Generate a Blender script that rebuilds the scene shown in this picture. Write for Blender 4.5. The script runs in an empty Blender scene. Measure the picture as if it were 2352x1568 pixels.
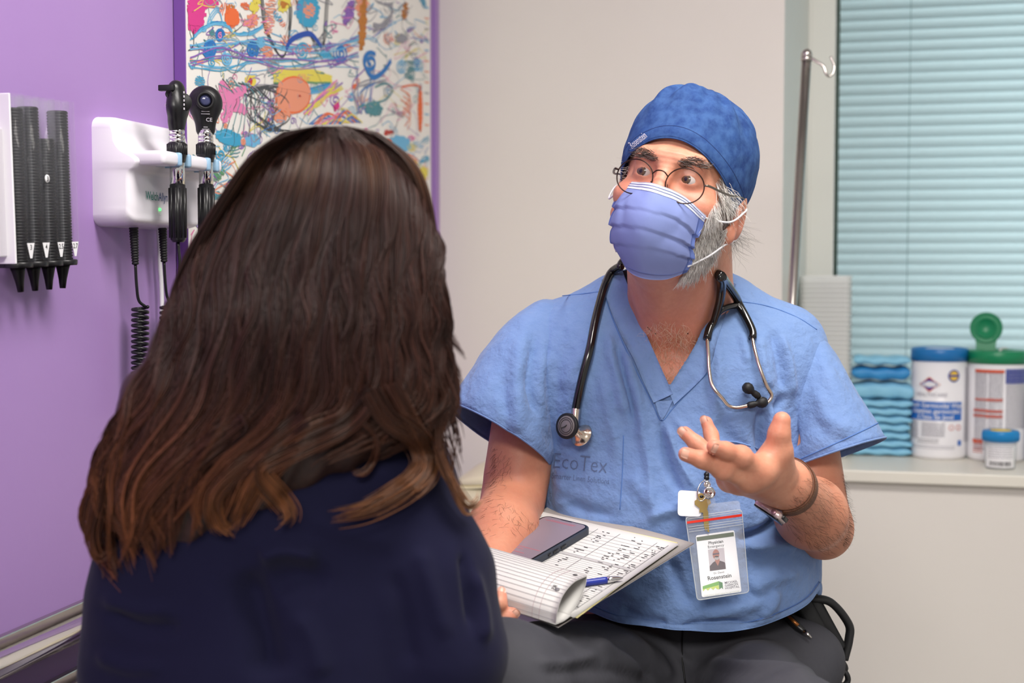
import bpy, bmesh, math, random
import numpy as np
from mathutils import Vector, Matrix
from mathutils.bvhtree import BVHTree

random.seed(7)
RNG = np.random.default_rng(11)
SC = bpy.context.scene
COL = SC.collection

# ------------------------------------------------------------------ camera
FPX = 3150.0
PITCH = math.radians(3.0)
CAM = np.array([0.0, 0.0, 1.2])
CR = np.array([1.0, 0.0, 0.0])
CF = np.array([0.0, math.cos(PITCH), -math.sin(PITCH)])
CU = np.array([0.0, math.sin(PITCH), math.cos(PITCH)])
cam_data = bpy.data.cameras.new('camera')
cam = bpy.data.objects.new('camera', cam_data)
COL.objects.link(cam)
cam.location = CAM
cam.rotation_euler = (math.pi / 2 - PITCH, 0, 0)
cam_data.sensor_width = 36.0
cam_data.lens = FPX / 2352.0 * 36.0
cam_data.clip_start = 0.02
cam_data.dof.use_dof = True
cam_data.dof.focus_distance = 1.85
cam_data.dof.aperture_fstop = 4.2
SC.camera = cam

# ------------------------------------------------------------------ room frame (corner of the purple wall and the window wall)
TH = math.atan((1946 - 1176) / FPX)
E1 = np.array([math.cos(TH), -math.sin(TH), 0.0])      # along the window wall, to the right
E2 = np.array([-math.sin(TH), -math.cos(TH), 0.0])     # out of the window wall, along the purple wall
EZ = np.array([0.0, 0.0, 1.0])
C0 = np.array([-0.18457, 3.40466, 0.0])

def P(x, y, d):
    return CAM + d * CF + (x - 1176) / FPX * d * CR - (y - 784) / FPX * d * CU
def RM(a, s, z):
    return C0 + a * E1 + s * E2 + z * EZ
def ray(x, y):
    return P(x, y, 1.0) - CAM
def hL(x, y, a=0.0):                # point at distance a from the purple wall
    o = ray(x, y); t = ((C0 - CAM) @ E1 + a) / (o @ E1); return CAM + o * t
def hB(x, y, s=0.0):                # point at distance s from the window wall
    o = ray(x, y); t = ((C0 - CAM) @ E2 + s) / (o @ E2); return CAM + o * t
def hZ(x, y, z):
    o = ray(x, y); t = (z - CAM[2]) / o[2]; return CAM + o * t
def hP(x, y, q, n):                 # point on the plane through q with normal n
    o = ray(x, y); t = ((q - CAM) @ n) / (o @ n); return CAM + o * t
def PX(q):
    q = np.asarray(q) - CAM; d = q @ CF
    return np.stack([1176 + FPX * (q @ CR) / d, 784 - FPX * (q @ CU) / d], -1)
def rmc(q):                         # world point -> (a, s, z)
    w = np.asarray(q) - C0; return float(w @ E1), float(w @ E2), float(w[2])

# ------------------------------------------------------------------ world, lamps, exposure
w = bpy.data.worlds.new('world'); SC.world = w; w.use_nodes = True
w.node_tree.nodes['Background'].inputs['Color'].default_value = (1.0, 0.97, 0.93, 1)
w.node_tree.nodes['Background'].inputs['Strength'].default_value = 0.24
def area(name, loc, target, sx, sy, power, col):
    d = bpy.data.lights.new(name, 'AREA'); d.shape = 'RECTANGLE'; d.size = sx; d.size_y = sy; d.energy = power; d.color = col
    o = bpy.data.objects.new(name, d); COL.objects.link(o); o.location = loc
    o.rotation_euler = (Vector(target) - Vector(loc)).to_track_quat('-Z', 'Y').to_euler()
    return o
area('ceiling_lamp_light', (0.55, 1.15, 2.66), (0.55, 1.15, 0), 1.15, 0.56, 23, (1.0, 0.965, 0.92))
area('ceiling_lamp_light', (-0.35, -1.30, 2.66), (-0.35, -1.30, 0), 1.15, 1.15, 50, (1.0, 0.965, 0.92))
area('daylight', RM(1.5, -0.95, 1.55), RM(1.5, 1.0, 1.55), 1.25, 1.6, 8.6, (0.93, 0.98, 1.0))
SC.view_settings.view_transform = 'Standard'
SC.view_settings.look = 'None'
SC.view_settings.exposure = 1.08
SC.view_settings.gamma = 1.0
SC.view_settings.use_curve_mapping = False
SC.cycles.use_denoising = True
SC.cycles.max_bounces = 8
SC.cycles.transparent_max_bounces = 16
SC.cycles.sample_clamp_indirect = 4.0
SC.cycles.caustics_reflective = False
SC.cycles.caustics_refractive = False

# ------------------------------------------------------------------ materials
def lin(c):
    o = []
    for v in c[:3]:
        v = v / 255.0
        o.append(v / 12.92 if v <= 0.04045 else ((v + 0.055) / 1.055) ** 2.4)
    return (o[0], o[1], o[2], 1.0)
MATS = {}
def M(name, rgb=(200, 200, 200), rough=0.5, metal=0.0, spec=0.5, noise=None, bump=None, sss=0.0, trans=0.0, alpha=1.0,
      coat=0.0, emit=None, attr=None, sheen=0.0, aniso=0.0, ior=1.45, translucent=0.0, stretch=None):
    if name in MATS: return MATS[name]
    m = bpy.data.materials.new(name); m.use_nodes = True
    nt = m.node_tree; b = nt.nodes['Principled BSDF']; I = b.inputs
    I['Base Color'].default_value = lin(rgb); I['Roughness'].default_value = rough; I['Metallic'].default_value = metal
    I['Specular IOR Level'].default_value = spec; I['IOR'].default_value = ior
    I['Transmission Weight'].default_value = trans; I['Alpha'].default_value = alpha; I['Coat Weight'].default_value = coat
    I['Sheen Weight'].default_value = sheen; I['Anisotropic'].default_value = aniso
    if sss:
        I['Subsurface Weight'].default_value = sss; I['Subsurface Radius'].default_value = (1.0, 0.35, 0.2); I['Subsurface Scale'].default_value = 0.006
    if emit:
        I['Emission Color'].default_value = lin(emit[0]); I['Emission Strength'].default_value = emit[1]
    tc = nt.nodes.new('ShaderNodeTexCoord'); vec = tc.outputs['Object']
    if stretch:
        mp = nt.nodes.new('ShaderNodeMapping'); mp.inputs['Scale'].default_value = stretch
        nt.links.new(vec, mp.inputs['Vector']); vec = mp.outputs['Vector']
    base = None
    if attr:
        a = nt.nodes.new('ShaderNodeAttribute'); a.attribute_name = attr; base = a.outputs['Color']
    if noise:
        for (sc_, amt, other) in (noise if isinstance(noise, list) else [noise]):
            n = nt.nodes.new('ShaderNodeTexNoise'); n.inputs['Scale'].default_value = sc_; n.inputs['Detail'].default_value = 5
            n.inputs['Roughness'].default_value = 0.62
            nt.links.new(vec, n.inputs['Vector'])
            r = nt.nodes.new('ShaderNodeMapRange'); r.inputs['From Min'].default_value = 0.36; r.inputs['From Max'].default_value = 0.64
            r.inputs['To Min'].default_value = 0; r.inputs['To Max'].default_value = amt
            nt.links.new(n.outputs['Fac'], r.inputs['Value'])
            mx = nt.nodes.new('ShaderNodeMix'); mx.data_type = 'RGBA'
            nt.links.new(r.outputs['Result'], mx.inputs['Factor'])
            if base is not None: nt.links.new(base, mx.inputs['A'])
            else: mx.inputs['A'].default_value = lin(rgb)
            mx.inputs['B'].default_value = lin(other)
            base = mx.outputs['Result']
    if base is not None: nt.links.new(base, I['Base Color'])
    if bump:
        prev = None
        for (sc_, st) in (bump if isinstance(bump, list) else [bump]):
            n = nt.nodes.new('ShaderNodeTexNoise'); n.inputs['Scale'].default_value = sc_; n.inputs['Detail'].default_value = 4
            nt.links.new(vec, n.inputs['Vector'])
            bp = nt.nodes.new('ShaderNodeBump'); bp.inputs['Strength'].default_value = st; bp.inputs['Distance'].default_value = 0.3 / sc_
            nt.links.new(n.outputs['Fac'], bp.inputs['Height'])
            if prev is not None: nt.links.new(prev, bp.inputs['Normal'])
            prev = bp.outputs['Normal']
        nt.links.new(prev, I['Normal'])
    if translucent:
        t = nt.nodes.new('ShaderNodeBsdfTranslucent'); t.inputs['Color'].default_value = lin(rgb)
        ms = nt.nodes.new('ShaderNodeMixShader'); ms.inputs['Fac'].default_value = translucent
        nt.links.new(b.outputs['BSDF'], ms.inputs[1]); nt.links.new(t.outputs['BSDF'], ms.inputs[2])
        nt.links.new(ms.outputs['Shader'], nt.nodes['Material Output'].inputs['Surface'])
    MATS[name] = m
    return m

# ------------------------------------------------------------------ object helpers
WL = {}                              # world location of every object made here
def setp(o, label=None, cat=None, group=None, kind=None):
    if label: o['label'] = label
    if cat: o['category'] = cat
    if group: o['group'] = group
    if kind: o['kind'] = kind
    return o
def thing(name, label, cat, loc, group=None):
    o = bpy.data.objects.new(name, None); COL.objects.link(o); o.empty_display_size = 0.05
    o.location = loc; WL[o.name] = np.array(loc, float)
    return setp(o, label, cat, group)
def mesh_data(name, verts, faces, mat=None, smooth=True, colors=None):
    me = bpy.data.meshes.new(name)
    verts = np.asarray(verts, float)
    if isinstance(faces, np.ndarray):
        nf, k = faces.shape
        me.vertices.add(len(verts)); me.vertices.foreach_set('co', verts.astype(np.float32).ravel())
        me.loops.add(nf * k); me.loops.foreach_set('vertex_index', faces.astype(np.int32).ravel())
        me.polygons.add(nf); me.polygons.foreach_set('loop_start', np.arange(0, nf * k, k, dtype=np.int32))
        me.update(calc_edges=True)
    else:
        me.from_pydata(verts.tolist(), [], faces); me.update()
    if smooth: me.polygons.foreach_set('use_smooth', np.ones(len(me.polygons), bool))
    if colors is not None:
        ca = me.color_attributes.new('col', 'FLOAT_COLOR', 'POINT')
        ca.data.foreach_set('color', np.asarray(colors, np.float32).ravel())
    if mat: me.materials.append(mat)
    return me
def mk(name, verts, faces, mat, parent=None, smooth=True, colors=None, sharp=None, **tags):
    verts = np.asarray(verts, float)
    loc = np.zeros(3)
    if parent is None:
        lo, hi = verts.min(0), verts.max(0); loc = np.array([(lo[0] + hi[0]) / 2, (lo[1] + hi[1]) / 2, lo[2]])
    me = mesh_data(name, verts - loc, faces, mat, smooth, colors)
    if sharp is not None:
        try: me.set_sharp_from_angle(angle=math.radians(sharp))
        except Exception: pass
    o = bpy.data.objects.new(name, me); COL.objects.link(o)
    if parent is not None:
        o.parent = parent; o.location = -WL[parent.name]; WL[o.name] = np.zeros(3)
    else:
        o.location = loc; WL[o.name] = loc
    return setp(o, **tags)
class MB:
    """collects several shapes that belong to one part"""
    def __init__(s): s.v = []; s.f = []; s.n = 0; s.c = []
    def add(s, vf, col=None):
        v, f = vf; v = np.asarray(v, float)
        s.v.append(v); s.f += [tuple(int(i) + s.n for i in q) for q in f]; s.n += len(v)
        if col is not None: s.c.append(np.tile(np.asarray(col, float), (len(v), 1)))
        return s
    def mk(s, name, mat, parent=None, smooth=True, **k):
        return mk(name, np.concatenate(s.v), s.f, mat, parent, smooth, colors=np.concatenate(s.c) if s.c else None, **k)
def box(c, ax, half, bev=0.0, seg=2):
    """box at c with unit axes ax (3 rows) and half sizes, bevelled"""
    bm = bmesh.new(); bmesh.ops.create_cube(bm, size=2.0)
    for v in bm.verts: v.co = Vector((v.co.x * half[0], v.co.y * half[1], v.co.z * half[2]))
    if bev > 0: bmesh.ops.bevel(bm, geom=list(bm.edges), offset=bev, segments=seg, profile=0.5, affect='EDGES')
    bm.verts.index_update()
    ax = np.asarray(ax, float)
    v = np.array([list(x.co) for x in bm.verts]) @ ax + np.asarray(c)
    f = [[x.index for x in q.verts] for q in bm.faces]
    bm.free(); return v, f
WAX = np.stack([E1, E2, EZ])          # room axes
def frame_of(d, hint=(0, 0, 1)):
    d = np.asarray(d, float); d = d / np.linalg.norm(d)
    h = np.asarray(hint, float)
    if abs(h @ d) > 0.95: h = np.array([1.0, 0, 0]) if abs(d[0]) < 0.9 else np.array([0, 1.0, 0])
    x = np.cross(h, d); x /= np.linalg.norm(x); y = np.cross(d, x)
    return x, y, d
def lathe(prof, o, axis=(0, 0, 1), segs=32, hint=(0, 0, 1), sx=1.0, sy=1.0):
    """prof: list of (r, h) along axis from o"""
    x, y, d = frame_of(axis, hint); o = np.asarray(o, float)
    t = np.linspace(0, 2 * math.pi, segs, endpoint=False)
    V = []; F = []
    for r, h in prof:
        V.append(o + d * h + r * (np.cos(t)[:, None] * x * sx + np.sin(t)[:, None] * y * sy))
    n = len(prof)
    for i in range(n - 1):
        for j in range(segs):
            k = (j + 1) % segs
            F.append((i * segs + j, i * segs + k, (i + 1) * segs + k, (i + 1) * segs + j))
    if prof[0][0] > 1e-6: F.append(tuple(range(segs))[::-1])
    if prof[-1][0] > 1e-6: F.append(tuple(range((n - 1) * segs, n * segs)))
    return np.concatenate(V), F
def crom(pts, n=8, closed=False):
    p = np.asarray(pts, float); N = len(p)
    if N < 3: return np.linspace(p[0], p[-1], n + 1)
    q = np.concatenate([p[-1:], p, p[:2]]) if closed else np.concatenate([2 * p[:1] - p[1:2], p, 2 * p[-1:] - p[-2:-1]])
    out = []
    for i in range(N if closed else N - 1):
        a, b, c, d = q[i], q[i + 1], q[i + 2], q[i + 3]
        for t in np.arange(n) / n:
            out.append(0.5 * (2 * b + (c - a) * t + (2 * a - 5 * b + 4 * c - d) * t * t + (3 * b - a - 3 * c + d) * t ** 3))
    if not closed: out.append(p[-1])
    return np.array(out)
def tube(pts, r, segs=10, closed=False, caps=True, flat=None):
    """tube along pts; r scalar or list; flat = (normal, factor) squashes the section"""
    p = np.asarray(pts, float); n = len(p)
    r = np.full(n, r, float) if np.isscalar(r) else np.interp(np.linspace(0, 1, n), np.linspace(0, 1, len(r)), r)
    tan = np.gradient(p, axis=0)
    if closed: tan = np.roll(p, -1, 0) - np.roll(p, 1, 0)
    tan /= np.linalg.norm(tan, axis=1)[:, None] + 1e-12
    x, y, _ = frame_of(tan[0]); V = []
    t = np.linspace(0, 2 * math.pi, segs, endpoint=False)
    for i in range(n):
        x = x - tan[i] * (x @ tan[i]); x /= np.linalg.norm(x) + 1e-12; y = np.cross(tan[i], x)
        ring = r[i] * (np.cos(t)[:, None] * x + np.sin(t)[:, None] * y)
        if flat is not None:
            nn = np.asarray(flat[0], float); ring = ring + (ring @ nn)[:, None] * nn * (flat[1] - 1)
        V.append(p[i] + ring)
    F = []
    for i in range(n if closed else n - 1):
        i2 = (i + 1) % n
        for j in range(segs):
            k = (j + 1) % segs
            F.append((i * segs + j, i * segs + k, i2 * segs + k, i2 * segs + j))
    if caps and not closed:
        F.append(tuple(range(segs))[::-1]); F.append(tuple(range((n - 1) * segs, n * segs)))
    return np.concatenate(V), F
def grid(A, closed_u=False, closed_v=False):
    """A: (nu, nv, 3) array -> verts, quads"""
    nu, nv = A.shape[:2]
    I = np.arange(nu * nv).reshape(nu, nv)
    if closed_u: I = np.concatenate([I, I[:1]], 0)
    if closed_v: I = np.concatenate([I, I[:, :1]], 1)
    F = np.stack([I[:-1, :-1], I[1:, :-1], I[1:, 1:], I[:-1, 1:]], -1).reshape(-1, 4)
    return A.reshape(-1, 3), F
def shell(A, th):
    """sheet (nu,nv,3) given a thickness along its normals; closed all round"""
    du = np.gradient(A, axis=0); dv = np.gradient(A, axis=1)
    n = np.cross(du, dv); n /= np.linalg.norm(n, axis=-1, keepdims=True) + 1e-12
    B = A - n * th
    nu, nv = A.shape[:2]
    v1, f1 = grid(A); v2, f2 = grid(B)
    off = nu * nv
    I = np.arange(off).reshape(nu, nv)
    loop = list(I[0, :]) + list(I[1:, -1]) + list(I[-1, -2::-1]) + list(I[-2:0:-1, 0])
    rim = [(loop[i], loop[i] + off, loop[(i + 1) % len(loop)] + off, loop[(i + 1) % len(loop)]) for i in range(len(loop))]
    return np.concatenate([v1, v2]), np.concatenate([f1, f2[:, ::-1] + off, np.array(rim)])
def prism(poly, o, x, y, n, th):
    """flat outline (2d list) in the plane o,x,y extruded by th along n"""
    p = np.asarray(poly, float); k = len(p)
    a = o + p[:, :1] * x + p[:, 1:] * y
    v = np.concatenate([a, a + n * th])
    f = [tuple(range(k))[::-1], tuple(range(k, 2 * k))] + [(i, (i + 1) % k, (i + 1) % k + k, i + k) for i in range(k)]
    return v, f
def rrect(w, h, r, seg=5, c=(0, 0)):
    out = []
    for cx, cy, a0 in ((w / 2 - r, h / 2 - r, 0), (-w / 2 + r, h / 2 - r, 90), (-w / 2 + r, -h / 2 + r, 180), (w / 2 - r, -h / 2 + r, 270)):
        for i in range(seg + 1):
            t = math.radians(a0 + 90 * i / seg); out.append((c[0] + cx + r * math.cos(t), c[1] + cy + r * math.sin(t)))
    return out
_T = {}
def text2d(s, size=1.0, bold=0.0, align='CENTER', squeeze=1.0):
    """flat lettering -> (verts2d, faces), centred on its height"""
    key = (s, bold)
    if key not in _T:
        cu = bpy.data.curves.new('t', 'FONT'); cu.body = s; cu.size = 1.0; cu.offset = bold; cu.resolution_u = 2; cu.fill_mode = 'FRONT'
        o = bpy.data.objects.new('t', cu); COL.objects.link(o)
        dg = bpy.context.evaluated_depsgraph_get(); me = o.evaluated_get(dg).to_mesh()
        v = np.array([list(q.co)[:2] for q in me.vertices]); f = [tuple(q.vertices) for q in me.polygons]
        o.evaluated_get(dg).to_mesh_clear()
        bpy.data.objects.remove(o); bpy.data.curves.remove(cu); _T[key] = (v, f)
    v, f = _T[key]; v = v.copy()
    w_ = v[:, 0].max()
    if align == 'CENTER': v[:, 0] -= (v[:, 0].min() + w_) / 2
    elif align == 'RIGHT': v[:, 0] -= w_
    v[:, 1] -= 0.35
    v *= size; v[:, 0] *= squeeze
    return v, f
def text3d(s, size, o, x, y, bold=0.0, align='CENTER', squeeze=1.0):
    v, f = text2d(s, size, bold, align, squeeze)
    return o + v[:, :1] * x + v[:, 1:] * y, f
# ================================================================== the room
m_white = M('white_wall_paint', (226, 221, 214), 0.6, noise=(2.2, 0.10, (205, 197, 188)), bump=(160, 0.06))
m_purple = M('purple_wall_paint', (168, 134, 194), 0.42, noise=[(1.6, 0.3, (156, 120, 186)), (9, 0.12, (168, 134, 196))], bump=(120, 0.05))
m_floor = M('floor_vinyl', (150, 148, 145), 0.35, noise=(14, 0.3, (132, 130, 128)))
m_ceil = M('ceiling_paint', (232, 230, 225), 0.8, noise=(30, 0.2, (218, 216, 210)))
m_trim = M('sill_laminate', (228, 224, 212), 0.35, noise=(6, 0.12, (214, 208, 192)))
m_frame = M('window_frame_paint', (224, 224, 218), 0.4, noise=(4, 0.1, (210, 210, 202)))
m_steel = M('brushed_steel', (196, 190, 184), 0.22, 1.0, noise=(40, 0.2, (170, 165, 160)))
m_chrome = M('chrome', (225, 224, 222), 0.07, 1.0)
m_black = M('black_plastic', (22, 22, 24), 0.32, noise=(60, 0.2, (30, 30, 32)))
m_blackm = M('matt_black_rubber', (18, 18, 20), 0.55, bump=(300, 0.1))
m_wplast = M('white_plastic', (236, 235, 238), 0.28, noise=(8, 0.06, (222, 222, 226)))

def room_box(name, a0, a1, s0, s1, z0, z1, mat, parent=None, bev=0.0, **k):
    v, f = box(RM((a0 + a1) / 2, (s0 + s1) / 2, (z0 + z1) / 2), WAX, ((a1 - a0) / 2, (s1 - s0) / 2, (z1 - z0) / 2), bev)
    return mk(name, v, f, mat, parent, smooth=False, **k)

ZC = 2.7
room_box('wall_left', -0.12, 0.0, -0.12, 3.6, 0, ZC, m_purple, kind='structure', label='purple painted wall with instruments mounted on it')
room_box('floor', -0.12, 3.6, -0.6, 6.0, -0.06, 0.0, m_floor, kind='structure', label='grey vinyl floor of the exam room')
room_box('ceiling', -0.12, 3.6, -0.3, 6.0, ZC, ZC + 0.06, m_ceil, kind='structure', label='white ceiling of the exam room')
# window wall: four pieces around the opening, one mesh
SF, SB = -0.40, -0.425                                   # front of the frame, plane of the blind
WA0, WA1, WZ0, WZ1 = 0.839, 2.15, 0.712, 2.35
aF0 = rmc(hB(1857, 300, SF))[0]; aF1 = rmc(hB(1917, 300, SF))[0]
mb = MB()
for a0, a1, z0, z1 in ((-0.0, WA0, 0, ZC), (WA1, 3.6, 0, ZC), (WA0, WA1, 0, WZ0), (WA0, WA1, WZ1, ZC)):
    mb.add(box(RM((a0 + a1) / 2, -0.25, (z0 + z1) / 2), WAX, ((a1 - a0) / 2, 0.25, (z1 - z0) / 2)))
mb.mk('wall_back', m_white, smooth=False, kind='structure', label='off-white painted wall with the window behind the doctor')
room_box('trim_1', 0.0, 0.006, 0.0, 0.03, 0.1, ZC, m_purple, kind='structure', label='thin purple strip in the corner of the room')
# ---- window: splayed reveal, frame, glass, sill
win = bpy.data.objects.new('window_1', None); COL.objects.link(win); win.location = RM(1.4, -0.3, WZ0); WL['window_1'] = np.array(RM(1.4, -0.3, WZ0))
setp(win, 'white framed window with a shut pale teal blind', None, None, 'structure')
v, f = prism([(0, 0), (0, SF), (aF0 - WA0, SF)], RM(WA0, 0.0, WZ0), E1, E2, EZ, WZ1 - WZ0)
mk('reveal', v, f, m_frame, win, smooth=False)
zm = (WZ0 + WZ1) / 2; zh_ = (WZ1 - WZ0) / 2
v, f = box(RM((WA0 + aF1) / 2, SF - 0.05, zm), WAX, ((aF1 - WA0) / 2, 0.05, zh_), 0.003); mk('window_frame', v, f, m_frame, win, smooth=False)
v, f = box(RM(aF0 + 0.002, SF + 0.003, zm), WAX, (0.004, 0.005, zh_), 0.001); mk('frame_bead', v, f, m_frame, win, smooth=False)
v, f = box(RM(1.5, SF - 0.05, WZ1 - 0.03), WAX, (0.65, 0.05, 0.03), 0.004); mk('window_frame', v, f, m_frame, win, smooth=False)
v, f = box(RM(2.12, SF - 0.05, zm), WAX, (0.03, 0.05, zh_), 0.004); mk('window_frame', v, f, m_frame, win, smooth=False)
m_glass = M('window_glass', (190, 226, 218), 0.03, alpha=0.10)
v, f = box(RM(1.55, SF - 0.075, zm), WAX, (0.58, 0.003, zh_ - 0.02)); mk('glass_pane', v, f, m_glass, win, smooth=False)
SILL = 0.7385
v, f = box(RM(1.5, (0.025 + SF) / 2, SILL - 0.0135), WAX, (0.72, (0.025 - SF) / 2, 0.0135), 0.003); mk('window_sill', v, f, m_trim, win, smooth=False)
# ---- blind
m_slat = M('blind_slat', (217, 229, 231), 0.45, translucent=0.7)
m_dkgreen = M('dark_gap_green', (16, 52, 38), 0.5)
bl = thing('venetian_blind', 'shut pale teal venetian blind hanging in the window', 'blind', RM(1.5, SB, SILL))
sa0, sa1 = aF1 + 0.010, 2.085
PITCH_S = 0.0272
t = np.linspace(-1, 1, 9)
prof = np.stack([0.0040 * (1 - t ** 2) - 0.0062 * t, 0.0195 * t], 1)          # (s, z) curved section
A = np.array([[(sa1 - sa0) / 2 * k * E1 + p_[0] * E2 + p_[1] * EZ for p_ in prof] for k in (-1, 1)])
v, f = shell(A, 0.0007)
slat_me = mesh_data('slat', v, f, m_slat)
nsl = 57
for i in range(nsl):
    o = bpy.data.objects.new('slat', slat_me); COL.objects.link(o); o.parent = bl
    o.location = RM((sa0 + sa1) / 2, SB, SILL + 0.032 + i * PITCH_S) - WL[bl.name]; WL[o.name] = np.zeros(3)
m_cord = M('blind_cord', (150, 176, 178), 0.6)
for px_ in (2087, 2520):
    a_ = rmc(hB(px_, 400, SB + 0.008))[0]
    v, f = tube([RM(a_, SB + 0.0085, SILL + 0.03), RM(a_, SB + 0.0085, 2.3)], 0.0009, 6)
    mk('ladder_cord', v, f, m_cord, bl)
v, f = box(RM((sa0 + sa1) / 2, SB, SILL + 0.010), WAX, ((sa1 - sa0) / 2, 0.012, 0.0095), 0.003); mk('bottom_rail', v, f, m_slat, bl)
v, f = box(RM((sa0 + sa1) / 2, SB, 2.305), WAX, ((sa1 - sa0) / 2, 0.02, 0.02), 0.003); mk('head_rail', v, f, m_frame, bl)
v, f = box(RM(aF1 + 0.0055, SB + 0.013, (SILL + 2.3) / 2), WAX, (0.005, 0.006, (2.3 - SILL) / 2)); mk('dark_gap_strip', v, f, m_dkgreen, bl, smooth=False, label='dark green strip added for the dark gap beside the blind')  # added strip that stands in for the dark gap between blind and frame

# ---- ceiling lamps (out of the frame, they give the room its light)
m_lampw = M('lamp_diffuser', (250, 248, 240), 0.5, emit=((255, 244, 228), 1.2))
for (x, y, lx, ly, lab) in ((0.55, 1.15, 0.6, 0.3, 'flat ceiling lamp panel above the doctor'), (-0.35, -1.3, 0.6, 0.6, 'square ceiling lamp panel behind the camera')):
    cl = thing('ceiling_lamp', lab, 'lamp', (x, y, ZC - 0.04))
    v, f = box((x, y, ZC - 0.017), np.eye(3), (lx + 0.02, ly + 0.02, 0.017), 0.003); mk('lamp_frame', v, f, m_wplast, cl, smooth=False)
    v, f = box((x, y, ZC - 0.0355), np.eye(3), (lx - 0.01, ly - 0.01, 0.002)); mk('diffuser', v, f, m_lampw, cl, smooth=False)

# ---- steel rails along the purple wall
def wall_rail(y_px0, y_px1, lab):
    p0, p1 = hL(0, y_px0), hL(0, y_px1); z = (p0[2] + p1[2]) / 2
    r = thing('wall_rail', lab, 'rail', RM(0.03, 1.9, z))
    pts = [RM(0.034, s, z) for s in (3.2, 0.9)]
    v, f = tube(pts, 0.0165, 24); mk('rail_tube', v, f, m_chrome, r)
    v, f = box(RM(0.005, 2.05, z), WAX, (0.005, 1.15, 0.022), 0.002); mk('backing_strip', v, f, m_steel, r, smooth=False)
    for s in (3.0, 2.3, 1.6, 1.0):
        v, f = lathe([(0.018, 0), (0.018, 0.004), (0.007, 0.006), (0.007, 0.034)], RM(0, s, z - 0.0), E1, 16); mk('wall_bracket', v, f, m_steel, r)
wall_rail(1478, 1516, 'upper polished steel rail along the purple wall')
wall_rail(1640, 1678, 'lower polished steel rail along the purple wall')

# ---- children's drawing
m_board = M('drawing_paper', (238, 235, 230), 0.6, noise=(12, 0.15, (224, 220, 216)))
m_crayon = M('crayon', (255, 255, 255), 0.7, attr='col')
PA = 0.022
s_l = rmc(hL(428, 100, PA))[1]; s_r = rmc(hL(989, 100, PA))[1]
po = thing('poster', "children's crayon drawing of sea creatures on white board on the purple wall", 'poster', RM(PA / 2, (s_l + s_r) / 2, 1.02))
v, f = box(RM(PA / 2, (s_l + s_r) / 2, 1.56), WAX, (PA / 2 - 0.0012, (s_l - s_r) / 2, 0.54), 0.001); mk('backing_panel', v, f, M('shade_purple_edge', (112, 72, 148), 0.5), po, smooth=False)  # panel edge coloured darker to paint in the shade strip left of the drawing
v, f = box(RM(PA - 0.0012, (s_l + s_r) / 2, 1.56), WAX, (0.0007, (s_l - s_r) / 2 - 0.001, 0.539)); mk('paper', v, f, m_board, po, smooth=False)
CB = {'b': (44, 118, 190), 'lb': (110, 180, 220), 'db': (40, 80, 170), 'k': (70, 74, 78), 'o': (232, 110, 60), 'sal': (232, 150, 120), 'pk': (226, 130, 178), 'mg': (214, 60, 140),
      'g': (96, 150, 110), 'y': (226, 210, 90), 'pu': (140, 100, 180), 'cy': (60, 160, 200), 'br': (190, 120, 50), 'gr': (150, 150, 160), 'te': (80, 140, 150), 'rd': (200, 70, 60)}
strokes = MB(); nst = [0]
def q3(x, y): return 400 + x / 2.45, y / 2.45
def stroke(pts, c, wd=0.0022, n=5, jit=0.0):
    p = crom(pts, n) if len(pts) > 2 else np.array(pts, float)
    if jit: p = p + RNG.normal(0, jit, p.shape)
    p = p[(p[:, 1] > -60)]
    if len(p) < 2: return
    nst[0] = (nst[0] + 1) % 40
    q = np.array([hL(*q3(x, y), PA + 0.0002 + 0.00001 * nst[0]) for x, y in p])
    a, s, z = ((q - C0) @ E1), ((q - C0) @ E2), q[:, 2]
    ok = (s < s_l - 0.004) & (s > s_r + 0.012) & (z > 1.03) & (z < 2.09)
    d = np.gradient(np.stack([s, z], 1), axis=0); d /= np.linalg.norm(d, axis=1)[:, None] + 1e-9
    off = wd * 0.5 * (d[:, 1:2] * -E2 + d[:, :1] * EZ)
    V = np.stack([q + off, q - off], 1).reshape(-1, 3)
    F = [(2 * i, 2 * i + 2, 2 * i + 3, 2 * i + 1) for i in range(len(q) - 1) if ok[i] and ok[i + 1]]
    if F: strokes.add((V, F), lin(CB[c]))
def spiral(cx, cy, r, turns, c, wd=0.004, a0=0.0, sgn=1, tail=None):
    t = np.linspace(0, 1, int(10 * turns))
    pts = [(cx + r * (0.12 + 0.88 * k) * math.cos(a0 + sgn * k * turns * 2 * math.pi) * 0.8, cy + r * (0.12 + 0.88 * k) * math.sin(a0 + sgn * k * turns * 2 * math.pi)) for k in t]
    if tail: pts.append(tail)
    stroke(pts, c, wd, 3)
def hatch(cx, cy, rx, ry, c, n, ang, wd=0.0035, wob=8):
    ca, sa = math.cos(ang), math.sin(ang)
    for i in range(n):
        u = -1 + 2 * (i + 0.5) / n; l = math.sqrt(max(0, 1 - u * u))
        pts = []
        for k in np.linspace(-1, 1, 5):
            x, y = rx * k * l, ry * u
            pts.append((cx + x * ca - y * sa + random.uniform(-wob, wob), cy + x * sa + y * ca + random.uniform(-wob, wob) * 0.5))
        stroke(pts, c, wd, 3)
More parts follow.
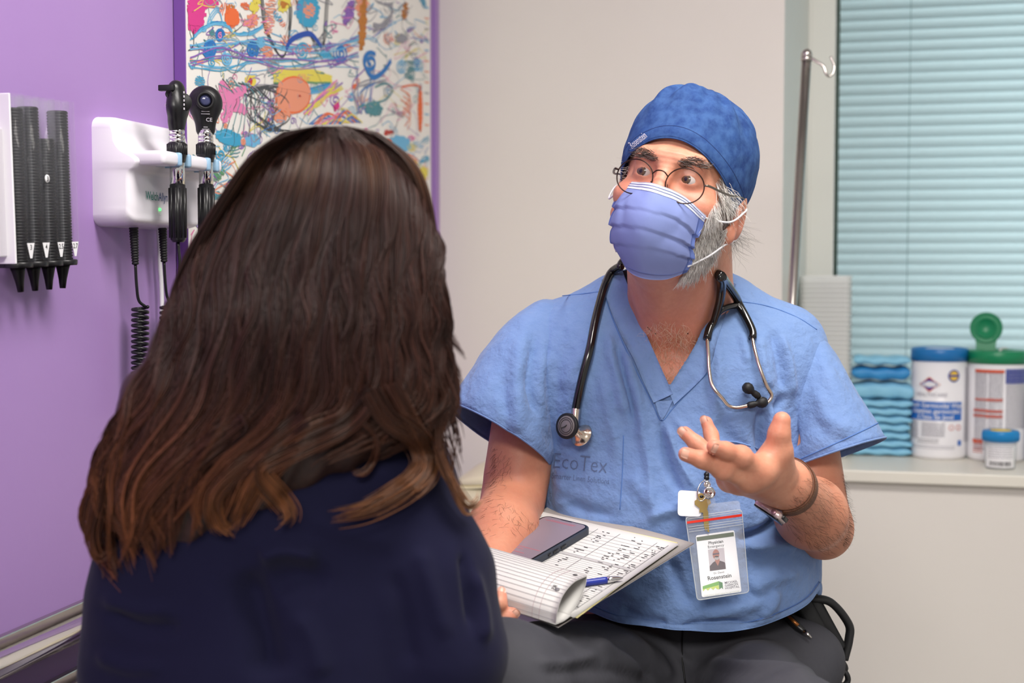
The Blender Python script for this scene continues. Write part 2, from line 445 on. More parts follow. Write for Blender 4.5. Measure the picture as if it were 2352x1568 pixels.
def build_drawing():
    R = random.uniform
    for i in range(190):                                            # pale thin scribbles that fill the sheet
        x, y = R(80, 1420), R(-20, 1500); c = random.choice(['lb', 'gr', 'pk', 'pu', 'y', 'te', 'sal', 'lb', 'gr'])
        pts = [(x, y)]
        for k in range(6): x += R(-60, 70); y += R(-60, 60); pts.append((x, y))
        stroke(pts, c, R(0.0009, 0.0019), 5)
    for i in range(70):
        spiral(R(100, 1400), R(0, 1300), R(12, 36), R(1.2, 2.4), random.choice(['lb', 'b', 'pu', 'te', 'o', 'pk', 'gr', 'sal', 'cy', 'g']), R(0.0012, 0.003), R(0, 6))
    for i in range(60):
        hatch(R(100, 1420), R(0, 1400), R(12, 40), R(12, 40), random.choice(['lb', 'pu', 'sal', 'pk', 'y', 'te', 'gr', 'o', 'cy']), random.randint(4, 9), R(0, 3), R(0.0012, 0.0024), 6)
    for i in range(50):
        x, y = R(90, 1380), R(-20, 700); stroke([(x, y), (x + R(-40, 40), y + R(40, 120)), (x + R(-60, 60), y + R(120, 220))], random.choice(['k', 'te', 'k', 'gr', 'pu']), R(0.0009, 0.0018), 6, 1)
    for i in range(150):
        x, y = R(80, 1420), R(700, 2500); c = random.choice(['lb', 'gr', 'pk', 'pu', 'y', 'te', 'sal', 'g', 'b', 'k'])
        pts = [(x, y)]
        for k in range(6): x += R(-70, 80); y += R(-70, 70); pts.append((x, y))
        stroke(pts, c, R(0.001, 0.0024), 5)
    for i in range(60):
        hatch(R(100, 1420), R(750, 2400), R(16, 50), R(16, 50), random.choice(['lb', 'pu', 'sal', 'pk', 'y', 'te', 'gr', 'o', 'cy', 'g']), random.randint(5, 10), R(0, 3), R(0.0014, 0.003), 6)
    for i in range(26): spiral(R(100, 1400), R(800, 2300), R(16, 46), R(1.2, 2.4), random.choice(['lb', 'b', 'pu', 'te', 'o', 'pk']), R(0.0014, 0.004), R(0, 6))
    hatch(130, 60, 48, 130, 'mg', 26, 0.15, 0.005); hatch(190, 12, 55, 26, 'mg', 8, 0.1, 0.005); hatch(95, 30, 30, 40, 'mg', 8, 0.5)
    for r in (30, 50, 70): stroke([(190 - r * .4, 180), (200, 60 + r), (250, 30 + r * .5), (280, 160)], 'lb', 0.002)
    hatch(327, 100, 40, 44, 'o', 18, 0.0, 0.006, 4); hatch(435, 115, 34, 40, 'sal', 10, 0.6, 0.004); hatch(320, 55, 30, 26, 'br', 8, 1.2)
    for k in range(7): stroke([(95 + 4 * k, 225 - 3 * k), (150, 160 + 3 * k), (230, 122 + 3 * k), (300, 135 + 3 * k), (340, 185 + k), (430, 178 + 3 * k), (500, 140 + 3 * k)], random.choice(['b', 'lb', 'cy']), 0.002, 5, 2)
    for cx, cy, r, c in ((200, 270, 52, 'b'), (258, 200, 34, 'b'), (440, 280, 44, 'b'), (490, 238, 30, 'lb'), (722, 292, 52, 'cy'), (938, 300, 52, 'b'), (300, 330, 40, 'lb'), (1280, 380, 40, 'lb'), (1370, 370, 40, 'lb'), (1330, 410, 36, 'te')):
        spiral(cx, cy, r, 2.3, c, 0.006 if c == 'b' else 0.004, R(0, 6))
    spiral(1105, 350, 58, 1.7, 'b', 0.009, 1.0, 1); stroke([(1090, 300), (1075, 370), (1120, 435), (1180, 400), (1222, 340)], 'b', 0.011)
    stroke([(630, 275), (660, 225), (720, 195), (775, 195), (830, 262)], 'db', 0.010)
    for dx in (0, 8, -7):
        stroke([(492 + dx, -10), (520 + dx, 170), (600, 318), (640, 250 + dx), (655 + dx, 60), (640, -20)], 'k', 0.0034)
        stroke([(690 + dx, 0), (760, 190), (828, 266), (848 + dx, 190), (862 + dx, -20)], 'k', 0.003)
    hatch(755, 60, 62, 90, 'cy', 22, 0.0, 0.005); hatch(760, 60, 30, 40, 'sal', 8, 0.3, 0.003); hatch(620, 20, 36, 46, 'y', 12, 0.4, 0.005); hatch(620, 20, 20, 26, 'br', 6, 0.4, 0.005)
    hatch(1062, 130, 20, 150, 'br', 30, 0.05, 0.005); hatch(1055, 30, 34, 60, 'sal', 12, 0.2, 0.004); hatch(985, 70, 24, 70, 'pu', 14, 0.3, 0.005); hatch(455, 30, 22, 40, 'y', 10, 0.3, 0.005)
    hatch(540, 80, 30, 120, 'sal', 18, 0.1, 0.002); hatch(1300, 60, 14, 50, 'br', 10, 0.1, 0.004); hatch(1278, 215, 34, 24, 'gr', 8, 0, 0.004)
    for k in range(15):                                            # the wave band
        y0 = R(230, 380); stroke([(90, y0 + 20), (260, y0 + R(-50, 50)), (440, y0 + R(-30, 50)), (640, y0 + R(0, 60)), (860, y0 + R(-20, 40)), (1040, y0 + R(-60, 40))], random.choice(['lb', 'cy', 'b', 'te', 'lb', 'lb', 'pu']), R(0.0012, 0.0024), 6, 1)
    for k in range(12): stroke([(560, 400 + 6 * k), (680, 385 + 7 * k), (800, 400 + 6 * k), (885, 430 + 3 * k)], random.choice(['y', 'g', 'y', 'sal']), 0.003, 5, 2)
    hatch(668, 535, 98, 100, 'sal', 52, 0.2, 0.0055, 5); stroke([(570, 580), (600, 470), (680, 432), (755, 480), (760, 570), (700, 630), (600, 625)], 'o', 0.003); hatch(600, 640, 50, 50, 'sal', 14, 0.7, 0.004); spiral(706, 547, 9, 2, 'rd', 0.004)
    for k in range(10): stroke([(760, 500 + 3 * k), (830, 480 + 4 * k), (880, 470 + 3 * k)], random.choice(['cy', 'b', 'lb']), 0.003)
    for a in range(5):
        t0 = a * 1.256 + 0.5; hatch(310 + 52 * math.cos(t0), 570 + 60 * math.sin(t0), 66, 26, 'pk', 12, t0 + 0.15, 0.004)
    hatch(310, 570, 60, 50, 'pk', 16, 0.4, 0.005)
    for k in range(15): stroke([(480 + R(-20, 30), 500 + R(-14, 14)), (480 + R(-120, 160), 520 + R(-40, 40)), (400 + R(0, 260), 640 + R(-40, 60)), (420 + R(-10, 260), 740)], 'k', R(0.0016, 0.003))
    for k in range(9): stroke([(250 + 22 * k, R(440, 480)), (330 + 20 * k, R(500, 560)), (300 + 26 * k, R(600, 680)), (250 + 34 * k, 770)], random.choice(['k', 'te', 'k']), 0.002)
    for k in range(4): stroke([(90 + 6 * k, 335 + 6 * k), (130, 345 + 5 * k), (165, 335 + 6 * k)], 'sal', 0.003)
    hatch(430, 455, 30, 26, 'y', 9, 0.2, 0.005); hatch(430, 455, 12, 12, 'rd', 5, 0.2, 0.004)
    hatch(310, 775, 75, 36, 'cy', 22, 0.3, 0.005); hatch(440, 790, 40, 30, 'lb', 12, 0.2, 0.005); spiral(262, 870, 36, 1.6, 'cy', 0.004); hatch(225, 960, 60, 60, 'g', 12, 0.9, 0.003)
    for k in range(16): stroke([(720 + R(0, 60), 620 + R(-30, 30)), (800 + R(0, 60), 560 + R(-30, 30)), (900 + R(-30, 60), 470 + R(-20, 60))], random.choice(['pu', 'y', 'pk']), 0.003)
    spiral(908, 565, 38, 1.6, 'pu', 0.004); hatch(912, 600, 12, 20, 'mg', 6, 0.3, 0.005)
    for k in range(14): stroke([(760 + 14 * k, 700), (840 + 12 * k, 650 + R(-30, 30)), (930 + 10 * k, 690)], random.choice(['pu', 'o', 'pk', 'y', 'b']), 0.003)
    hatch(1125, 610, 46, 40, 'te', 16, 0.6, 0.004); stroke([(1040, 600), (1120, 580), (1190, 560), (1230, 500), (1190, 470), (1130, 490)], 'te', 0.004); spiral(1205, 520, 36, 2, 'gr', 0.003)
    hatch(1385, 610, 12, 130, 'o', 34, 0.0, 0.006, 3); stroke([(1280, 490), (1330, 480), (1380, 490), (1395, 600), (1390, 740)], 'o', 0.004)
    for k in range(8): stroke([(1290 + R(-20, 20), 500 + 20 * k), (1330, 540 + 20 * k), (1300 + R(-20, 40), 590 + 20 * k)], 'sal', 0.003)
    hatch(1265, 815, 66, 46, 'lb', 20, 0.0, 0.006); hatch(1395, 980, 26, 40, 'y', 12, 0.4, 0.006); hatch(1330, 900, 40, 30, 'sal', 8, 0.4, 0.003); hatch(1205, 745, 12, 26, 'rd', 6, 1.4, 0.005)
    for k in range(12): stroke([(1410, 40 + 60 * k), (1425, 45 + 60 * k), (1440, 40 + 60 * k)], random.choice(['lb', 'sal', 'gr']), 0.003)
    for k in range(10): stroke([(1000 + R(0, 200), R(380, 480)), (990 + R(0, 120), R(480, 560)), (1020 + R(0, 100), 640)], random.choice(['pu', 'gr', 'b']), 0.003)
    for k in range(9): stroke([(1130 + R(-20, 90), R(0, 40)), (1230, 40 + R(-20, 30)), (1200, 120 + R(-20, 20)), (1120, 160 + R(-30, 30))], 'gr', 0.003)
build_drawing()
strokes.mk('crayon_strokes', m_crayon, po, smooth=False, kind='stuff')
# ================================================================== implicit-surface toolkit for bodies and cloth
def rotm(yaw, pitch, roll):
    B = np.array([[1.0, 0, 0], [0, -1.0, 0], [0, 0, 1.0]])
    cz, sz = math.cos(yaw), math.sin(yaw); Rz = np.array([[cz, -sz, 0], [sz, cz, 0], [0, 0, 1]])
    cx, sx = math.cos(pitch), math.sin(pitch); Rx = np.array([[1, 0, 0], [0, cx, -sx], [0, sx, cx]])
    cy, sy = math.cos(roll), math.sin(roll); Ry = np.array([[cy, 0, sy], [0, 1, 0], [-sy, 0, cy]])
    return Ry @ Rz @ Rx @ B
class Prim: pass
def cap(a, b, r1, r2=None, k=0.01, op='add', flat=None, g=None):
    """tapered capsule; flat=(dir, factor) squashes the section along dir"""
    a = np.asarray(a, float); b = np.asarray(b, float); r2 = r1 if r2 is None else r2
    ab = b - a; L2 = max(ab @ ab, 1e-12)
    def fn(p):
        q = p - a; t = np.clip((q @ ab) / L2, 0, 1)
        w_ = q - t[:, None] * ab
        if flat is not None:
            n = np.asarray(flat[0], float); w_ = w_ + (w_ @ n)[:, None] * n * (1 / flat[1] - 1)
        d = np.sqrt((w_ * w_).sum(1)) - (r1 + (r2 - r1) * t)
        return d * (min(1.0, flat[1]) if flat is not None else 1.0)
    o = Prim(); o.fn = fn; o.k = k; o.op = op; o.g = g; R = max(r1, r2) * (max(1.0, flat[1]) if flat is not None else 1)
    o.lo = np.minimum(a, b) - R; o.hi = np.maximum(a, b) + R
    return o
def ell(c, r, ax=None, k=0.01, op='add', g=None):
    c = np.asarray(c, float); r = np.asarray(r, float); A = np.eye(3) if ax is None else np.asarray(ax, float)   # rows = axes
    def fn(p):
        q = (p - c) @ A.T
        k0 = np.sqrt(((q / r) ** 2).sum(1)); k1 = np.sqrt(((q / (r * r)) ** 2).sum(1)) + 1e-9
        return k0 * (k0 - 1) / k1
    o = Prim(); o.fn = fn; o.k = k; o.op = op; o.g = g
    ext = np.sqrt(((A * r[:, None]) ** 2).sum(0)); o.lo = c - ext; o.hi = c + ext
    return o
def eval_prims(prims, p):
    f = np.full(len(p), 1.0)
    for q in prims:
        d = q.fn(p)
        if q.op == 'add':
            h = np.clip(0.5 + 0.5 * (f - d) / q.k, 0, 1); f = f * (1 - h) + d * h - q.k * h * (1 - h)
        else:
            d = -d; h = np.clip(0.5 - 0.5 * (f - d) / q.k, 0, 1); f = f * (1 - h) + d * h + q.k * h * (1 - h)
    return f
def mesh_sdf(prims, h, B=18):
    adds = [q for q in prims if q.op == 'add']
    lo = np.min([q.lo for q in adds], 0) - 3 * h - 0.01; hi = np.max([q.hi for q in adds], 0) + 3 * h + 0.01
    nb = np.ceil((hi - lo) / (h * B)).astype(int) + 1
    blocks = set()
    for q in adds:
        m = 2 * h + q.k * 0.3
        a = np.floor((q.lo - m - lo) / (h * B)).astype(int); b = np.floor((q.hi + m - lo) / (h * B)).astype(int)
        for i in range(max(a[0], 0), min(b[0], nb[0] - 1) + 1):
            for j in range(max(a[1], 0), min(b[1], nb[1] - 1) + 1):
                for k in range(max(a[2], 0), min(b[2], nb[2] - 1) + 1): blocks.add((i, j, k))
    n = B + 2
    g = np.arange(n); GX, GY, GZ = np.meshgrid(g, g, g, indexing='ij'); G = np.stack([GX, GY, GZ], -1).reshape(-1, 3)
    coarse = np.array([[x, y, z] for x in (0, B / 2, B) for y in (0, B / 2, B) for z in (0, B / 2, B)]) * h
    N = nb * B + 4
    allid = []; allv = []; allq = []
    offs = np.array([[0, 0, 0], [1, 0, 0], [0, 1, 0], [1, 1, 0], [0, 0, 1], [1, 0, 1], [0, 1, 1], [1, 1, 1]])
    edges = [(0, 1), (2, 3), (4, 5), (6, 7), (0, 2), (1, 3), (4, 6), (5, 7), (0, 4), (1, 5), (2, 6), (3, 7)]
    def gid(c): return (c[..., 0] * N[1] + c[..., 1]) * N[2] + c[..., 2]
    for blk in blocks:
        base = np.array(blk) * B; o = lo + base * h
        bl_, bh = o - 0.0, o + (n - 1) * h
        pr = [q for q in prims if np.all(q.lo - q.k - 2 * h <= bh) and np.all(q.hi + q.k + 2 * h >= bl_)]
        if not any(q.op == 'add' for q in pr): continue
        fc = eval_prims(pr, o + coarse)
        if np.abs(fc).min() > h * B * 0.55 and (fc.min() > 0 or fc.max() < 0): continue
        F = eval_prims(pr, o + G * h).reshape(n, n, n)
        S = F < 0
        if S.all() or not S.any(): continue
        cnt = np.zeros((n - 1,) * 3, int)
        for a, b, c in offs: cnt += S[a:n - 1 + a, b:n - 1 + b, c:n - 1 + c]
        cells = np.argwhere((cnt > 0) & (cnt < 8))
        if len(cells) == 0: continue
        vals = np.stack([F[cells[:, 0] + a, cells[:, 1] + b, cells[:, 2] + c] for a, b, c in offs], 1)
        acc = np.zeros((len(cells), 3)); num = np.zeros(len(cells))
        for a, b in edges:
            va, vb = vals[:, a], vals[:, b]; x = (va < 0) != (vb < 0)
            t = np.where(x, va / np.where(x, va - vb, 1), 0)
            pt = offs[a] + t[:, None] * (offs[b] - offs[a])
            acc += pt * x[:, None]; num += x
        allid.append(gid(cells + base)); allv.append(o + (cells + acc / num[:, None]) * h)
        for ax in range(3):
            u, v_ = (ax + 1) % 3, (ax + 2) % 3
            sl0 = [slice(1, B + 1)] * 3; sl1 = [slice(1, B + 1)] * 3
            sl0[ax] = slice(0, B); sl1[ax] = slice(1, B + 1)
            s0 = S[tuple(sl0)]; s1 = S[tuple(sl1)]
            e = np.argwhere(s0 != s1)
            if len(e) == 0: continue
            inside0 = s0[tuple(e.T)]
            c = e + 1; c[:, ax] -= 1; c = c + base
            du = np.zeros(3, int); du[u] = 1; dv = np.zeros(3, int); dv[v_] = 1
            q = np.stack([gid(c - du - dv), gid(c - dv), gid(c), gid(c - du)], 1)
            q[~inside0] = q[~inside0][:, ::-1]
            allq.append(q)
    ids = np.concatenate(allid); V = np.concatenate(allv); Q = np.concatenate(allq)
    uid, first = np.unique(ids, return_index=True); V = V[first]
    idx = np.searchsorted(uid, Q); idx = np.clip(idx, 0, len(uid) - 1)
    ok = (uid[idx] == Q).all(1)
    return V, idx[ok]
def vnormals(V, F):
    a, b, c = V[F[:, 0]], V[F[:, 1]], V[F[:, 2]]
    n = np.cross(b - a, V[F[:, -1]] - a); N = np.zeros_like(V)
    for i in range(F.shape[1]): np.add.at(N, F[:, i], n)
    return N / (np.linalg.norm(N, axis=1)[:, None] + 1e-12)
def smooth(V, F, it=2, lam=0.5):
    k = F.shape[1]; E = np.concatenate([np.stack([F[:, i], F[:, (i + 1) % k]], 1) for i in range(k)])
    E = np.concatenate([E, E[:, ::-1]]); deg = np.bincount(E[:, 0], minlength=len(V))[:, None] + 1e-9
    for _ in range(it):
        A = np.stack([np.bincount(E[:, 0], weights=V[E[:, 1], j], minlength=len(V)) for j in range(3)], 1) / deg
        V = V + lam * (A - V)
    return V
def noise3(p, scale, seed=0, octaves=3):
    r = np.random.default_rng(seed); out = np.zeros(len(p)); amp = 1.0; s = scale
    for _ in range(octaves):
        for _k in range(5):
            d = r.normal(size=3); d /= np.linalg.norm(d)
            out += amp * np.sin(p @ d * s * r.uniform(0.7, 1.3) + r.uniform(0, 6.28) + 1.3 * np.sin(p @ r.normal(size=3) * s * 0.6))
        amp *= 0.55; s *= 1.9
    return out / 6.0
def segdist(p, poly):
    """distance of 2d points to a polyline, and running parameter 0..1"""
    poly = np.asarray(poly, float); best = np.full(len(p), 1e9); tt = np.zeros(len(p))
    n = len(poly) - 1
    for i in range(n):
        a, b = poly[i], poly[i + 1]; ab = b - a
        t = np.clip(((p - a) @ ab) / (ab @ ab + 1e-9), 0, 1); d = np.linalg.norm(p - a - t[:, None] * ab, axis=1)
        m = d < best; best[m] = d[m]; tt[m] = (i + t[m]) / n
    return best, tt
def folds(V, N, lst, front_only=True):
    """raise (amp>0) or sink cloth along fold lines"""
    px = PX(V); out = np.zeros(len(V))
    view = (N @ CF) < 0.25
    for poly, wd, amp in lst:
        d, t = segdist(px, crom(poly, 5) if len(poly) > 2 else poly)
        fall = np.clip(np.minimum(t, 1 - t) * 5, 0, 1); fall = fall * fall * (3 - 2 * fall)
        out += amp * np.exp(-(d / wd) ** 2) * (0.15 + 0.85 * fall)
    if front_only: out = out * view
    return V + N * out[:, None]
def inpoly(p, poly):
    poly = np.asarray(poly, float); x, y = p[:, 0], p[:, 1]; r = np.zeros(len(p), bool); j = len(poly) - 1
    for i in range(len(poly)):
        xi, yi = poly[i]; xj, yj = poly[j]
        r ^= ((yi > y) != (yj > y)) & (x < (xj - xi) * (y - yi) / (yj - yi + 1e-12) + xi); j = i
    return r
def bvh_of(V, F): return BVHTree.FromPolygons([tuple(x) for x in V], [tuple(int(i) for i in q) for q in F])
def cast(bv, x, y, lift=0.0, dflt=1.9):
    """first point of a surface seen at a picture position, lifted towards the viewer along its normal"""
    o = ray(x, y); o = o / np.linalg.norm(o)
    hit = bv.ray_cast(Vector(CAM), Vector(o))
    if hit[0] is None: return P(x, y, dflt), -CF
    n = np.array(hit[1])
    if n @ o > 0: n = -n
    return np.array(hit[0]) + n * lift, n
def drape(bv, pts, lift, n=8, dflt=1.9, sm=3):
    p = crom(pts, n) if len(pts) > 2 else np.linspace(pts[0], pts[1], n + 1)
    q = np.array([cast(bv, x, y, lift, dflt)[0] for x, y in p])
    for _ in range(sm): q[1:-1] = 0.5 * q[1:-1] + 0.25 * (q[:-2] + q[2:])
    return q
# ================================================================== the doctor
m_skin = M('skin', (210, 150, 122), 0.48, sss=0.25, attr='col', noise=[(28, 0.5, (200, 126, 100)), (140, 0.22, (182, 114, 88))], bump=[(420, 0.22), (130, 0.12)])
m_nail = M('fingernail', (222, 164, 144), 0.3, sss=0.2)
m_scrub = M('blue_scrub_cotton', (112, 140, 188), 0.85, spec=0.2, noise=[(7, 0.35, (100, 128, 180)), (60, 0.25, (126, 152, 196))], bump=[(1500, 0.3), (48, 0.8), (150, 0.45)], sheen=0.15)
m_scrubd = M('blue_scrub_seam', (88, 122, 182), 0.9, spec=0.2, bump=(600, 0.3))
m_cap = M('marbled_blue_cotton', (42, 72, 128), 0.85, spec=0.25, noise=[(26, 0.85, (30, 52, 104)), (70, 0.5, (74, 110, 162))], bump=[(1200, 0.25), (90, 0.2)])
m_pants = M('charcoal_cloth', (62, 62, 68), 0.75, spec=0.3, noise=(40, 0.25, (52, 52, 58)), bump=[(900, 0.2), (70, 0.2)])
HS = 1.05
HM = rotm(math.radians(-20.5), math.radians(-4.5), math.radians(12.5))
HO = P(1524, 392, 1.735) - HM @ (HS * np.array([0, 0.100, 0.002]))
def HL(*q):
    q = np.array(q, float) if len(q) == 3 else np.asarray(q[0], float)
    return HO + (HS * q) @ HM.T
HAX = HM.T                                            # rows: head axes in the world
def Hell(c, r, k=0.01, op='add', rx=0.0):
    A = HAX
    if rx:
        R_ = np.array([[1, 0, 0], [0, math.cos(rx), -math.sin(rx)], [0, math.sin(rx), math.cos(rx)]]); A = R_ @ HAX
    return ell(HL(*c), np.array(r) * HS, A, k, op)
def Hcap(a, b, r1, r2, k=0.01, op='add'): return cap(HL(*a), HL(*b), r1 * HS, r2 * HS, k, op)
EYE_X, EYE_Y = 0.0285, 0.0745
NB = P(1545, 735, 1.98)
SR, SL = P(1262, 795, 2.0), P(1808, 805, 1.99)
ER, WR = P(1178, 1150, 1.93), P(1112, 1345, 1.72)
EL, WLf = P(1888, 1208, 1.92), P(1806, 1112, 1.715)
def z6(x, y, d): return P(1560 + x / 5.227, 930 + y / 5.227, d)
def hand_left():
    pr = []
    W = WLf; I0 = z6(985, 790, 1.63); M0 = z6(850, 900, 1.637); R0 = z6(715, 925, 1.655); L0 = z6(600, 890, 1.675)
    k = 0.012
    up = np.array([-0.25, 0.1, 0.96])
    for a, b, r1, r2 in ((W, I0, 0.0195, 0.0142), (W, M0, 0.0205, 0.0135), (W, R0, 0.0205, 0.013), (W, L0, 0.019, 0.012)): pr.append(cap(a, b, r1, r2, 0.02))
    pr.append(cap(I0, L0, 0.0135, 0.012, 0.012))
    F = {'i': [I0, z6(745, 615, 1.605), z6(555, 545, 1.592), z6(415, 500, 1.580)],
         'm': [M0, z6(520, 770, 1.608), z6(270, 655, 1.592), z6(75, 590, 1.585)],
         'r': [R0, z6(430, 640, 1.640), z6(215, 470, 1.648), z6(70, 335, 1.652)],
         'l': [L0, z6(430, 560, 1.672), z6(385, 360, 1.684), z6(328, 205, 1.688)]}
    RR = {'i': (0.0132, 0.0112, 0.0098, 0.0086), 'm': (0.013, 0.0112, 0.0098, 0.0086), 'r': (0.0125, 0.0106, 0.0092, 0.0082), 'l': (0.0115, 0.0094, 0.0084, 0.0075)}
    for n in F:
        for i in range(3): pr.append(cap(F[n][i], F[n][i + 1], RR[n][i], RR[n][i + 1], 0.006 if i else 0.010))
        for i in (1,): pr.append(ell(F[n][i], np.ones(3) * RR[n][i] * 1.07, None, 0.006))
    T = [z6(1250, 800, 1.675), z6(1190, 545, 1.640), z6(1200, 345, 1.632), z6(1232, 185, 1.630)]
    TR = (0.0165, 0.0142, 0.0126, 0.0108)
    for i in range(3): pr.append(cap(T[i], T[i + 1], TR[i], TR[i + 1], 0.012 if i == 0 else 0.007))
    pr.append(cap(T[1], I0, 0.0085, 0.0085, 0.02))                 # web between thumb and index finger
    pr.append(ell(z6(1100, 700, 1.655), (0.018, 0.018, 0.018), None, 0.02))
    return pr, F, T
def hand_right():
    pr = []
    Wr = WR; K = P(1112, 1415, 1.665)
    pr.append(cap(Wr, K, 0.027, 0.024, 0.02))
    def c5(x, y, d): return P(1020 + x / 3.027, 1050 + y / 3.027, d)
    F = [[P(1092, 1412, 1.66), c5(258, 1000, 1.605), c5(284, 905, 1.607), c5(297, 858, 1.612)],
         [P(1118, 1422, 1.66), c5(332, 1090, 1.600), c5(378, 1020, 1.595), c5(390, 962, 1.602)],
         [P(1135, 1432, 1.665), c5(370, 1165, 1.605), c5(430, 1128, 1.597), c5(474, 1090, 1.598)],
         [P(1076, 1400, 1.655), c5(190, 950, 1.605), c5(205, 870, 1.612), c5(215, 815, 1.618)]]
    for q in F:
        for i in range(3): pr.append(cap(q[i], q[i + 1], (0.0112, 0.0106, 0.0094)[i], (0.0106, 0.0094, 0.0082)[i], 0.006))
    T = [P(1130, 1390, 1.69), P(1150, 1372, 1.71), P(1172, 1360, 1.72)]
    for i in range(2): pr.append(cap(T[i], T[i + 1], 0.012, 0.0105, 0.008))
    return pr, F
def doctor_body():
    pr = []
    # trunk and neck
    pr += [ell(P(1545, 930, 2.015), (0.168, 0.098, 0.19), None, 0.03), ell(P(1560, 1230, 2.01), (0.165, 0.115, 0.19), None, 0.05), ell(P(1565, 1400, 2.06), (0.16, 0.10, 0.12), None, 0.05)]
    pr += [cap(P(1500, 760, 1.985), SR, 0.045, 0.05, 0.04), cap(P(1590, 765, 1.985), SL, 0.045, 0.05, 0.04)]
    pr += [cap(P(1480, 870, 1.935), P(1330, 880, 1.95), 0.035, 0.045, 0.05), cap(P(1600, 875, 1.935), P(1740, 890, 1.95), 0.035, 0.045, 0.05)]
    pr += [cap(HL(0, -0.022, -0.075), NB, 0.059, 0.063, 0.03), cap(HL(0.02, -0.05, -0.03), P(1600, 770, 2.0), 0.045, 0.055, 0.03)]
    pr += [cap(HL(-0.035, 0.0, -0.07), P(1512, 800, 1.925), 0.014, 0.012, 0.02), cap(HL(0.05, -0.005, -0.06), P(1572, 800, 1.925), 0.014, 0.012, 0.02)]
    pr += [cap(HL(0, 0.045, -0.10), P(1530, 730, 1.90), 0.022, 0.018, 0.035)]
    # head
    pr += [Hell((0, -0.012, 0.035), (0.075, 0.095, 0.085)), Hell((0, 0.022, -0.03), (0.063, 0.07, 0.088), 0.02), Hell((0, 0.036, -0.078), (0.052, 0.052, 0.045), 0.02), Hell((0, 0.072, -0.103), (0.022, 0.018, 0.02), 0.02)]
    pr += [Hcap((-0.034, 0.0795, 0.019), (0.034, 0.0795, 0.019), 0.0115, 0.0115, 0.018), Hcap((-0.01, 0.087, 0.022), (0.01, 0.087, 0.022), 0.009, 0.009, 0.012)]
    pr += [Hell((s * 0.044, 0.060, -0.03), (0.022, 0.022, 0.018), 0.02) for s in (-1, 1)]
    pr += [Hell((s * EYE_X, 0.095, -0.002), (0.0165, 0.014, 0.0125), 0.011, 'sub') for s in (-1, 1)]
    pr += [Hell((s * EYE_X, EYE_Y - 0.001, 0.0), (0.0152, 0.0142, 0.0142), 0.006) for s in (-1, 1)]
    pr += [Hell((s * EYE_X, EYE_Y + 0.0165, -0.0010), (0.0122, 0.010, 0.0033), 0.003, 'sub') for s in (-1, 1)]
    pr += [Hcap((0, 0.089, 0.006), (0, 0.110, -0.038), 0.0085, 0.0125, 0.010), Hell((0.011, 0.100, -0.042), (0.009, 0.011, 0.009), 0.008), Hell((-0.011, 0.100, -0.042), (0.009, 0.011, 0.009), 0.008)]
    pr += [Hell((0, 0.090, -0.072), (0.024, 0.012, 0.007), 0.006), Hell((0, 0.087, -0.082), (0.021, 0.012, 0.008), 0.006)]
    for s in (-1, 1):
        pr += [Hell((s * 0.077, -0.016, -0.018), (0.0095, 0.019, 0.032), 0.005, rx=0.15), Hell((s * 0.075, 0.0, -0.045), (0.008, 0.009, 0.012), 0.006), Hell((s * 0.087, -0.012, -0.016), (0.006, 0.010, 0.019), 0.005, 'sub', rx=0.15)]
    # arms
    pr += [cap(SR, ER, 0.047, 0.042, 0.03), cap(P(1198, 980, 1.975), P(1183, 1090, 1.945), 0.043, 0.041, 0.02), cap(ER, ER * 0.62 + WR * 0.38, 0.043, 0.045, 0.012), cap(ER * 0.62 + WR * 0.38, WR, 0.045, 0.030, 0.02)]
    mid = EL * 0.66 + WLf * 0.34
    pr += [cap(SL, EL, 0.053, 0.040, 0.03), cap(EL, mid, 0.0405, 0.0455, 0.012), cap(mid, WLf, 0.0455, 0.0285, 0.02, flat=None), ell(EL + np.array([0.006, 0.012, -0.012]), (0.035, 0.035, 0.035), None, 0.015)]
    hl, F, T = hand_left(); hr, FR = hand_right()
    return pr + hl + hr, F, T, FR
prims, FL, TL, FRr = doctor_body()
bV, bF = mesh_sdf(prims, 0.0021)
bV = smooth(bV, bF, 1, 0.4)
DOC = thing('person', 'doctor in blue scrubs and cap, masked, seated and gesturing with an open hand', 'person', P(1600, 1480, 2.03) * np.array([1, 1, 0]))
SKB = np.array(lin((212, 152, 124))[:3]); SKP = np.array(lin((222, 134, 116))[:3]); SKT = np.array(lin((196, 128, 96))[:3])
bC = np.tile(SKB, (len(bV), 1))
def tint(pts, r, col, amt):
    for q in pts:
        w_ = amt * np.exp(-((bV - q) ** 2).sum(1) / (r * r))[:, None]; bC[:] = bC * (1 - w_) + col * w_
tint([FL[k][3] for k in FL] + [TL[3]] + [q[3] for q in FRr], 0.011, SKP, 0.75)
tint([FL[k][1] for k in FL] + [FL[k][0] for k in FL] + [TL[2]], 0.010, SKP, 0.45)
tint([HL(0, 0.115, -0.03), HL(0.04, 0.08, -0.03), HL(-0.04, 0.08, -0.03), HL(0.082, -0.01, -0.03)], 0.03, SKP, 0.5)
tint([P(1530, 800, 1.9), P(1540, 740, 1.9)], 0.06, SKP, 0.4)
tint([EL, ER, (EL + WLf) / 2, (ER + WR) / 2], 0.08, SKT, 0.7)
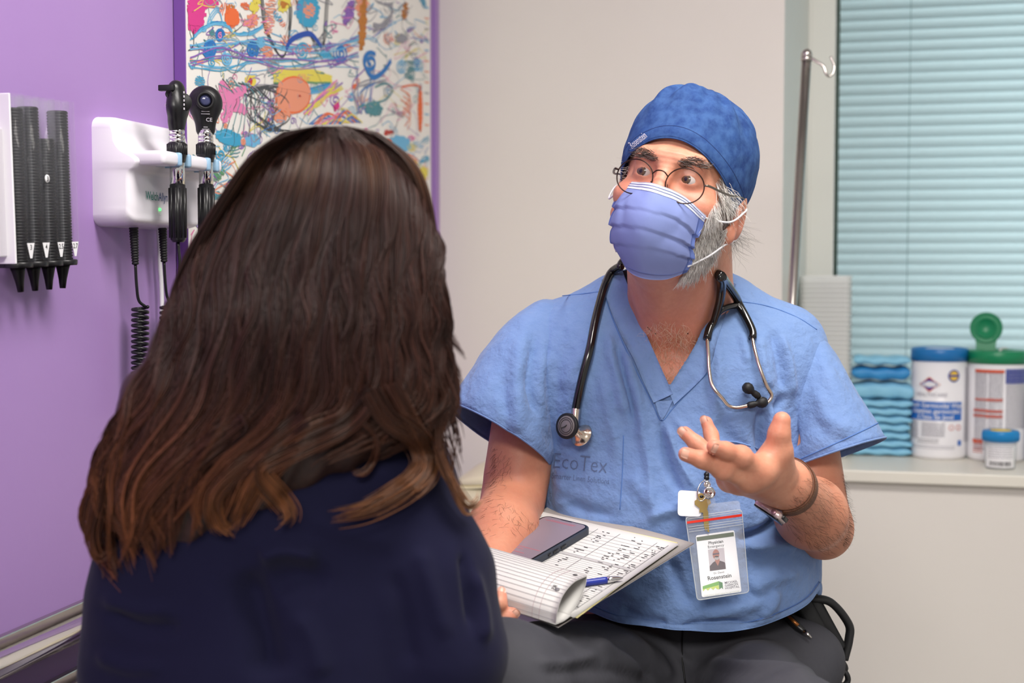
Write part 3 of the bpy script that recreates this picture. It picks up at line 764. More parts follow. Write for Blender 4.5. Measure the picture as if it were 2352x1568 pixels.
# knuckle and joint creases
bN = vnormals(bV, bF)
def crease(a, b, r, n, amp, gap):
    global bV
    d = (b - a) / np.linalg.norm(b - a); t = (bV - a) @ d; near = np.exp(-(np.linalg.norm(bV - a, axis=1) / r) ** 2)
    bV = bV - bN * (amp * near * (0.5 + 0.5 * np.cos(t / gap * 2 * math.pi)))[:, None]
for k in FL: crease(FL[k][1], FL[k][2], 0.011, 3, 0.0007, 0.0032); crease(FL[k][2], FL[k][3], 0.008, 2, 0.0005, 0.003)
crease(TL[2], TL[3], 0.012, 3, 0.0008, 0.0036); crease(WLf, EL, 0.02, 2, 0.0006, 0.006)
crease(HL(0, 0.088, 0.03), HL(0, 0.088, 0.06), 0.03, 2, 0.0007, 0.0065)
mk('body', bV, bF, m_skin, DOC, colors=np.concatenate([bC, np.ones((len(bC), 1))], 1))
BODY = bvh_of(bV, bF)

# fingernails
def nail(tip, prev, facing, r, parent=DOC):
    d = tip - prev; d /= np.linalg.norm(d); n = np.asarray(facing, float); n = n - d * (n @ d); n /= np.linalg.norm(n); x = np.cross(d, n)
    c = tip + d * r * 0.30 + n * r * 0.70
    u = np.linspace(-1, 1, 7); V = np.array([[c + x * r * 0.68 * i * (1 - 0.15 * max(j, 0) ** 4) + d * r * 0.85 * j * math.sqrt(1 - 0.45 * i * i) + n * (r * 0.30 * (1 - 0.75 * i * i) - r * 0.12 * j * j) for j in u] for i in u])
    v, f = shell(V, 0.0006); return mk('fingernail', v, f, m_nail, parent)
tocam = -CF
nail(FL['i'][3], FL['i'][2], tocam * 0.9 + np.array([0.1, 0, -0.15]), 0.0084)
nail(FL['m'][3], FL['m'][2], tocam + np.array([0.15, 0, 0.15]), 0.0086)
nail(FL['r'][3], FL['r'][2], tocam + np.array([-0.35, 0, 0.0]), 0.0082)
nail(FL['l'][3], FL['l'][2], tocam + np.array([-0.6, 0, 0.0]), 0.0075)
nail(FRr[0][3], FRr[0][2], tocam, 0.0078); nail(FRr[1][3], FRr[1][2], tocam, 0.0078); nail(FRr[2][3], FRr[2][2], tocam + np.array([0, 0, -0.3]), 0.0078)

# eyes
m_eye = M('eye', (255, 255, 255), 0.08, attr='col', coat=0.6)
gz = np.array([-0.24, 1.0, -0.06]); gz /= np.linalg.norm(gz)
for s in (-1, 1):
    c = HL(s * EYE_X, EYE_Y, 0.0); dirw = gz @ HAX; x, y, d = frame_of(dirw)
    r = 0.0128 * HS; V = []; C = []; th_ = np.linspace(0, math.pi, 40); ph = np.linspace(0, 2 * math.pi, 28, endpoint=False)
    for t in th_:
        V.append(c + r * (math.cos(t) * d + math.sin(t) * (np.cos(ph)[:, None] * x + np.sin(ph)[:, None] * y)))
        col = (14, 10, 9) if t < 0.22 else (96, 74, 58) if t < 0.47 else (52, 42, 36) if t < 0.53 else (208, 196, 190)
        C.append(np.tile(lin(col), (28, 1)))
    A = np.array(V); v, f = grid(A, closed_v=True)
    mk('eye', v, f, m_eye, DOC, colors=np.concatenate(C))
# ---- trousers
ptr = []
HR_, HLp = P(1450, 1560, 2.06), P(1700, 1570, 2.06)
KR, KL = P(1150, 1578, 1.52), P(1830, 1720, 1.50)
ptr += [ell(P(1570, 1490, 2.05), (0.180, 0.150, 0.115), None, 0.05), cap(HR_, KR, 0.092, 0.070, 0.05), cap(HLp, KL, 0.092, 0.070, 0.05)]
AR, AL = KR + np.array([0.0, 0.06, -0.0]), KL + np.array([0.0, 0.06, -0.0])
AR[2] = 0.12; AL[2] = 0.12
ptr += [cap(KR, AR, 0.068, 0.05, 0.04), cap(KL, AL, 0.068, 0.05, 0.04)]
ptr += [cap(P(1640, 1490, 1.98), P(1850, 1520, 1.95), 0.05, 0.055, 0.05)]
tV, tF = mesh_sdf(ptr, 0.0055)
tV = smooth(tV, tF, 2); tN = vnormals(tV, tF)
tV = folds(tV, tN, [([(1350, 1470), (1430, 1500), (1480, 1568)], 16, 0.008), ([(1400, 1450), (1500, 1500), (1545, 1568)], 14, 0.008), ([(1440, 1440), (1530, 1480), (1600, 1540)], 12, 0.007),
                    ([(1230, 1515), (1290, 1525), (1380, 1500)], 12, 0.006), ([(1390, 1470), (1460, 1510), (1510, 1568)], 10, -0.007), ([(1620, 1520), (1750, 1530), (1880, 1550)], 14, 0.007), ([(1640, 1500), (1760, 1510), (1860, 1520)], 12, -0.005),
                    ([(1380, 1530), (1440, 1550), (1500, 1560)], 14, -0.005), ([(1240, 1545), (1330, 1535), (1400, 1550)], 16, -0.004)])
tV = tV + vnormals(tV, tF) * (0.003 * noise3(tV * np.array([1, 1, 1]), 22, 5))[:, None]
trousers = mk('trousers', tV, tF, m_pants, DOC, label='charcoal trousers')
TROU = bvh_of(tV, tF)
# crotch seam
q = drape(TROU, [(1568, 1448), (1566, 1500), (1575, 1568)], 0.001, 6); v, f = tube(q, 0.0012, 6); mk('seam', v, f, m_blackm, trousers)
m_shoe = M('black_shoe_leather', (24, 24, 26), 0.4, bump=(200, 0.1))
for a in (AR, AL):
    sp = [cap((a[0], a[1] + 0.03, 0.055), (a[0], a[1] - 0.16, 0.045), 0.045, 0.04, 0.03), cap((a[0], a[1], 0.05), (a[0], a[1] + 0.01, 0.11), 0.045, 0.042, 0.03)]
    sV, sF = mesh_sdf(sp, 0.008); sV[:, 2] = np.maximum(sV[:, 2], 0.002); mk('shoe', sV, sF, m_shoe, DOC)

# ---- scrub top
spr = [ell(P(1545, 935, 2.01), (0.190, 0.128, 0.200), None, 0.03), ell(P(1565, 1215, 1.995), (0.188, 0.150, 0.205), None, 0.06), ell(P(1575, 1390, 2.01), (0.192, 0.160, 0.120), None, 0.05),
       cap(P(1478, 715, 2.0), P(1285, 785, 2.0), 0.052, 0.062, 0.04), cap(P(1612, 718, 2.0), P(1795, 798, 2.0), 0.052, 0.062, 0.04), cap(P(1440, 720, 2.0), P(1650, 725, 2.0), 0.058, 0.058, 0.03),
       cap(P(1330, 830, 1.98), P(1400, 900, 1.955), 0.065, 0.07, 0.05), cap(P(1770, 840, 1.98), P(1690, 900, 1.955), 0.065, 0.07, 0.05),
       cap(P(1352, 860, 1.98), P(1366, 1250, 1.985), 0.072, 0.075, 0.05), cap(P(1742, 870, 1.985), P(1738, 1260, 1.985), 0.070, 0.075, 0.05)]
sV, sF = mesh_sdf(spr, 0.0034)
sV = smooth(sV, sF, 2, 0.5); sN = vnormals(sV, sF)
FOLD = [([(1262, 800), (1268, 900), (1262, 1010)], 12, 0.006), ([(1290, 900), (1330, 830), (1370, 770)], 16, 0.004), ([(1290, 1010), (1300, 930), (1350, 850)], 20, 0.003),
        ([(1395, 760), (1415, 860), (1440, 960)], 13, 0.006), ([(1430, 800), (1460, 900), (1480, 1000)], 11, 0.006), ([(1412, 780), (1437, 880), (1462, 980)], 8, -0.006), ([(1385, 850), (1400, 950), (1420, 1050)], 14, 0.004),
        ([(1470, 960), (1490, 1060), (1500, 1180)], 12, 0.005), ([(1515, 975), (1530, 1060), (1570, 1140)], 9, -0.007), ([(1530, 970), (1555, 1050), (1600, 1130)], 10, 0.006), ([(1548, 960), (1590, 1010), (1640, 1060)], 10, 0.005),
        ([(1640, 750), (1650, 850), (1640, 960)], 14, 0.004), ([(1700, 760), (1712, 800), (1718, 840)], 9, 0.004), ([(1745, 770), (1750, 830), (1770, 900)], 10, 0.005), ([(1770, 750), (1790, 830), (1800, 900)], 11, -0.006),
        ([(1790, 760), (1812, 840), (1815, 920)], 12, 0.006), ([(1775, 930), (1772, 980), (1790, 1040)], 13, 0.009), ([(1752, 930), (1745, 1000), (1760, 1060)], 12, -0.010), ([(1805, 900), (1780, 960), (1815, 1030)], 10, -0.008),
        ([(1640, 960), (1680, 1010), (1720, 1040)], 18, -0.004), ([(1300, 1060), (1290, 1120), (1300, 1170)], 20, 0.006), ([(1280, 1130), (1330, 1165), (1420, 1185)], 14, -0.005), ([(1480, 1195), (1550, 1170), (1600, 1180)], 14, 0.006),
        ([(1440, 1080), (1480, 1140), (1520, 1170)], 18, 0.004), ([(1420, 1400), (1480, 1425), (1540, 1432)], 12, -0.007), ([(1720, 1360), (1760, 1330), (1840, 1310)], 20, 0.007), ([(1600, 1420), (1700, 1395), (1780, 1380)], 16, 0.006),
        ([(1690, 1240), (1760, 1215), (1800, 1180)], 10, -0.012), ([(1700, 1260), (1790, 1250), (1830, 1260)], 16, 0.008), ([(1560, 1440), (1650, 1425), (1720, 1432)], 9, -0.007), ([(1780, 1350), (1770, 1390), (1740, 1420)], 12, 0.006),
        ([(1300, 1290), (1400, 1330), (1480, 1380)], 16, 0.006), ([(1540, 1280), (1560, 1340), (1590, 1400)], 14, -0.005)]
sV = folds(sV, sN, [(p_, w_, a_ * 1.5) for p_, w_, a_ in FOLD])
sN = vnormals(sV, sF); pz = sV * np.array([1.0, 1.0, 0.45])
sV = sV + sN * (0.0030 * noise3(pz, 30, 3) + 0.0008 * noise3(sV, 110, 4))[:, None]
# openings: V neck, neck hole, hem
spx = PX(sV); front = (sN @ CF) < 0.1
VN = [(1424, 600), (1440, 650), (1466, 724), (1500, 805), (1536, 886), (1560, 845), (1596, 795), (1618, 724), (1640, 640), (1650, 600)]
cut = inpoly(spx, VN) & front
neck_d = np.linalg.norm((sV - NB) - ((sV - NB) @ ((HL(0, -0.02, -0.08) - NB) / np.linalg.norm(HL(0, -0.02, -0.08) - NB)))[:, None] * ((HL(0, -0.02, -0.08) - NB) / np.linalg.norm(HL(0, -0.02, -0.08) - NB)), axis=1)
cut |= (neck_d < 0.074) & (sV[:, 2] > P(1545, 700, 1.98)[2])
hemx = [1180, 1290, 1350, 1420, 1500, 1600, 1700, 1790, 1850, 1890, 1950]; hemy = [1385, 1385, 1400, 1428, 1441, 1449, 1447, 1420, 1388, 1340, 1300]
cut |= (spx[:, 1] > np.interp(spx[:, 0], hemx, hemy)) & front
cut |= (sV[:, 2] < P(1570, 1450, 1.9)[2] + 0.004) & ~front
keep = ~cut[sF].any(1)
sF2 = sF[keep]
used = np.unique(sF2); remap = -np.ones(len(sV), int); remap[used] = np.arange(len(used))
SHIRTF = bvh_of(sV, sF)
top = mk('scrub_top', sV[used], remap[sF2], m_scrub, DOC, label='short-sleeved light blue V-neck scrub top')
sol = top.modifiers.new('thick', 'SOLIDIFY'); sol.thickness = 0.0015; sol.offset = -1
# hem edge
hp = [(1262, 1384), (1290, 1386), (1350, 1401), (1420, 1428), (1500, 1441), (1600, 1449), (1700, 1447), (1790, 1420), (1850, 1388), (1880, 1350)]
HEM = hp
# V-neck band: two overlapping strips with a pointed lower end
def strip(bv, left, right, lift, th, name, parent, mat, n=10, dflt=1.9):
    a = drape(bv, left, lift, n, dflt); b = drape(bv, right, lift, n, dflt); k = min(len(a), len(b)); a, b = a[:k], b[:k]
    A = np.array([[a[i] * (1 - t) + b[i] * t for t in np.linspace(0, 1, 5)] for i in range(k)])
    for i in range(k):
        for j, t in enumerate(np.linspace(0, 1, 5)):
            A[i, j] -= CF * 0.0012 * math.sin(math.pi * t)
    v, f = shell(A, th); return mk(name, v, f, mat, parent)
strip(SHIRTF, [(1384, 648), (1404, 720), (1445, 815), (1500, 925)], [(1429, 622), (1462, 716), (1497, 800), (1545, 905)], 0.004, 0.003, 'neck_band', top, m_scrub)
strip(SHIRTF, [(1652, 640), (1622, 722), (1598, 790), (1533, 893)], [(1690, 655), (1650, 770), (1628, 850), (1548, 930)], 0.0025, 0.003, 'neck_band', top, m_scrub)
strip(SHIRTF, [(1503, 921), (1508, 938), (1512, 950), (1520, 964)], [(1545, 918), (1537, 936), (1530, 950), (1521, 965)], 0.003, 0.0025, 'neck_point', top, m_scrub)
def stitch(bv, pts, parent, lift=0.0003, r=0.0007, name='seam', mat=None, dflt=1.9):
    q = drape(bv, pts, lift, 8, dflt); v, f = tube(q, r, 6); return mk(name, v, f, mat or m_scrubd, parent)
for pts in ([(1292, 679), (1330, 676), (1385, 669)], [(1690, 691), (1760, 702), (1830, 728), (1876, 757)], [(1383, 650), (1403, 722), (1444, 817), (1499, 927), (1520, 967), (1550, 932), (1630, 852)],
            [(1432, 1000), (1430, 1080), (1424, 1170)]):
    stitch(SHIRTF, pts, top)
strip(SHIRTF, HEM, [(x, y - 15) for x, y in HEM], 0.0028, 0.0035, 'hem', top, m_scrub)
stitch(SHIRTF, [(x, y - 15) for x, y in HEM], top, 0.0006, 0.0006)
# chest pocket
stitch(SHIRTF, [(1648, 1018), (1690, 1014), (1740, 1030)], top, 0.0012, 0.0014, 'pocket_edge', m_scrub)
# sleeves: open flared tubes
def sleeve(rings, name, seed, fl, dirs):
    n = 30; t_in = np.linspace(0, 1, len(rings)); A = []
    C = []; U_ = []; W_ = []
    for (o, i_, d, dr, dz) in rings:
        po_, pi_ = P(*o, d), P(*i_, d)
        C.append((po_ + pi_) / 2); U_.append((po_ - pi_) / 2); W_.append(CF * dr + np.array([0, 0, -dz]))
    C, U_, W_ = crom(C, n // (len(rings) - 1)), crom(U_, n // (len(rings) - 1)), crom(W_, n // (len(rings) - 1))
    ph = np.linspace(0, 2 * math.pi, 96, endpoint=False)
    for c, u, w_ in zip(C, U_, W_): A.append(c + np.cos(ph)[:, None] * u + np.sin(ph)[:, None] * w_)
    A = np.array(A); V, F = grid(A, closed_v=True)
    N = vnormals(V, F)
    cen = np.repeat(C, 96, 0); s = np.sign(((V - cen) * N).sum(1)); N = N * s[:, None]
    V = folds(V, N, fl); g = V * np.array([1, 1, 1.0])
    tt = np.repeat(np.linspace(0, 1, len(C)), 96)
    V = V + N * (0.0045 * noise3(g, 30, seed) + 0.0011 * noise3(g, 110, seed + 1))[:, None]
    B_ = V.reshape(len(C), 96, 3)
    o = mk(name, V, F, m_scrub, top); m_ = o.modifiers.new('thick', 'SOLIDIFY'); m_.thickness = 0.0016; m_.offset = -1
    # hem band
    k = len(C)
    for r0 in (k - 1, k - 4):
        q = B_[r0]; nn = N.reshape(k, 96, 3)[r0]
        v, f = tube(q + nn * (0.0004 if r0 == k - 1 else 0.0002), 0.0016 if r0 == k - 1 else 0.0008, 6, closed=True); mk('sleeve_hem', v, f, m_scrub if r0 == k - 1 else m_scrubd, o)
    return V, F
slR = sleeve([((1292, 694), (1310, 985), 2.0, 0.066, 0.0), ((1238, 690), (1285, 1010), 1.99, 0.078, 0.0), ((1160, 752), (1280, 1038), 1.97, 0.084, 0.004), ((1092, 842), (1274, 1060), 1.955, 0.086, 0.01), ((1031, 932), (1266, 1073), 1.945, 0.082, 0.022)],
       'sleeve', 21, [([(1205, 760), (1185, 880), (1190, 1000)], 16, 0.009), ([(1228, 770), (1214, 880), (1236, 960)], 11, -0.012), ([(1245, 800), (1236, 880), (1244, 960)], 9, 0.006), ([(1165, 850), (1160, 930), (1175, 1010)], 14, -0.006), ([(1130, 870), (1110, 900), (1080, 930)], 14, 0.004), ([(1140, 900), (1150, 950), (1200, 990)], 10, 0.004)], 1)
slL = sleeve([((1800, 700), (1780, 960), 2.0, 0.066, 0.0), ((1868, 752), (1780, 995), 1.99, 0.076, 0.0), ((1930, 838), (1785, 1030), 1.965, 0.082, 0.004), ((1983, 925), (1790, 1058), 1.95, 0.084, 0.008), ((2028, 1010), (1800, 1082), 1.94, 0.080, 0.018)],
       'sleeve', 31, [([(1850, 800), (1830, 880), (1818, 980)], 14, 0.010), ([(1825, 880), (1815, 960), (1825, 1040)], 12, -0.010), ([(1880, 900), (1900, 960), (1960, 990)], 14, 0.004), ([(1870, 960), (1900, 1000), (1960, 1020)], 12, -0.003), ([(1880, 800), (1900, 850), (1910, 900)], 16, 0.004)], 1)
# bunched hem at the hip
bp_ = [ell(P(1862, 1345, 1.99), (0.014, 0.03, 0.028), None, 0.01), cap(P(1845, 1330, 1.97), P(1872, 1360, 2.0), 0.014, 0.010, 0.01), cap(P(1866, 1372, 1.99), P(1868, 1390, 2.0), 0.006, 0.004, 0.006)]
v, f = mesh_sdf(bp_, 0.003); v = v + vnormals(v, f) * (0.0015 * noise3(v, 90, 8))[:, None]; mk('bunched_hem', v, f, m_scrub, top)
# printed lettering on the chest
m_print = M('faded_grey_print', (88, 104, 140), 0.9)
def print_on(bv, s, size_px, cx, cy, ang, parent, mat, name='print', lift=0.0007, squeeze=1.0, bold=0.0, skew=0.0, dflt=1.9):
    v, f = text2d(s, size_px, bold, 'CENTER', squeeze)
    ca, sa = math.cos(ang), math.sin(ang)
    X = cx + v[:, 0] * ca + v[:, 1] * sa + skew * v[:, 1]; Y = cy + v[:, 0] * sa - v[:, 1] * ca
    q = np.array([cast(bv, a, b, lift, dflt)[0] for a, b in zip(X, Y)])
    return mk(name, q, f, mat, parent, smooth=False)
print_on(SHIRTF, 'EcoTex', 52, 1334, 1062, 0.10, top, m_print, squeeze=0.80, bold=-0.012)
print_on(SHIRTF, 'Smarter Linen Solutions', 19, 1334, 1098, 0.10, top, m_print, squeeze=0.72, bold=-0.008)
# ================================================================== hair strands
def hairmesh(S, r, seg=3):
    """S (n strands, m points, 3); r (m,) or (n, m) radii -> verts, faces"""
    n, m = S.shape[:2]; T = np.gradient(S, axis=1); T /= np.linalg.norm(T, axis=-1, keepdims=True) + 1e-12
    ax_ = np.abs(T).max(1).argmin(1); h = np.eye(3)[ax_][:, None, :] + np.array([0.05, 0.11, 0.07])          # one reference axis for a whole strand
    X = np.cross(T, h); X /= np.linalg.norm(X, axis=-1, keepdims=True) + 1e-12; Y = np.cross(T, X)
    r = np.broadcast_to(np.asarray(r), (n, m))[..., None]
    V = np.stack([S + r * (math.cos(2 * math.pi * k / seg) * X + math.sin(2 * math.pi * k / seg) * Y) for k in range(seg)], 2)
    I = np.arange(n * m * seg).reshape(n, m, seg); J = np.roll(I, -1, 2)
    F = np.stack([I[:, :-1], J[:, :-1], J[:, 1:], I[:, 1:]], -1).reshape(-1, 4)
    return V.reshape(-1, 3), F
def hair(name, S, r, cols, mat, parent, seg=3, **k):
    v, f = hairmesh(S, r, seg)
    C = np.repeat(np.asarray([lin(c) for c in cols]), S.shape[1] * seg, 0)
    return mk(name, v, f, mat, parent, colors=C, **k)
m_hair = M('body_hair', (255, 255, 255), 0.45, attr='col', spec=0.4)
m_beard = M('white_beard_hair', (250, 248, 245), 0.5, noise=(200, 0.3, (225, 220, 215)), translucent=0.35)
def rnd_in(poly, n):
    poly = np.asarray(poly, float); lo, hi = poly.min(0), poly.max(0); out = np.zeros((0, 2))
    while len(out) < n:
        q = RNG.uniform(lo, hi, (n * 3, 2)); out = np.concatenate([out, q[inpoly(q, poly)]])
    return out[:n]
def grow(bv, poly, n, length, dirpx, curl, dflt, lift=0.3, m=7, spread=0.35):
    """strands rooted where the picture polygon meets the surface; dirpx(x,y) gives the lie of the hair"""
    out = []
    for x, y in rnd_in(poly, n):
        q, nn = cast(bv, x, y, 0.0, dflt)
        dx, dy = dirpx(x, y) if callable(dirpx) else dirpx
        d = CR * dx - CU * dy; d = d / np.linalg.norm(d) + RNG.normal(0, spread, 3); d = d - nn * (d @ nn) * 0.6 + nn * lift; d /= np.linalg.norm(d)
        L = length * RNG.uniform(0.6, 1.25); side = np.cross(d, nn); side /= np.linalg.norm(side) + 1e-9
        ph, fr = RNG.uniform(0, 6.28), RNG.uniform(0.6, 1.4); t = np.linspace(0, 1, m)[:, None]
        pts = q + d * L * t + side * curl * L * (np.sin(ph + fr * 4 * t) - math.sin(ph)) + nn * L * curl * 0.4 * np.sin(2 * t)
        out.append(pts)
    return np.array(out)
TAPER = np.array([1, 1, 1, 0.95, 0.85, 0.65, 0.25])
def pick(cols, n): return [cols[i] for i in RNG.integers(0, len(cols), n)]
def brow(poly, n, dr, cols, L=0.009):
    S = grow(BODY, poly, n, L, dr, 0.10, 1.75, 0.16, spread=0.22); return hair('eyebrow', S, TAPER * 0.00022, pick(cols, n), m_hair, DOC, kind='stuff')
DK = [(52, 40, 34), (66, 52, 44), (40, 32, 28), (58, 46, 40), (150, 140, 134)]
brow([(1452, 352), (1458, 340), (1478, 338), (1505, 350), (1516, 366), (1508, 374), (1485, 362), (1462, 358)], 210, lambda x, y: (-1, 0.0 if x < 1480 else -0.25), DK)
brow([(1553, 372), (1566, 360), (1590, 360), (1618, 368), (1632, 380), (1622, 388), (1590, 380), (1562, 384)], 230, lambda x, y: (1, 0.25), DK)
WH = [(246, 244, 240), (236, 232, 228), (250, 249, 247), (220, 214, 208), (200, 192, 184)]
bp1 = [(1668, 430), (1690, 470), (1668, 500), (1672, 530), (1655, 560), (1640, 600), (1610, 628), (1585, 640), (1560, 640), (1590, 600), (1592, 570), (1606, 535), (1625, 500), (1640, 470)]
S = grow(BODY, bp1, 2300, 0.016, lambda x, y: (-0.25 - 0.2 * (y > 560), 1), 0.10, 1.86, 0.28, spread=0.25); hair('beard', S, TAPER * 0.00034, pick(WH, 2300), m_beard, DOC, kind='stuff')
S = grow(BODY, [(1655, 395), (1690, 440), (1690, 475), (1660, 470), (1640, 430)], 260, 0.03, (0.5, 0.9), 0.12, 1.86, 0.2, spread=0.2); hair('sideburn', S, TAPER * 0.0003, pick(WH + [(120, 110, 104)], 260), m_hair, DOC, kind='stuff')
# stray wisps at the nape and temple
out = []
for k in range(120):
    a = P(RNG.uniform(1665, 1690), RNG.uniform(505, 560), RNG.uniform(1.86, 1.93)); t = np.linspace(0, 1, 7)[:, None]
    d = CR * RNG.uniform(-0.4, 0.9) - CU * RNG.uniform(0.1, 1.0); d /= np.linalg.norm(d)
    out.append(a + d * RNG.uniform(0.02, 0.045) * t + CR * 0.010 * np.sin(RNG.uniform(2, 5) * t + RNG.uniform(0, 6)) * t)
hair('stray_hair', np.array(out), TAPER * 0.00016, pick([(90, 84, 80), (150, 144, 140), (190, 186, 182)], 120), m_hair, DOC, kind='stuff')
out = []
for k in range(26):
    a = P(RNG.uniform(1432, 1446), RNG.uniform(372, 412), RNG.uniform(1.80, 1.84)); t = np.linspace(0, 1, 7)[:, None]
    d = -CR * RNG.uniform(0.3, 1.0) - CU * RNG.uniform(-0.3, 0.7); d /= np.linalg.norm(d)
    out.append(a + d * RNG.uniform(0.008, 0.022) * t + CU * 0.004 * np.sin(RNG.uniform(2, 5) * t + RNG.uniform(0, 6)) * t)
hair('stray_hair', np.array(out), TAPER * 0.00018, pick(WH, 26), m_hair, DOC, kind='stuff')
S = grow(BODY, [(1480, 745), (1520, 735), (1570, 740), (1600, 770), (1570, 830), (1538, 878), (1515, 830)], 300, 0.016, lambda x, y: (0.3 * math.sin(x * 0.15), 1), 0.22, 1.92, 0.3, spread=0.5)
hair('chest_hair', S, TAPER * 0.00014, pick([(226, 190, 160), (210, 170, 140), (236, 214, 196)], 300), m_hair, DOC, kind='stuff')
AH = [(58, 40, 30), (76, 52, 40), (46, 32, 26)]
S1 = grow(BODY, [(1850, 1090), (1900, 1100), (1945, 1180), (1952, 1230), (1900, 1278), (1830, 1240), (1800, 1200), (1815, 1140)], 620, 0.013, lambda x, y: (0.9, 0.7), 0.1, 1.8, 0.25, spread=0.3)
S2 = grow(BODY, [(1130, 1020), (1175, 1050), (1170, 1150), (1240, 1200), (1180, 1230), (1110, 1225), (1125, 1120)], 380, 0.012, lambda x, y: (-0.3, 0.9), 0.1, 1.85, 0.25, spread=0.35)
# hair that stands off the outline of the forearms
def rim(pts, n, L, out_dir):
    o = []
    p = crom(pts, 10)
    for k in range(n):
        x, y = p[RNG.integers(0, len(p))]; q, nn = cast(BODY, x, y, 0.0, 1.9)
        d = CR * (out_dir[0] + RNG.normal(0, .35)) - CU * (out_dir[1] + RNG.normal(0, .4)); d /= np.linalg.norm(d); t = np.linspace(0, 1, 7)[:, None]
        o.append(q + d * L * RNG.uniform(.6, 1.2) * t - CU * 0.003 * t * t)
    return np.array(o)
S3 = rim([(1934, 1090), (1948, 1160), (1950, 1210), (1936, 1250)], 130, 0.009, (0.8, 0.6)); S4 = rim([(1137, 1030), (1138, 1090), (1128, 1140), (1112, 1190)], 90, 0.008, (-0.8, 0.6))
SA = np.concatenate([S1[::2], S2[::2], S3, S4]); hair('arm_hair', SA, TAPER * 0.00012, pick(AH, len(SA)), m_hair, DOC, kind='stuff')

# ================================================================== cap
def cap_pts(nth=144, nt=46):
    th_ = np.linspace(0, 2 * math.pi, nth, endpoint=False); A = np.zeros((nt, nth, 3))
    cy_, cz_ = -0.016, 0.030; rx_, ry_, rz_ = 0.0835, 0.1065, 0.1000
    for j, a in enumerate(th_):
        fy = math.sin(a); fx = abs(math.cos(a))
        w_f = max(fy, 0) ** 1.6; w_b = max(-fy, 0) ** 1.3; w_s = max(0.0, 1 - w_f - w_b)
        zh = 0.045 * w_f + (-0.018) * w_s + (-0.066) * w_b
        ah = math.acos(np.clip((zh - cz_) / rz_, -0.93, 0.9))
        for i in range(nt):
            t = i / (nt - 1); al = t * ah
            g = math.exp(-((t - 0.42) / 0.20) ** 2)
            pf = 1 + 0.034 * g * math.sin(9 * a + 1.2 * math.sin(3 * a)) * (0.4 + 0.6 * math.sin(2 * a + 0.6) ** 2) + 0.014 * g * math.sin(17 * a + 2) + 0.055 * math.exp(-((t - 0.52) / 0.22) ** 2)
            pf += 0.010 * math.exp(-((t - 0.93) / 0.07) ** 2)
            A[i, j] = (rx_ * math.sin(al) * math.cos(a) * pf, cy_ + ry_ * math.sin(al) * math.sin(a) * pf, cz_ + rz_ * math.cos(al) * pf)
    A[:, :, 2] += 0.004 * np.exp(-((A[:, :, 0] + 0.01) / 0.03) ** 2) * (A[:, :, 2] > 0.10)
    return A
CA = cap_pts()
W_ = HL(CA.reshape(-1, 3)).reshape(CA.shape)
n_ = noise3(W_.reshape(-1, 3), 60, 12).reshape(CA.shape[:2])
rad = CA - np.array([0, -0.016, 0.03]); rad /= np.linalg.norm(rad, axis=-1, keepdims=True) + 1e-9
n_ = n_ * 1.5 + 1.2 * noise3(W_.reshape(-1, 3) * np.array([1, 1, 2.2]), 38, 19).reshape(CA.shape[:2]) * np.clip((0.86 - np.linspace(0, 1, CA.shape[0])) * 6, 0, 1)[:, None]
W_ = HL((CA + rad * 0.0011 * n_[..., None]).reshape(-1, 3)).reshape(CA.shape)
v, f = grid(W_, closed_v=True)
capo = mk('scrub_cap', v, f, m_cap, DOC, label='marbled dark blue cloth surgical cap')
md = capo.modifiers.new('thick', 'SOLIDIFY'); md.thickness = 0.0014; md.offset = 0
CAPB = bvh_of(v, f)
m_capd = M('cap_seam', (24, 44, 96), 0.9)
v, f = tube(W_[-1], 0.0011, 6, closed=True); mk('cap_hem', v, f, m_cap, capo)
k = 40; rr = HL((CA[k] + rad[k] * 0.0011 * n_[k][:, None] + rad[k] * 0.0004).reshape(-1, 3)); v, f = tube(rr, 0.0006, 6, closed=True); mk('cap_stitching', v, f, m_capd, capo)
m_wprint = M('white_embroidery', (214, 214, 222), 0.7)
print_on(CAPB, 'Rosenstein', 24, 1466, 322, -0.66, capo, m_wprint, 'embroidery', 0.0012, 0.42, 0.0, dflt=1.8)
# cap ties hanging behind the ear
v, f = tube(crom([HL(0.055, -0.085, -0.03), HL(0.06, -0.09, -0.06), HL(0.05, -0.095, -0.09)], 8), 0.004, 8, flat=(HAX[1], 0.3)); mk('cap_tie', v, f, m_cap, capo)

# ================================================================== mask
m_mask = M('mask_blue', (130, 144, 198), 0.75, spec=0.2, noise=(50, 0.2, (122, 136, 190)), bump=[(1400, 0.3), (120, 0.08)])
m_maskw = M('mask_white', (222, 226, 238), 0.7, bump=(1200, 0.2))
MK = thing('face_mask', 'pleated blue surgical mask over the nose and mouth of the doctor', 'mask', HL(0, 0.1, -0.14))
rows = [[(-0.053, 0.068, -0.013), (-0.031, 0.090, -0.016), (0, 0.119, -0.019), (0.030, 0.096, -0.023), (0.059, 0.078, -0.038)],
        [(-0.060, 0.064, -0.034), (-0.040, 0.098, -0.039), (0, 0.127, -0.045), (0.035, 0.103, -0.047), (0.056, 0.072, -0.056)],
        [(-0.061, 0.062, -0.062), (-0.042, 0.101, -0.067), (0, 0.126, -0.071), (0.036, 0.099, -0.073), (0.051, 0.073, -0.074)],
        [(-0.055, 0.058, -0.089), (-0.038, 0.092, -0.095), (0, 0.114, -0.099), (0.035, 0.090, -0.097), (0.053, 0.062, -0.090)],
        [(-0.038, 0.050, -0.107), (-0.022, 0.072, -0.121), (0, 0.082, -0.128), (0.026, 0.070, -0.123), (0.047, 0.055, -0.107)]]
rows = np.array(rows)
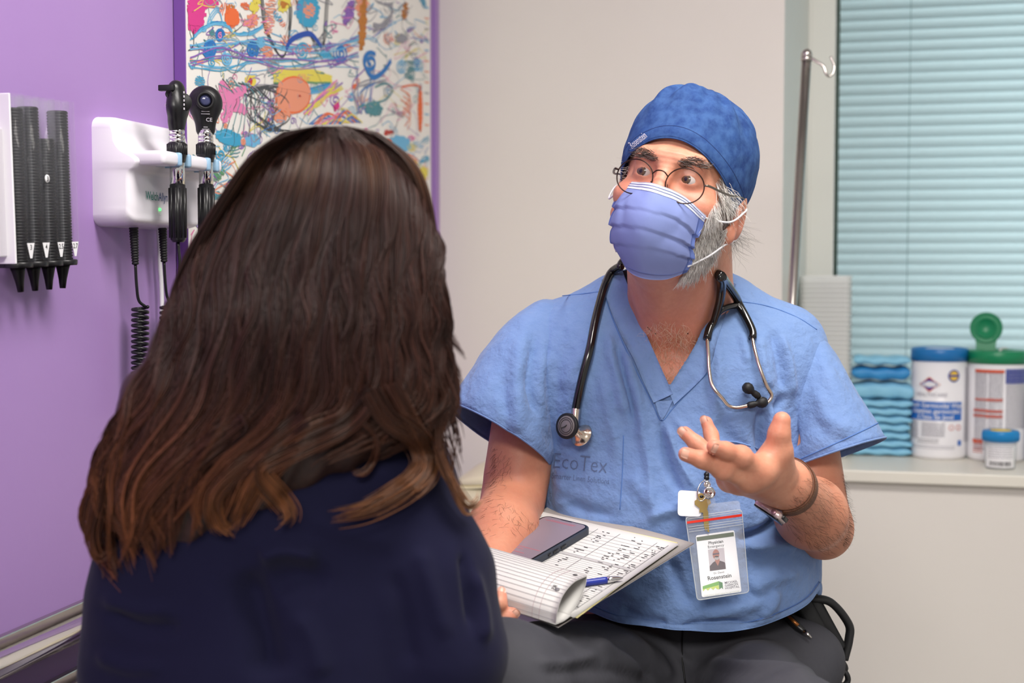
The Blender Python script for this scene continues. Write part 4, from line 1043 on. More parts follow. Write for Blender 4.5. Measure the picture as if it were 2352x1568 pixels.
A = np.array([crom(r_, 12) for r_ in rows]); A = np.stack([crom(A[:, j], 14) for j in range(A.shape[1])], 1)     # (v, u, 3)
nv, nu = A.shape[:2]
du = np.gradient(A, axis=0); dv = np.gradient(A, axis=1); nn = np.cross(dv, du); nn /= np.linalg.norm(nn, axis=-1, keepdims=True)
if (nn[nv // 2, nu // 2] @ np.array([0, 1, 0])) < 0: nn = -nn
vv = np.linspace(0, 1, nv)[:, None]; uu = np.linspace(-1, 1, nu)[None, :]
disp = np.zeros((nv, nu))
for v0, amp in ((0.33, 0.0030), (0.53, 0.0036), (0.72, 0.0030)):
    vl = v0 + 0.05 * np.abs(uu) ** 2 - 0.02 * np.sin(uu * 3)
    x = (vv - vl) / 0.12
    disp += amp * (0.12 + 0.75 * np.abs(uu) ** 1.5) * np.where(x < 0, np.exp(-(x * 1.2) ** 2) * 0.8, -np.exp(-(x * 3.0) ** 2) * 0.9 * (x > 0))
disp += 0.0016 * np.exp(-((uu - 0.55 + 0.35 * vv) / 0.05) ** 2) * np.exp(-((vv - 0.45) / 0.25) ** 2) + 0.003 * np.exp(-((uu + 0.05) / 0.35) ** 2) * np.exp(-((vv - 0.45) / 0.3) ** 2) - 0.0022 * np.exp(-((uu - 0.62 + 0.5 * vv) / 0.07) ** 2) * np.exp(-((vv - 0.5) / 0.2) ** 2) - 0.002 * np.exp(-((uu + 0.55 - 0.4 * vv) / 0.08) ** 2) * np.exp(-((vv - 0.4) / 0.15) ** 2)
disp += 0.0012 * noise3(A.reshape(-1, 3), 70, 40).reshape(nv, nu)
Am = A + nn * disp[..., None]
Wm = HL(Am.reshape(-1, 3)).reshape(Am.shape)
kb = 6
v, f = shell(Wm[kb - 1:], 0.0012); body_m = mk('mask_panel', v, f, m_mask, MK)
band = HL((Am[:kb + 1] + nn[:kb + 1] * 0.0006).reshape(-1, 3)).reshape(kb + 1, nu, 3); v, f = shell(band, 0.0014); mk('nose_band', v, f, m_maskw, MK)
for row in (2, 4):
    q = HL(Am[row] + nn[row] * 0.0011); v, f = tube(q, 0.0004, 5); mk('stitch_line', v, f, m_mask, MK)
bot = HL((Am[-4:] + nn[-4:] * 0.0005).reshape(-1, 3)).reshape(4, nu, 3); v, f = shell(bot, 0.0010); mk('lower_band', v, f, m_mask, MK)
for cs in (slice(0, 4), slice(nu - 4, nu)):
    e = HL((Am[kb:, cs] + nn[kb:, cs] * 0.0005).reshape(-1, 3)).reshape(-1, 4, 3); v, f = shell(e, 0.0012); mk('side_binding', v, f, M('mask_binding', (104, 126, 196), 0.75, bump=(900, 0.5)), MK)
m_strap = M('white_elastic', (236, 236, 240), 0.7)
for s in (-1, 1):
    j = nu - 3 if s > 0 else 2
    q = crom([HL(Am[4, j] + nn[4, j] * 0.001), HL(s * 0.0785, 0.034, -0.034), HL(s * 0.0865, -0.004, -0.012)] + ([HL(s * 0.083, -0.026, -0.004)]), 8); v, f = tube(q, 0.0013, 8); mk('ear_loop', v, f, m_strap, MK)
    q = crom([HL(Am[-8, j] + nn[-8, j] * 0.001), HL(s * 0.064, 0.034, -0.080), HL(s * 0.073, 0.006, -0.060), HL(s * 0.082, -0.026, -0.040), HL(s * 0.083, -0.026, -0.004)], 8); v, f = tube(q, 0.0013, 8); mk('ear_loop', v, f, m_strap, MK)
# ================================================================== glasses
m_rim = M('bronze_wire', (58, 44, 40), 0.3, 0.85)
m_lens = M('spectacle_lens', (30, 30, 34), 0.0, alpha=0.05, spec=0.9)
GL = thing('eyeglasses', 'round dark wire-framed eyeglasses on the nose of the doctor', 'glasses', HL(0, 0.11, -0.02))
GX, GY, GZ_, GR = 0.0315, 0.1085, -0.0125, 0.0232
ring = []
t = np.linspace(0, 2 * math.pi, 56, endpoint=False)
for s in (-1, 1):
    def gp(r, tt, dy=0.0): 
        x = s * GX + r * 1.0 * np.cos(tt); z = GZ_ + r * 0.90 * np.sin(tt); y = GY - 0.0045 * ((np.abs(x) - 0.01) / 0.04) ** 2 + dy + 0.08 * (z - GZ_)
        return np.stack([x, y, z], -1)
    rim_p = gp(np.full(56, GR), t); v, f = tube(HL(rim_p), 0.00085, 8, closed=True); rm = mk('rim', v, f, m_rim, GL)
    rr = np.linspace(0.02, 0.985, 8); A = np.array([HL(gp(np.full(56, GR * k), t, 0.0018 * (1 - k * k))) for k in rr]); v, f = grid(A, closed_v=True); mk('lens', v, f, m_lens, GL)
    v, f = tube(crom([HL(s * 0.0105, GY - 0.002, GZ_ - 0.002), HL(s * 0.010, GY - 0.009, GZ_ - 0.006), HL(s * 0.0095, GY - 0.010, GZ_ - 0.010)], 6), 0.0005, 6); pad = mk('nose_pad', v, f, m_rim, GL)
    hx = gp(np.array([GR]), np.array([0.25 if s > 0 else math.pi - 0.25]))[0]
    q = crom([hx, hx + np.array([s * 0.006, -0.004, 0.001]), np.array([s * 0.074, 0.055, GZ_ + 0.008]), np.array([s * 0.081, 0.0, 0.004]), np.array([s * 0.082, -0.022, -0.004]), np.array([s * 0.081, -0.034, -0.022])], 8)
    v, f = tube(HL(q), [0.0012, 0.0016, 0.0015, 0.0012, 0.0015, 0.0017], 8); mk('temple', v, f, M('pewter_temple', (120, 112, 100), 0.35, 0.8) if s > 0 else m_rim, GL)
b_ = crom([(-0.0098, GY + 0.0015, GZ_ + 0.007), (-0.004, GY + 0.004, GZ_ + 0.0115), (0.004, GY + 0.004, GZ_ + 0.0115), (0.0098, GY + 0.0015, GZ_ + 0.007)], 6); v, f = tube(HL(b_), 0.0009, 8); mk('bridge', v, f, m_rim, GL)
# ================================================================== the woman seen from behind
m_navy = M('navy_jacket_cloth', (20, 20, 44), 0.85, spec=0.12, noise=(30, 0.3, (18, 18, 40)), bump=[(1100, 0.2), (60, 0.1)], sheen=0.05)
m_whair = M('dark_brown_hair', (255, 255, 255), 0.42, attr='col', spec=0.4)
m_wbase = M('dark_brown_hair_mass', (40, 23, 18), 0.5, noise=(300, 0.6, (60, 36, 26)), stretch=(1, 1, 0.12), bump=(260, 0.5))
WO = thing('person', 'woman with long dark brown hair in a navy jacket, seen from behind', 'person', P(640, 1500, 1.38) * np.array([1, 1, 0]))
wp = [ell(P(772, 545, 1.37), (0.070, 0.085, 0.090), None, 0.01), cap(P(765, 640, 1.37), P(720, 960, 1.36), 0.052, 0.056, 0.03), ell(P(800, 560, 1.42), (0.06, 0.06, 0.07), None, 0.02),
      Prim()]
wp = wp[:3] + [cap(P(880, 560, 1.44), P(905, 575, 1.47), 0.012, 0.009, 0.01),
      cap(P(450, 1190, 1.37), P(890, 1150, 1.39), 0.05, 0.05, 0.04), ell(P(640, 1380, 1.39), (0.15, 0.09, 0.22), None, 0.05), ell(P(650, 1720, 1.42), (0.16, 0.11, 0.14), None, 0.05)]
# face turned to the doctor
wp += [cap(P(790, 480, 1.48), P(800, 545, 1.505), 0.010, 0.013, 0.012), ell(P(800, 610, 1.46), (0.035, 0.03, 0.03), None, 0.02)]
Rs, Re, Rw = P(885, 1120, 1.385), P(1015, 1500, 1.36), P(960, 1640, 1.60)
Ls, Le, Lw = P(395, 1215, 1.37), P(335, 1540, 1.38), P(560, 1650, 1.60)
for a, b, c in ((Rs, Re, Rw), (Ls, Le, Lw)):
    wp += [cap(a, b, 0.045, 0.036, 0.02), cap(b, c, 0.036, 0.024, 0.02)]
    h = c + (c - b) / np.linalg.norm(c - b) * 0.07; wp += [cap(c, h, 0.024, 0.02, 0.015)]
    side = np.cross((c - b) / np.linalg.norm(c - b), EZ)
    for k in range(4):
        o = side * (k - 1.5) * 0.017; d = (c - b) / np.linalg.norm(c - b); L = (0.06, 0.07, 0.066, 0.052)[k]
        wp += [cap(h + o, h + o * 1.05 + d * L * 0.55 - EZ * 0.008, 0.009, 0.008, 0.006), cap(h + o * 1.05 + d * L * 0.55 - EZ * 0.008, h + o + d * L - EZ * 0.025, 0.008, 0.007, 0.005)]
    o = side * (0.04 if a is Ls else -0.04); wp += [cap(c + d * 0.02, c + d * 0.05 + o, 0.013, 0.011, 0.01), cap(c + d * 0.05 + o, c + d * 0.085 + o * 1.1, 0.011, 0.009, 0.006)]
v, f = mesh_sdf(wp, 0.0045); v = smooth(v, f, 1); mk('body', v, f, m_skin, WO, colors=np.tile(lin((214, 160, 136)), (len(v), 1)))
# jacket
jp = [cap(P(430, 1190, 1.36), P(868, 1116, 1.38), 0.062, 0.060, 0.05), ell(P(640, 1370, 1.385), (0.170, 0.115, 0.23), None, 0.06), ell(P(640, 1660, 1.40), (0.175, 0.13, 0.18), None, 0.06),
      cap(P(735, 990, 1.37), P(860, 1075, 1.375), 0.045, 0.06, 0.04), cap(P(690, 1010, 1.37), P(520, 1130, 1.37), 0.045, 0.06, 0.04),
      cap(Rs, P(968, 1330, 1.37), 0.060, 0.066, 0.035), cap(P(975, 1330, 1.37), Re, 0.066, 0.060, 0.03), cap(Re, P(985, 1590, 1.52), 0.057, 0.045, 0.03),
      cap(Ls, P(362, 1380, 1.375), 0.060, 0.060, 0.035), cap(P(362, 1380, 1.375), Le, 0.060, 0.058, 0.03), cap(Le, P(480, 1640, 1.55), 0.055, 0.045, 0.03)]
v, f = mesh_sdf(jp, 0.0042); v = smooth(v, f, 3); n = vnormals(v, f)
v = folds(v, n, [([(560, 1300), (592, 1400), (612, 1480), (622, 1568)], 38, -0.020), ([(590, 1290), (650, 1265), (740, 1285)], 26, 0.014), ([(620, 1345), (690, 1320), (760, 1340)], 32, -0.008), ([(1062, 1262), (1072, 1350), (1080, 1450)], 10, -0.008),
                 ([(1085, 1300), (1105, 1400), (1110, 1480)], 14, 0.008), ([(960, 1250), (990, 1350), (1030, 1480)], 22, 0.006), ([(900, 1300), (930, 1420), (950, 1540)], 22, -0.005), ([(240, 1400), (330, 1440), (420, 1440)], 16, -0.007), ([(230, 1370), (320, 1400), (400, 1400)], 16, 0.006),
                 ([(220, 1500), (300, 1530), (380, 1530)], 16, 0.006), ([(700, 1180), (800, 1220), (930, 1240)], 30, 0.006), ([(860, 1050), (900, 1100), (990, 1140)], 20, 0.004), ([(680, 1400), (720, 1480), (740, 1560)], 26, 0.006)], True)
n = vnormals(v, f); v = v + n * (0.003 * noise3(v, 18, 77))[:, None]
jk = mk('jacket', v, f, m_navy, WO, label='plain navy jacket')
JB = bvh_of(v, f)
# skirt / lap
lp = [cap(P(540, 1800, 1.45), P(620, 1830, 1.95), 0.085, 0.07, 0.05), cap(P(740, 1800, 1.45), P(900, 1800, 1.93), 0.085, 0.07, 0.05), ell(P(640, 1790, 1.42), (0.18, 0.13, 0.1), None, 0.05)]
for k in (P(620, 1830, 1.95), P(900, 1800, 1.93)):
    e = k.copy(); e[2] = 0.1; e[1] += 0.02; lp.append(cap(k, e, 0.065, 0.045, 0.03))
v, f = mesh_sdf(lp, 0.010); mk('trousers', smooth(v, f, 2), f, M('dark_trousers', (26, 26, 34), 0.8, bump=(60, 0.2)), WO)
for k in (P(620, 1830, 1.95), P(900, 1800, 1.93)):
    sp = [cap((k[0], k[1] + 0.03, 0.045), (k[0], k[1] + 0.15, 0.035), 0.038, 0.032, 0.02), cap((k[0], k[1] + 0.02, 0.05), (k[0], k[1] + 0.02, 0.10), 0.04, 0.038, 0.02)]
    v, f = mesh_sdf(sp, 0.008); v[:, 2] = np.maximum(v[:, 2], 0.002); mk('shoe', v, f, m_shoe, WO)
# ---- hair: a soft mass with strands laid over it
hp = [ell(P(770, 555, 1.36), (0.078, 0.102, 0.096), None, 0.03), cap(P(742, 690, 1.345), P(700, 830, 1.312), 0.084, 0.093, 0.08, flat=(CF, 0.78)), cap(P(600, 800, 1.31), P(500, 980, 1.305), 0.062, 0.066, 0.05, flat=(CF, 0.6)),
      cap(P(850, 750, 1.325), P(890, 880, 1.315), 0.055, 0.045, 0.05, flat=(CF, 0.7)), cap(P(670, 830, 1.305), P(545, 940, 1.295), 0.088, 0.066, 0.05, flat=(CF, 0.5)), cap(P(400, 1010, 1.30), P(330, 1170, 1.295), 0.042, 0.030, 0.04, flat=(CF, 0.6)),
      cap(P(470, 1010, 1.29), P(395, 1120, 1.285), 0.045, 0.030, 0.04, flat=(CF, 0.5)), cap(P(560, 950, 1.29), P(490, 1050, 1.282), 0.040, 0.024, 0.04, flat=(CF, 0.5)), cap(P(900, 640, 1.35), P(910, 760, 1.34), 0.030, 0.032, 0.05), cap(P(590, 620, 1.35), P(520, 780, 1.34), 0.035, 0.042, 0.05),
      cap(P(925, 880, 1.335), P(950, 950, 1.335), 0.028, 0.018, 0.04)]
v, f = mesh_sdf(hp, 0.0045); v = smooth(v, f, 3); n = vnormals(v, f)
px = PX(v)
v = v + n * (0.002 * np.sin((px[:, 0] + 0.25 * px[:, 1] + 30 * np.sin(px[:, 1] / 90)) / 11.0) * np.clip((px[:, 1] - 420) / 200, 0.1, 1))[:, None]
hm = mk('hair_mass', v, f, m_wbase, WO, label='long dark brown wavy hair')
HB = bvh_of(v, f)
YS = [288, 302, 350, 400, 470, 560, 640, 735, 829, 922, 1000, 1060, 1130, 1200, 1290]
LX = [735, 655, 583, 545, 500, 445, 412, 398, 352, 300, 256, 236, 208, 204, 216]
RX = [785, 858, 930, 965, 985, 996, 988, 1004, 1026, 1036, 960, 810, 715, 670, 620]
def lane(u, y): return np.interp(y, YS, LX) * (1 - u) + np.interp(y, YS, RX) * u
NG = 150; guides = []
for g_ in range(NG):
    u = (g_ + RNG.uniform(0, 1)) / NG; u = 0.5 - 0.515 * math.cos(math.pi * (0.5 * u + 0.5 * (0.5 - 0.5 * math.cos(math.pi * u)))) if g_ % 3 else u
    yend = np.interp(u, [0, 0.1, 0.3, 0.5, 0.62, 0.75, 0.88, 1.0], [1265, 1270, 1235, 1210, 1140, 1030, 1000, 1005]) + RNG.normal(0, 26)
    if RNG.uniform() < 0.25: yend -= RNG.uniform(60, 260)
    guides.append((u, yend, RNG.uniform(0, 6.28), RNG.uniform(200, 330), RNG.uniform(8, 24), RNG.uniform(0, 1) ** 2, RNG.normal(0, 0.02)))
NP_ = 44
pts = []; cols = []; rads = []
def strand_pts(xy, lift, sink=0.0):
    n = len(xy); dep = np.full(n, np.nan); nn = np.zeros((n, 3))
    for i, (x, y) in enumerate(xy):
        o = ray(x, y); o = o / np.linalg.norm(o)
        h1 = HB.ray_cast(Vector(CAM), Vector(o)); h2 = JB.ray_cast(Vector(CAM), Vector(o))
        ds = [h[3] * (o @ CF) for h in ((h1,) if y < 700 else (h1, h2)) if h[0] is not None]
        if ds: dep[i] = min(ds)
        if h1[0] is not None and y < 760:
            q = np.array(h1[1]); q = q if q @ o < 0 else -q; nn[i] = q - CF * (q @ CF)
    ok = ~np.isnan(dep)
    dep = np.interp(np.arange(n), np.where(ok)[0], dep[ok]) if ok.any() else np.full(n, 1.30)
    for i in range(1, n):
        mx_ = 0.05 if xy[i][1] < 560 else 0.012
        dep[i] = dep[i - 1] + np.clip(dep[i] - dep[i - 1], -mx_, mx_)
    out = np.array([P(x, y, d - lift) for (x, y), d in zip(xy, dep)]) + nn * lift * 0.9
    for _ in range(2): out[1:-1] = 0.5 * out[1:-1] + 0.25 * (out[:-2] + out[2:])
    return out
ROOT = np.array([44, 24, 20.0]); MIDC = np.array([54, 30, 23.0]); TIPC = np.array([124, 74, 44.0]); PAINTED_SHINE = np.array([112, 76, 42.0])
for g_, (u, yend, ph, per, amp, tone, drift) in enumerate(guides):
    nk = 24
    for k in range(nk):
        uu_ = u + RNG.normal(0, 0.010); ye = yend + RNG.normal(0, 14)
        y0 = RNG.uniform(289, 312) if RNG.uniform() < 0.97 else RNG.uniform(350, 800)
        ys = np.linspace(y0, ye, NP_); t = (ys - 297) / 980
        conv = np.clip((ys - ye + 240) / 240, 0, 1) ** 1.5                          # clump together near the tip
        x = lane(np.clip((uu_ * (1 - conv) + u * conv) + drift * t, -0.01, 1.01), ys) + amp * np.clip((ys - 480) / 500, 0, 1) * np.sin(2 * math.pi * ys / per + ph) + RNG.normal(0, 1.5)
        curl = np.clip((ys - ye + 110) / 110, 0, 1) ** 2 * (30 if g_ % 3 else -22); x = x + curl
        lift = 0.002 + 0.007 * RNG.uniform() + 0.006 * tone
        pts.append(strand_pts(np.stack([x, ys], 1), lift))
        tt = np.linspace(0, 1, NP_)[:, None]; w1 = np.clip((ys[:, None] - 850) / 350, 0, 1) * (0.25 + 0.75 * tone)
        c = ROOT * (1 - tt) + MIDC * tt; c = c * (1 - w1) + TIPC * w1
        wg = np.exp(-((ys[:, None] - 395) / 60) ** 2) * 0.45 * (0.5 + 0.5 * math.sin(u * 20)); c = c * (1 - wg) + PAINTED_SHINE * wg  # golden highlight from overhead light, painted into the strand colour near the crown
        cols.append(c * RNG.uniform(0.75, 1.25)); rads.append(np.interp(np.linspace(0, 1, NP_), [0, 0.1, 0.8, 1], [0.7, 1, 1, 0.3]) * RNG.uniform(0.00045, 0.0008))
def lock(path, n, width, lift, col, depth=None):
    p = crom(path, 12); p = p[np.linspace(0, len(p) - 1, NP_).astype(int)]
    tan = np.gradient(p, axis=0); nr = np.stack([-tan[:, 1], tan[:, 0]], 1); nr /= np.linalg.norm(nr, axis=1)[:, None] + 1e-9
    for k in range(n):
        o = RNG.normal(0, 1); w_ = width * np.interp(np.linspace(0, 1, NP_), [0, 0.25, 0.7, 1], [1.2, 1.15, 1.1, 0.75])
        q = p + nr * (o * w_ + 2.5 * np.sin(np.linspace(0, 5, NP_) + k))[:, None] + RNG.normal(0, 1, 2) * width * 0.6 * (np.linspace(0, 1, NP_) ** 2)[:, None]
        cutk = int(NP_ * RNG.uniform(0.72, 1.0)); q = np.stack([np.interp(np.linspace(0, cutk - 1, NP_), np.arange(NP_), q[:, c_]) for c_ in range(2)], 1)
        if depth is None: S_ = strand_pts(q, lift + RNG.uniform(0, 0.008))
        else: S_ = np.array([P(a, b, dd) for (a, b), dd in zip(q, np.linspace(depth[0], depth[1], NP_) + RNG.normal(0, 0.004))])
        pts.append(S_); tt = np.linspace(0, 1, NP_)[:, None]
        cols.append((MIDC * (1 - tt) + np.array(col, float) * tt) * RNG.uniform(0.75, 1.25)); rads.append(np.full(NP_, RNG.uniform(0.00045, 0.0007)) * np.interp(np.linspace(0, 1, NP_), [0, 0.85, 1], [1, 1, 0.3]))
lock([(850, 900), (890, 965), (945, 1005), (970, 1055), (950, 1098), (900, 1135), (830, 1172), (745, 1190)], 110, 11, 0.012, (122, 76, 42))
lock([(900, 880), (950, 980), (985, 1060), (960, 1110), (930, 1130)], 70, 9, 0.012, (122, 76, 42))
lock([(980, 860), (1010, 960), (1012, 1050), (1040, 1110), (1075, 1160), (1098, 1150), (1104, 1122)], 26, 5, 0.0, (140, 100, 70), (1.30, 1.34))
lock([(1000, 900), (1005, 1010), (1030, 1090), (1070, 1175), (1110, 1165)], 22, 5, 0.0, (120, 80, 52), (1.30, 1.33))
lock([(820, 900), (790, 960), (700, 1000), (600, 1090), (555, 1170), (530, 1225)], 90, 12, 0.008, (120, 74, 42))
lock([(860, 900), (800, 975), (690, 1030), (600, 1080), (640, 1140), (665, 1180), (640, 1205)], 80, 11, 0.010, (116, 72, 40))
lock([(700, 960), (600, 1040), (500, 1130), (500, 1200), (540, 1235)], 70, 10, 0.008, (110, 68, 38))
lock([(560, 960), (430, 1060), (340, 1150), (300, 1240)], 70, 12, 0.006, (92, 54, 32))
lock([(330, 960), (250, 1060), (215, 1140), (202, 1220), (215, 1275)], 60, 6, 0.0, (86, 50, 30), (1.27, 1.29))
lock([(300, 960), (240, 1060), (222, 1160), (208, 1230), (222, 1280), (250, 1262)], 50, 6, 0.0, (86, 50, 30), (1.26, 1.28))
lock([(820, 960), (860, 1000), (860, 1050), (835, 1085), (800, 1080)], 18, 4, 0.008, (110, 70, 46))
for k in range(46):                                                       # loose hairs off the right side
    y0 = RNG.uniform(760, 960); x0 = np.interp(y0, YS, RX) - 6
    lock([(x0, y0), (x0 + RNG.uniform(4, 22), y0 + 50), (x0 + RNG.uniform(5, 40), y0 + 110), (x0 + RNG.uniform(0, 50), y0 + 180)], 1, 1, 0.0, (84, 56, 40), (1.31, 1.33))
for k in range(26):
    y0 = RNG.uniform(420, 900); x0 = np.interp(y0, YS, LX) + 8
    lock([(x0, y0), (x0 - RNG.uniform(4, 16), y0 + 50), (x0 - RNG.uniform(10, 36), y0 + 110)], 1, 1, 0.0, (60, 40, 30), (1.31, 1.30))
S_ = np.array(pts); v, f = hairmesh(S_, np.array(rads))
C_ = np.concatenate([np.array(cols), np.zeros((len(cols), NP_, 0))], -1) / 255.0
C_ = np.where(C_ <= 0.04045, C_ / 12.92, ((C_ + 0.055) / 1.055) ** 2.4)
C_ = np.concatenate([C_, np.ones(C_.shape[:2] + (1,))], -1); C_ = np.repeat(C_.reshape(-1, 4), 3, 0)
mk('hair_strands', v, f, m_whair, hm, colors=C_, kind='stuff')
# ================================================================== things the doctor wears
def join_bvh(*vf):
    V = []; F = []; n = 0
    for v, f in vf:
        V += [tuple(x) for x in v]; F += [tuple(int(i) + n for i in q) for q in f]; n = len(V)
    return BVHTree.FromPolygons(V, F)
DRB = join_bvh((sV[used], remap[sF2]), (bV, bF))
# ---- stethoscope
m_tube = M('black_stethoscope_tube', (16, 15, 15), 0.18, spec=0.6, coat=0.4)
m_sm = M('stethoscope_metal', (214, 196, 180), 0.2, 1.0)
ST = thing('stethoscope', 'black tubed stethoscope with steel chest piece hung round the neck of the doctor', 'stethoscope', cast(SHIRTF, 1318, 990)[0])
def dr(pts, lift, n=8, sm=6): return drape(DRB, pts, lift, n, 1.95, sm)
lt = dr([(1424, 612), (1402, 645), (1383, 690), (1366, 750), (1349, 822), (1333, 893), (1326, 940)], 0.0075)
rt = dr([(1640, 628), (1644, 655), (1641, 690), (1631, 730), (1627, 784)], 0.009)
bk = [P(1436, 596, 1.965), P(1468, 578, 2.03), P(1540, 580, 2.065), P(1610, 590, 2.04), P(1632, 606, 1.985)]
v, f = tube(crom(np.concatenate([lt[::-1][::6], lt[:1], np.array(bk), rt[:1]]), 6), 0.0062, 14); mk('tubing', v, f, m_tube, ST)
v, f = tube(rt, [0.0072, 0.0066, 0.0060, 0.0058, 0.0058], 14); mk('tubing', v, f, m_tube, ST)
rb = dr([(1641, 630), (1662, 655), (1686, 697), (1714, 744), (1733, 786)], 0.009); v, f = tube(rb, [0.0075, 0.0062, 0.0060, 0.0058, 0.0058], 14); mk('tubing', v, f, m_tube, ST)
br = dr([(1632, 722), (1642, 706), (1662, 699), (1685, 704), (1708, 732)], 0.010); v, f = tube(br, 0.0048, 12); mk('yoke', v, f, m_tube, ST)
e1 = dr([(1627, 780), (1629, 835), (1640, 885), (1658, 922), (1685, 936), (1718, 929)], 0.008); v, f = tube(e1, 0.0027, 10); mk('ear_tube', v, f, m_sm, ST)
e2 = dr([(1732, 782), (1748, 838), (1762, 890), (1764, 912), (1752, 920), (1734, 908)], 0.010); v, f = tube(e2, 0.0027, 10); mk('ear_tube', v, f, m_sm, ST)
for e in (e1, e2):
    d = e[-1] - e[-3]; v, f = lathe([(0.0030, -0.004), (0.0048, 0.0), (0.0046, 0.006), (0.0036, 0.009), (0.0062, 0.012), (0.0078, 0.016), (0.0072, 0.021), (0.0045, 0.0245), (0.0018, 0.025)], e[-1], d, 18); mk('ear_tip', v, f, m_blackm, ST)
cpc = cast(SHIRTF, 1318, 985)[0] - CF * 0.018
stem0 = lt[-1]; v, f = tube(crom([stem0 + (stem0 - lt[-4]) * -0.2, stem0 * 0.5 + cpc * 0.5 - CF * 0.002, cpc], 8), [0.0066, 0.0056, 0.006], 14); mk('stem', v, f, m_sm, ST)
ax_d = -CF * 0.80 - CR * 0.62 + CU * 0.10; ax_d /= np.linalg.norm(ax_d)
dc = cpc - CR * 0.0075 + CU * 0.005
v, f = lathe([(0.004, -0.010), (0.010, -0.004), (0.0165, 0.0), (0.0178, 0.003), (0.0178, 0.006), (0.0165, 0.0068)], dc, ax_d, 40); mk('diaphragm_rim', v, f, m_blackm, ST)
v, f = lathe([(0.0005, 0.0073), (0.0135, 0.0073), (0.0142, 0.0066)], dc, ax_d, 40); mk('diaphragm', v, f, M('diaphragm_grey', (112, 106, 108), 0.35), ST)
xr, yr, _ = frame_of(ax_d)
for rr_ in (0.0115, 0.0088): v, f = tube([dc + ax_d * 0.0076 + rr_ * (math.cos(t) * xr + math.sin(t) * yr) for t in np.linspace(0, 6.283, 40, endpoint=False)], 0.00035, 5, closed=True); mk('diaphragm_ring', v, f, m_blackm, ST)
v, f = tube(crom([dc + ax_d * 0.0077 - CR * 0.006 - CU * 0.003, dc + ax_d * 0.0077, dc + ax_d * 0.0077 + CR * 0.005 + CU * 0.004], 6), 0.0008, 6); mk('diaphragm_emblem', v, f, m_blackm, ST)
bx = CR * 0.55 - CU * 0.45 + CF * 0.65; bx /= np.linalg.norm(bx)
v, f = lathe([(0.0055, -0.004), (0.0060, 0.002), (0.0085, 0.007), (0.0125, 0.011), (0.0160, 0.0135), (0.0168, 0.015), (0.0155, 0.016), (0.004, 0.0155)], cpc + CR * 0.0015 - CU * 0.001 - CF * 0.003, bx, 36); mk('bell', v, f, m_sm, ST)
# ---- wrist watch
WT = thing('wristwatch', 'smart wristwatch with stitched brown leather strap on the raised wrist', 'watch', WLf)
m_leather = M('brown_leather', (112, 74, 54), 0.6, noise=(60, 0.5, (90, 58, 42)), bump=(500, 0.3))
ad = EL - WLf; ad /= np.linalg.norm(ad)
wc = WLf + ad * 0.010
nw = -CR * 0.72 - CU * 0.62 - CF * 0.45; nw = nw - ad * (nw @ ad); nw /= np.linalg.norm(nw); tw = np.cross(ad, nw)
def ringp(t, off, axo): return wc + axo * ad + (0.0335 + off) * math.cos(t) * nw + (0.0335 + off) * math.sin(t) * tw
T_ = np.linspace(math.radians(26), math.radians(334), 70)
A = np.array([[ringp(t, 0.0008 * (1 - (k / 0.0105) ** 4), k) for k in np.linspace(-0.0105, 0.0105, 9)] for t in T_]); v, f = shell(A, -0.0024); st = mk('strap', v, f, m_leather, WT)
m_thread = M('tan_thread', (186, 132, 84), 0.7)
mb = MB()
for side_ in (-0.0085, 0.0085):
    for t in np.linspace(math.radians(30), math.radians(330), 60):
        mb.add(tube([ringp(t, 0.0026, side_), ringp(t + 0.05, 0.0026, side_)], 0.0004, 4))
mb.mk('stitching', m_thread, st, kind='stuff')
body_c = wc + nw * 0.0385
v, f = box(body_c, np.stack([tw, ad, nw]), (0.0195, 0.0170, 0.0052), 0.0042, 3); mk('watch_case', v, f, M('rose_aluminium', (226, 202, 200), 0.25, 0.6), WT)
v, f = box(body_c + nw * 0.0047, np.stack([tw, ad, nw]), (0.0182, 0.0157, 0.0014), 0.0013, 2); mk('watch_glass', v, f, M('watch_screen', (10, 10, 14), 0.05), WT)
cs = 1 if (ad @ CF) < 0 else -1
v, f = lathe([(0.0034, 0), (0.0034, 0.0018), (0.0028, 0.0022)], body_c + ad * 0.0166 * cs - tw * 0.009, ad * cs, 20); mk('crown', v, f, M('crown_mauve', (150, 112, 124), 0.3, 0.5), WT)
v, f = box(body_c + ad * 0.0170 * cs + tw * 0.003, np.stack([tw, ad, nw]), (0.0055, 0.0006, 0.0014), 0.0005); mk('side_button', v, f, M('rose_aluminium'), WT)
for s in (-1, 1):
    v, f = box(body_c + tw * s * 0.019 - nw * 0.002, np.stack([tw, ad, nw]), (0.003, 0.0105, 0.0028), 0.001); mk('lug', v, f, m_black, WT)
# ---- identity badge and keys
def z7(x, y): return 1540 + x / 4.9, 1080 + y / 4.9
bq = cast(SHIRTF, 1648, 1300)[0]
bn = -CF * 0.97 + CU * 0.20; bn /= np.linalg.norm(bn)
b0 = cast(SHIRTF, 1650, 1375)[0] - CF * 0.012
for (x, y) in ((1560, 1135), (1585, 1150), (1575, 1175), (1605, 1160), (1600, 1200), (1690, 1190), (1650, 1280), (1610, 1370), (1710, 1355)):
    sq = cast(SHIRTF, x, y)[0]; pq = hP(x, y, b0, bn)
    if (pq - sq) @ CF > -0.006: b0 = b0 - bn * 0 - CF * ((pq - sq) @ CF + 0.006)
def BP(x, y, l=0.0): return hP(*z7(x, y), b0, bn) + bn * l
def flatpoly(pts, l, th=0.0004):
    q = np.array([BP(x, y, l) for x, y in pts]); k = len(q)
    v = np.concatenate([q, q + bn * th]); f = [tuple(range(k))[::-1], tuple(range(k, 2 * k))] + [(i, (i + 1) % k, (i + 1) % k + k, i + k) for i in range(k)]
    return v, f
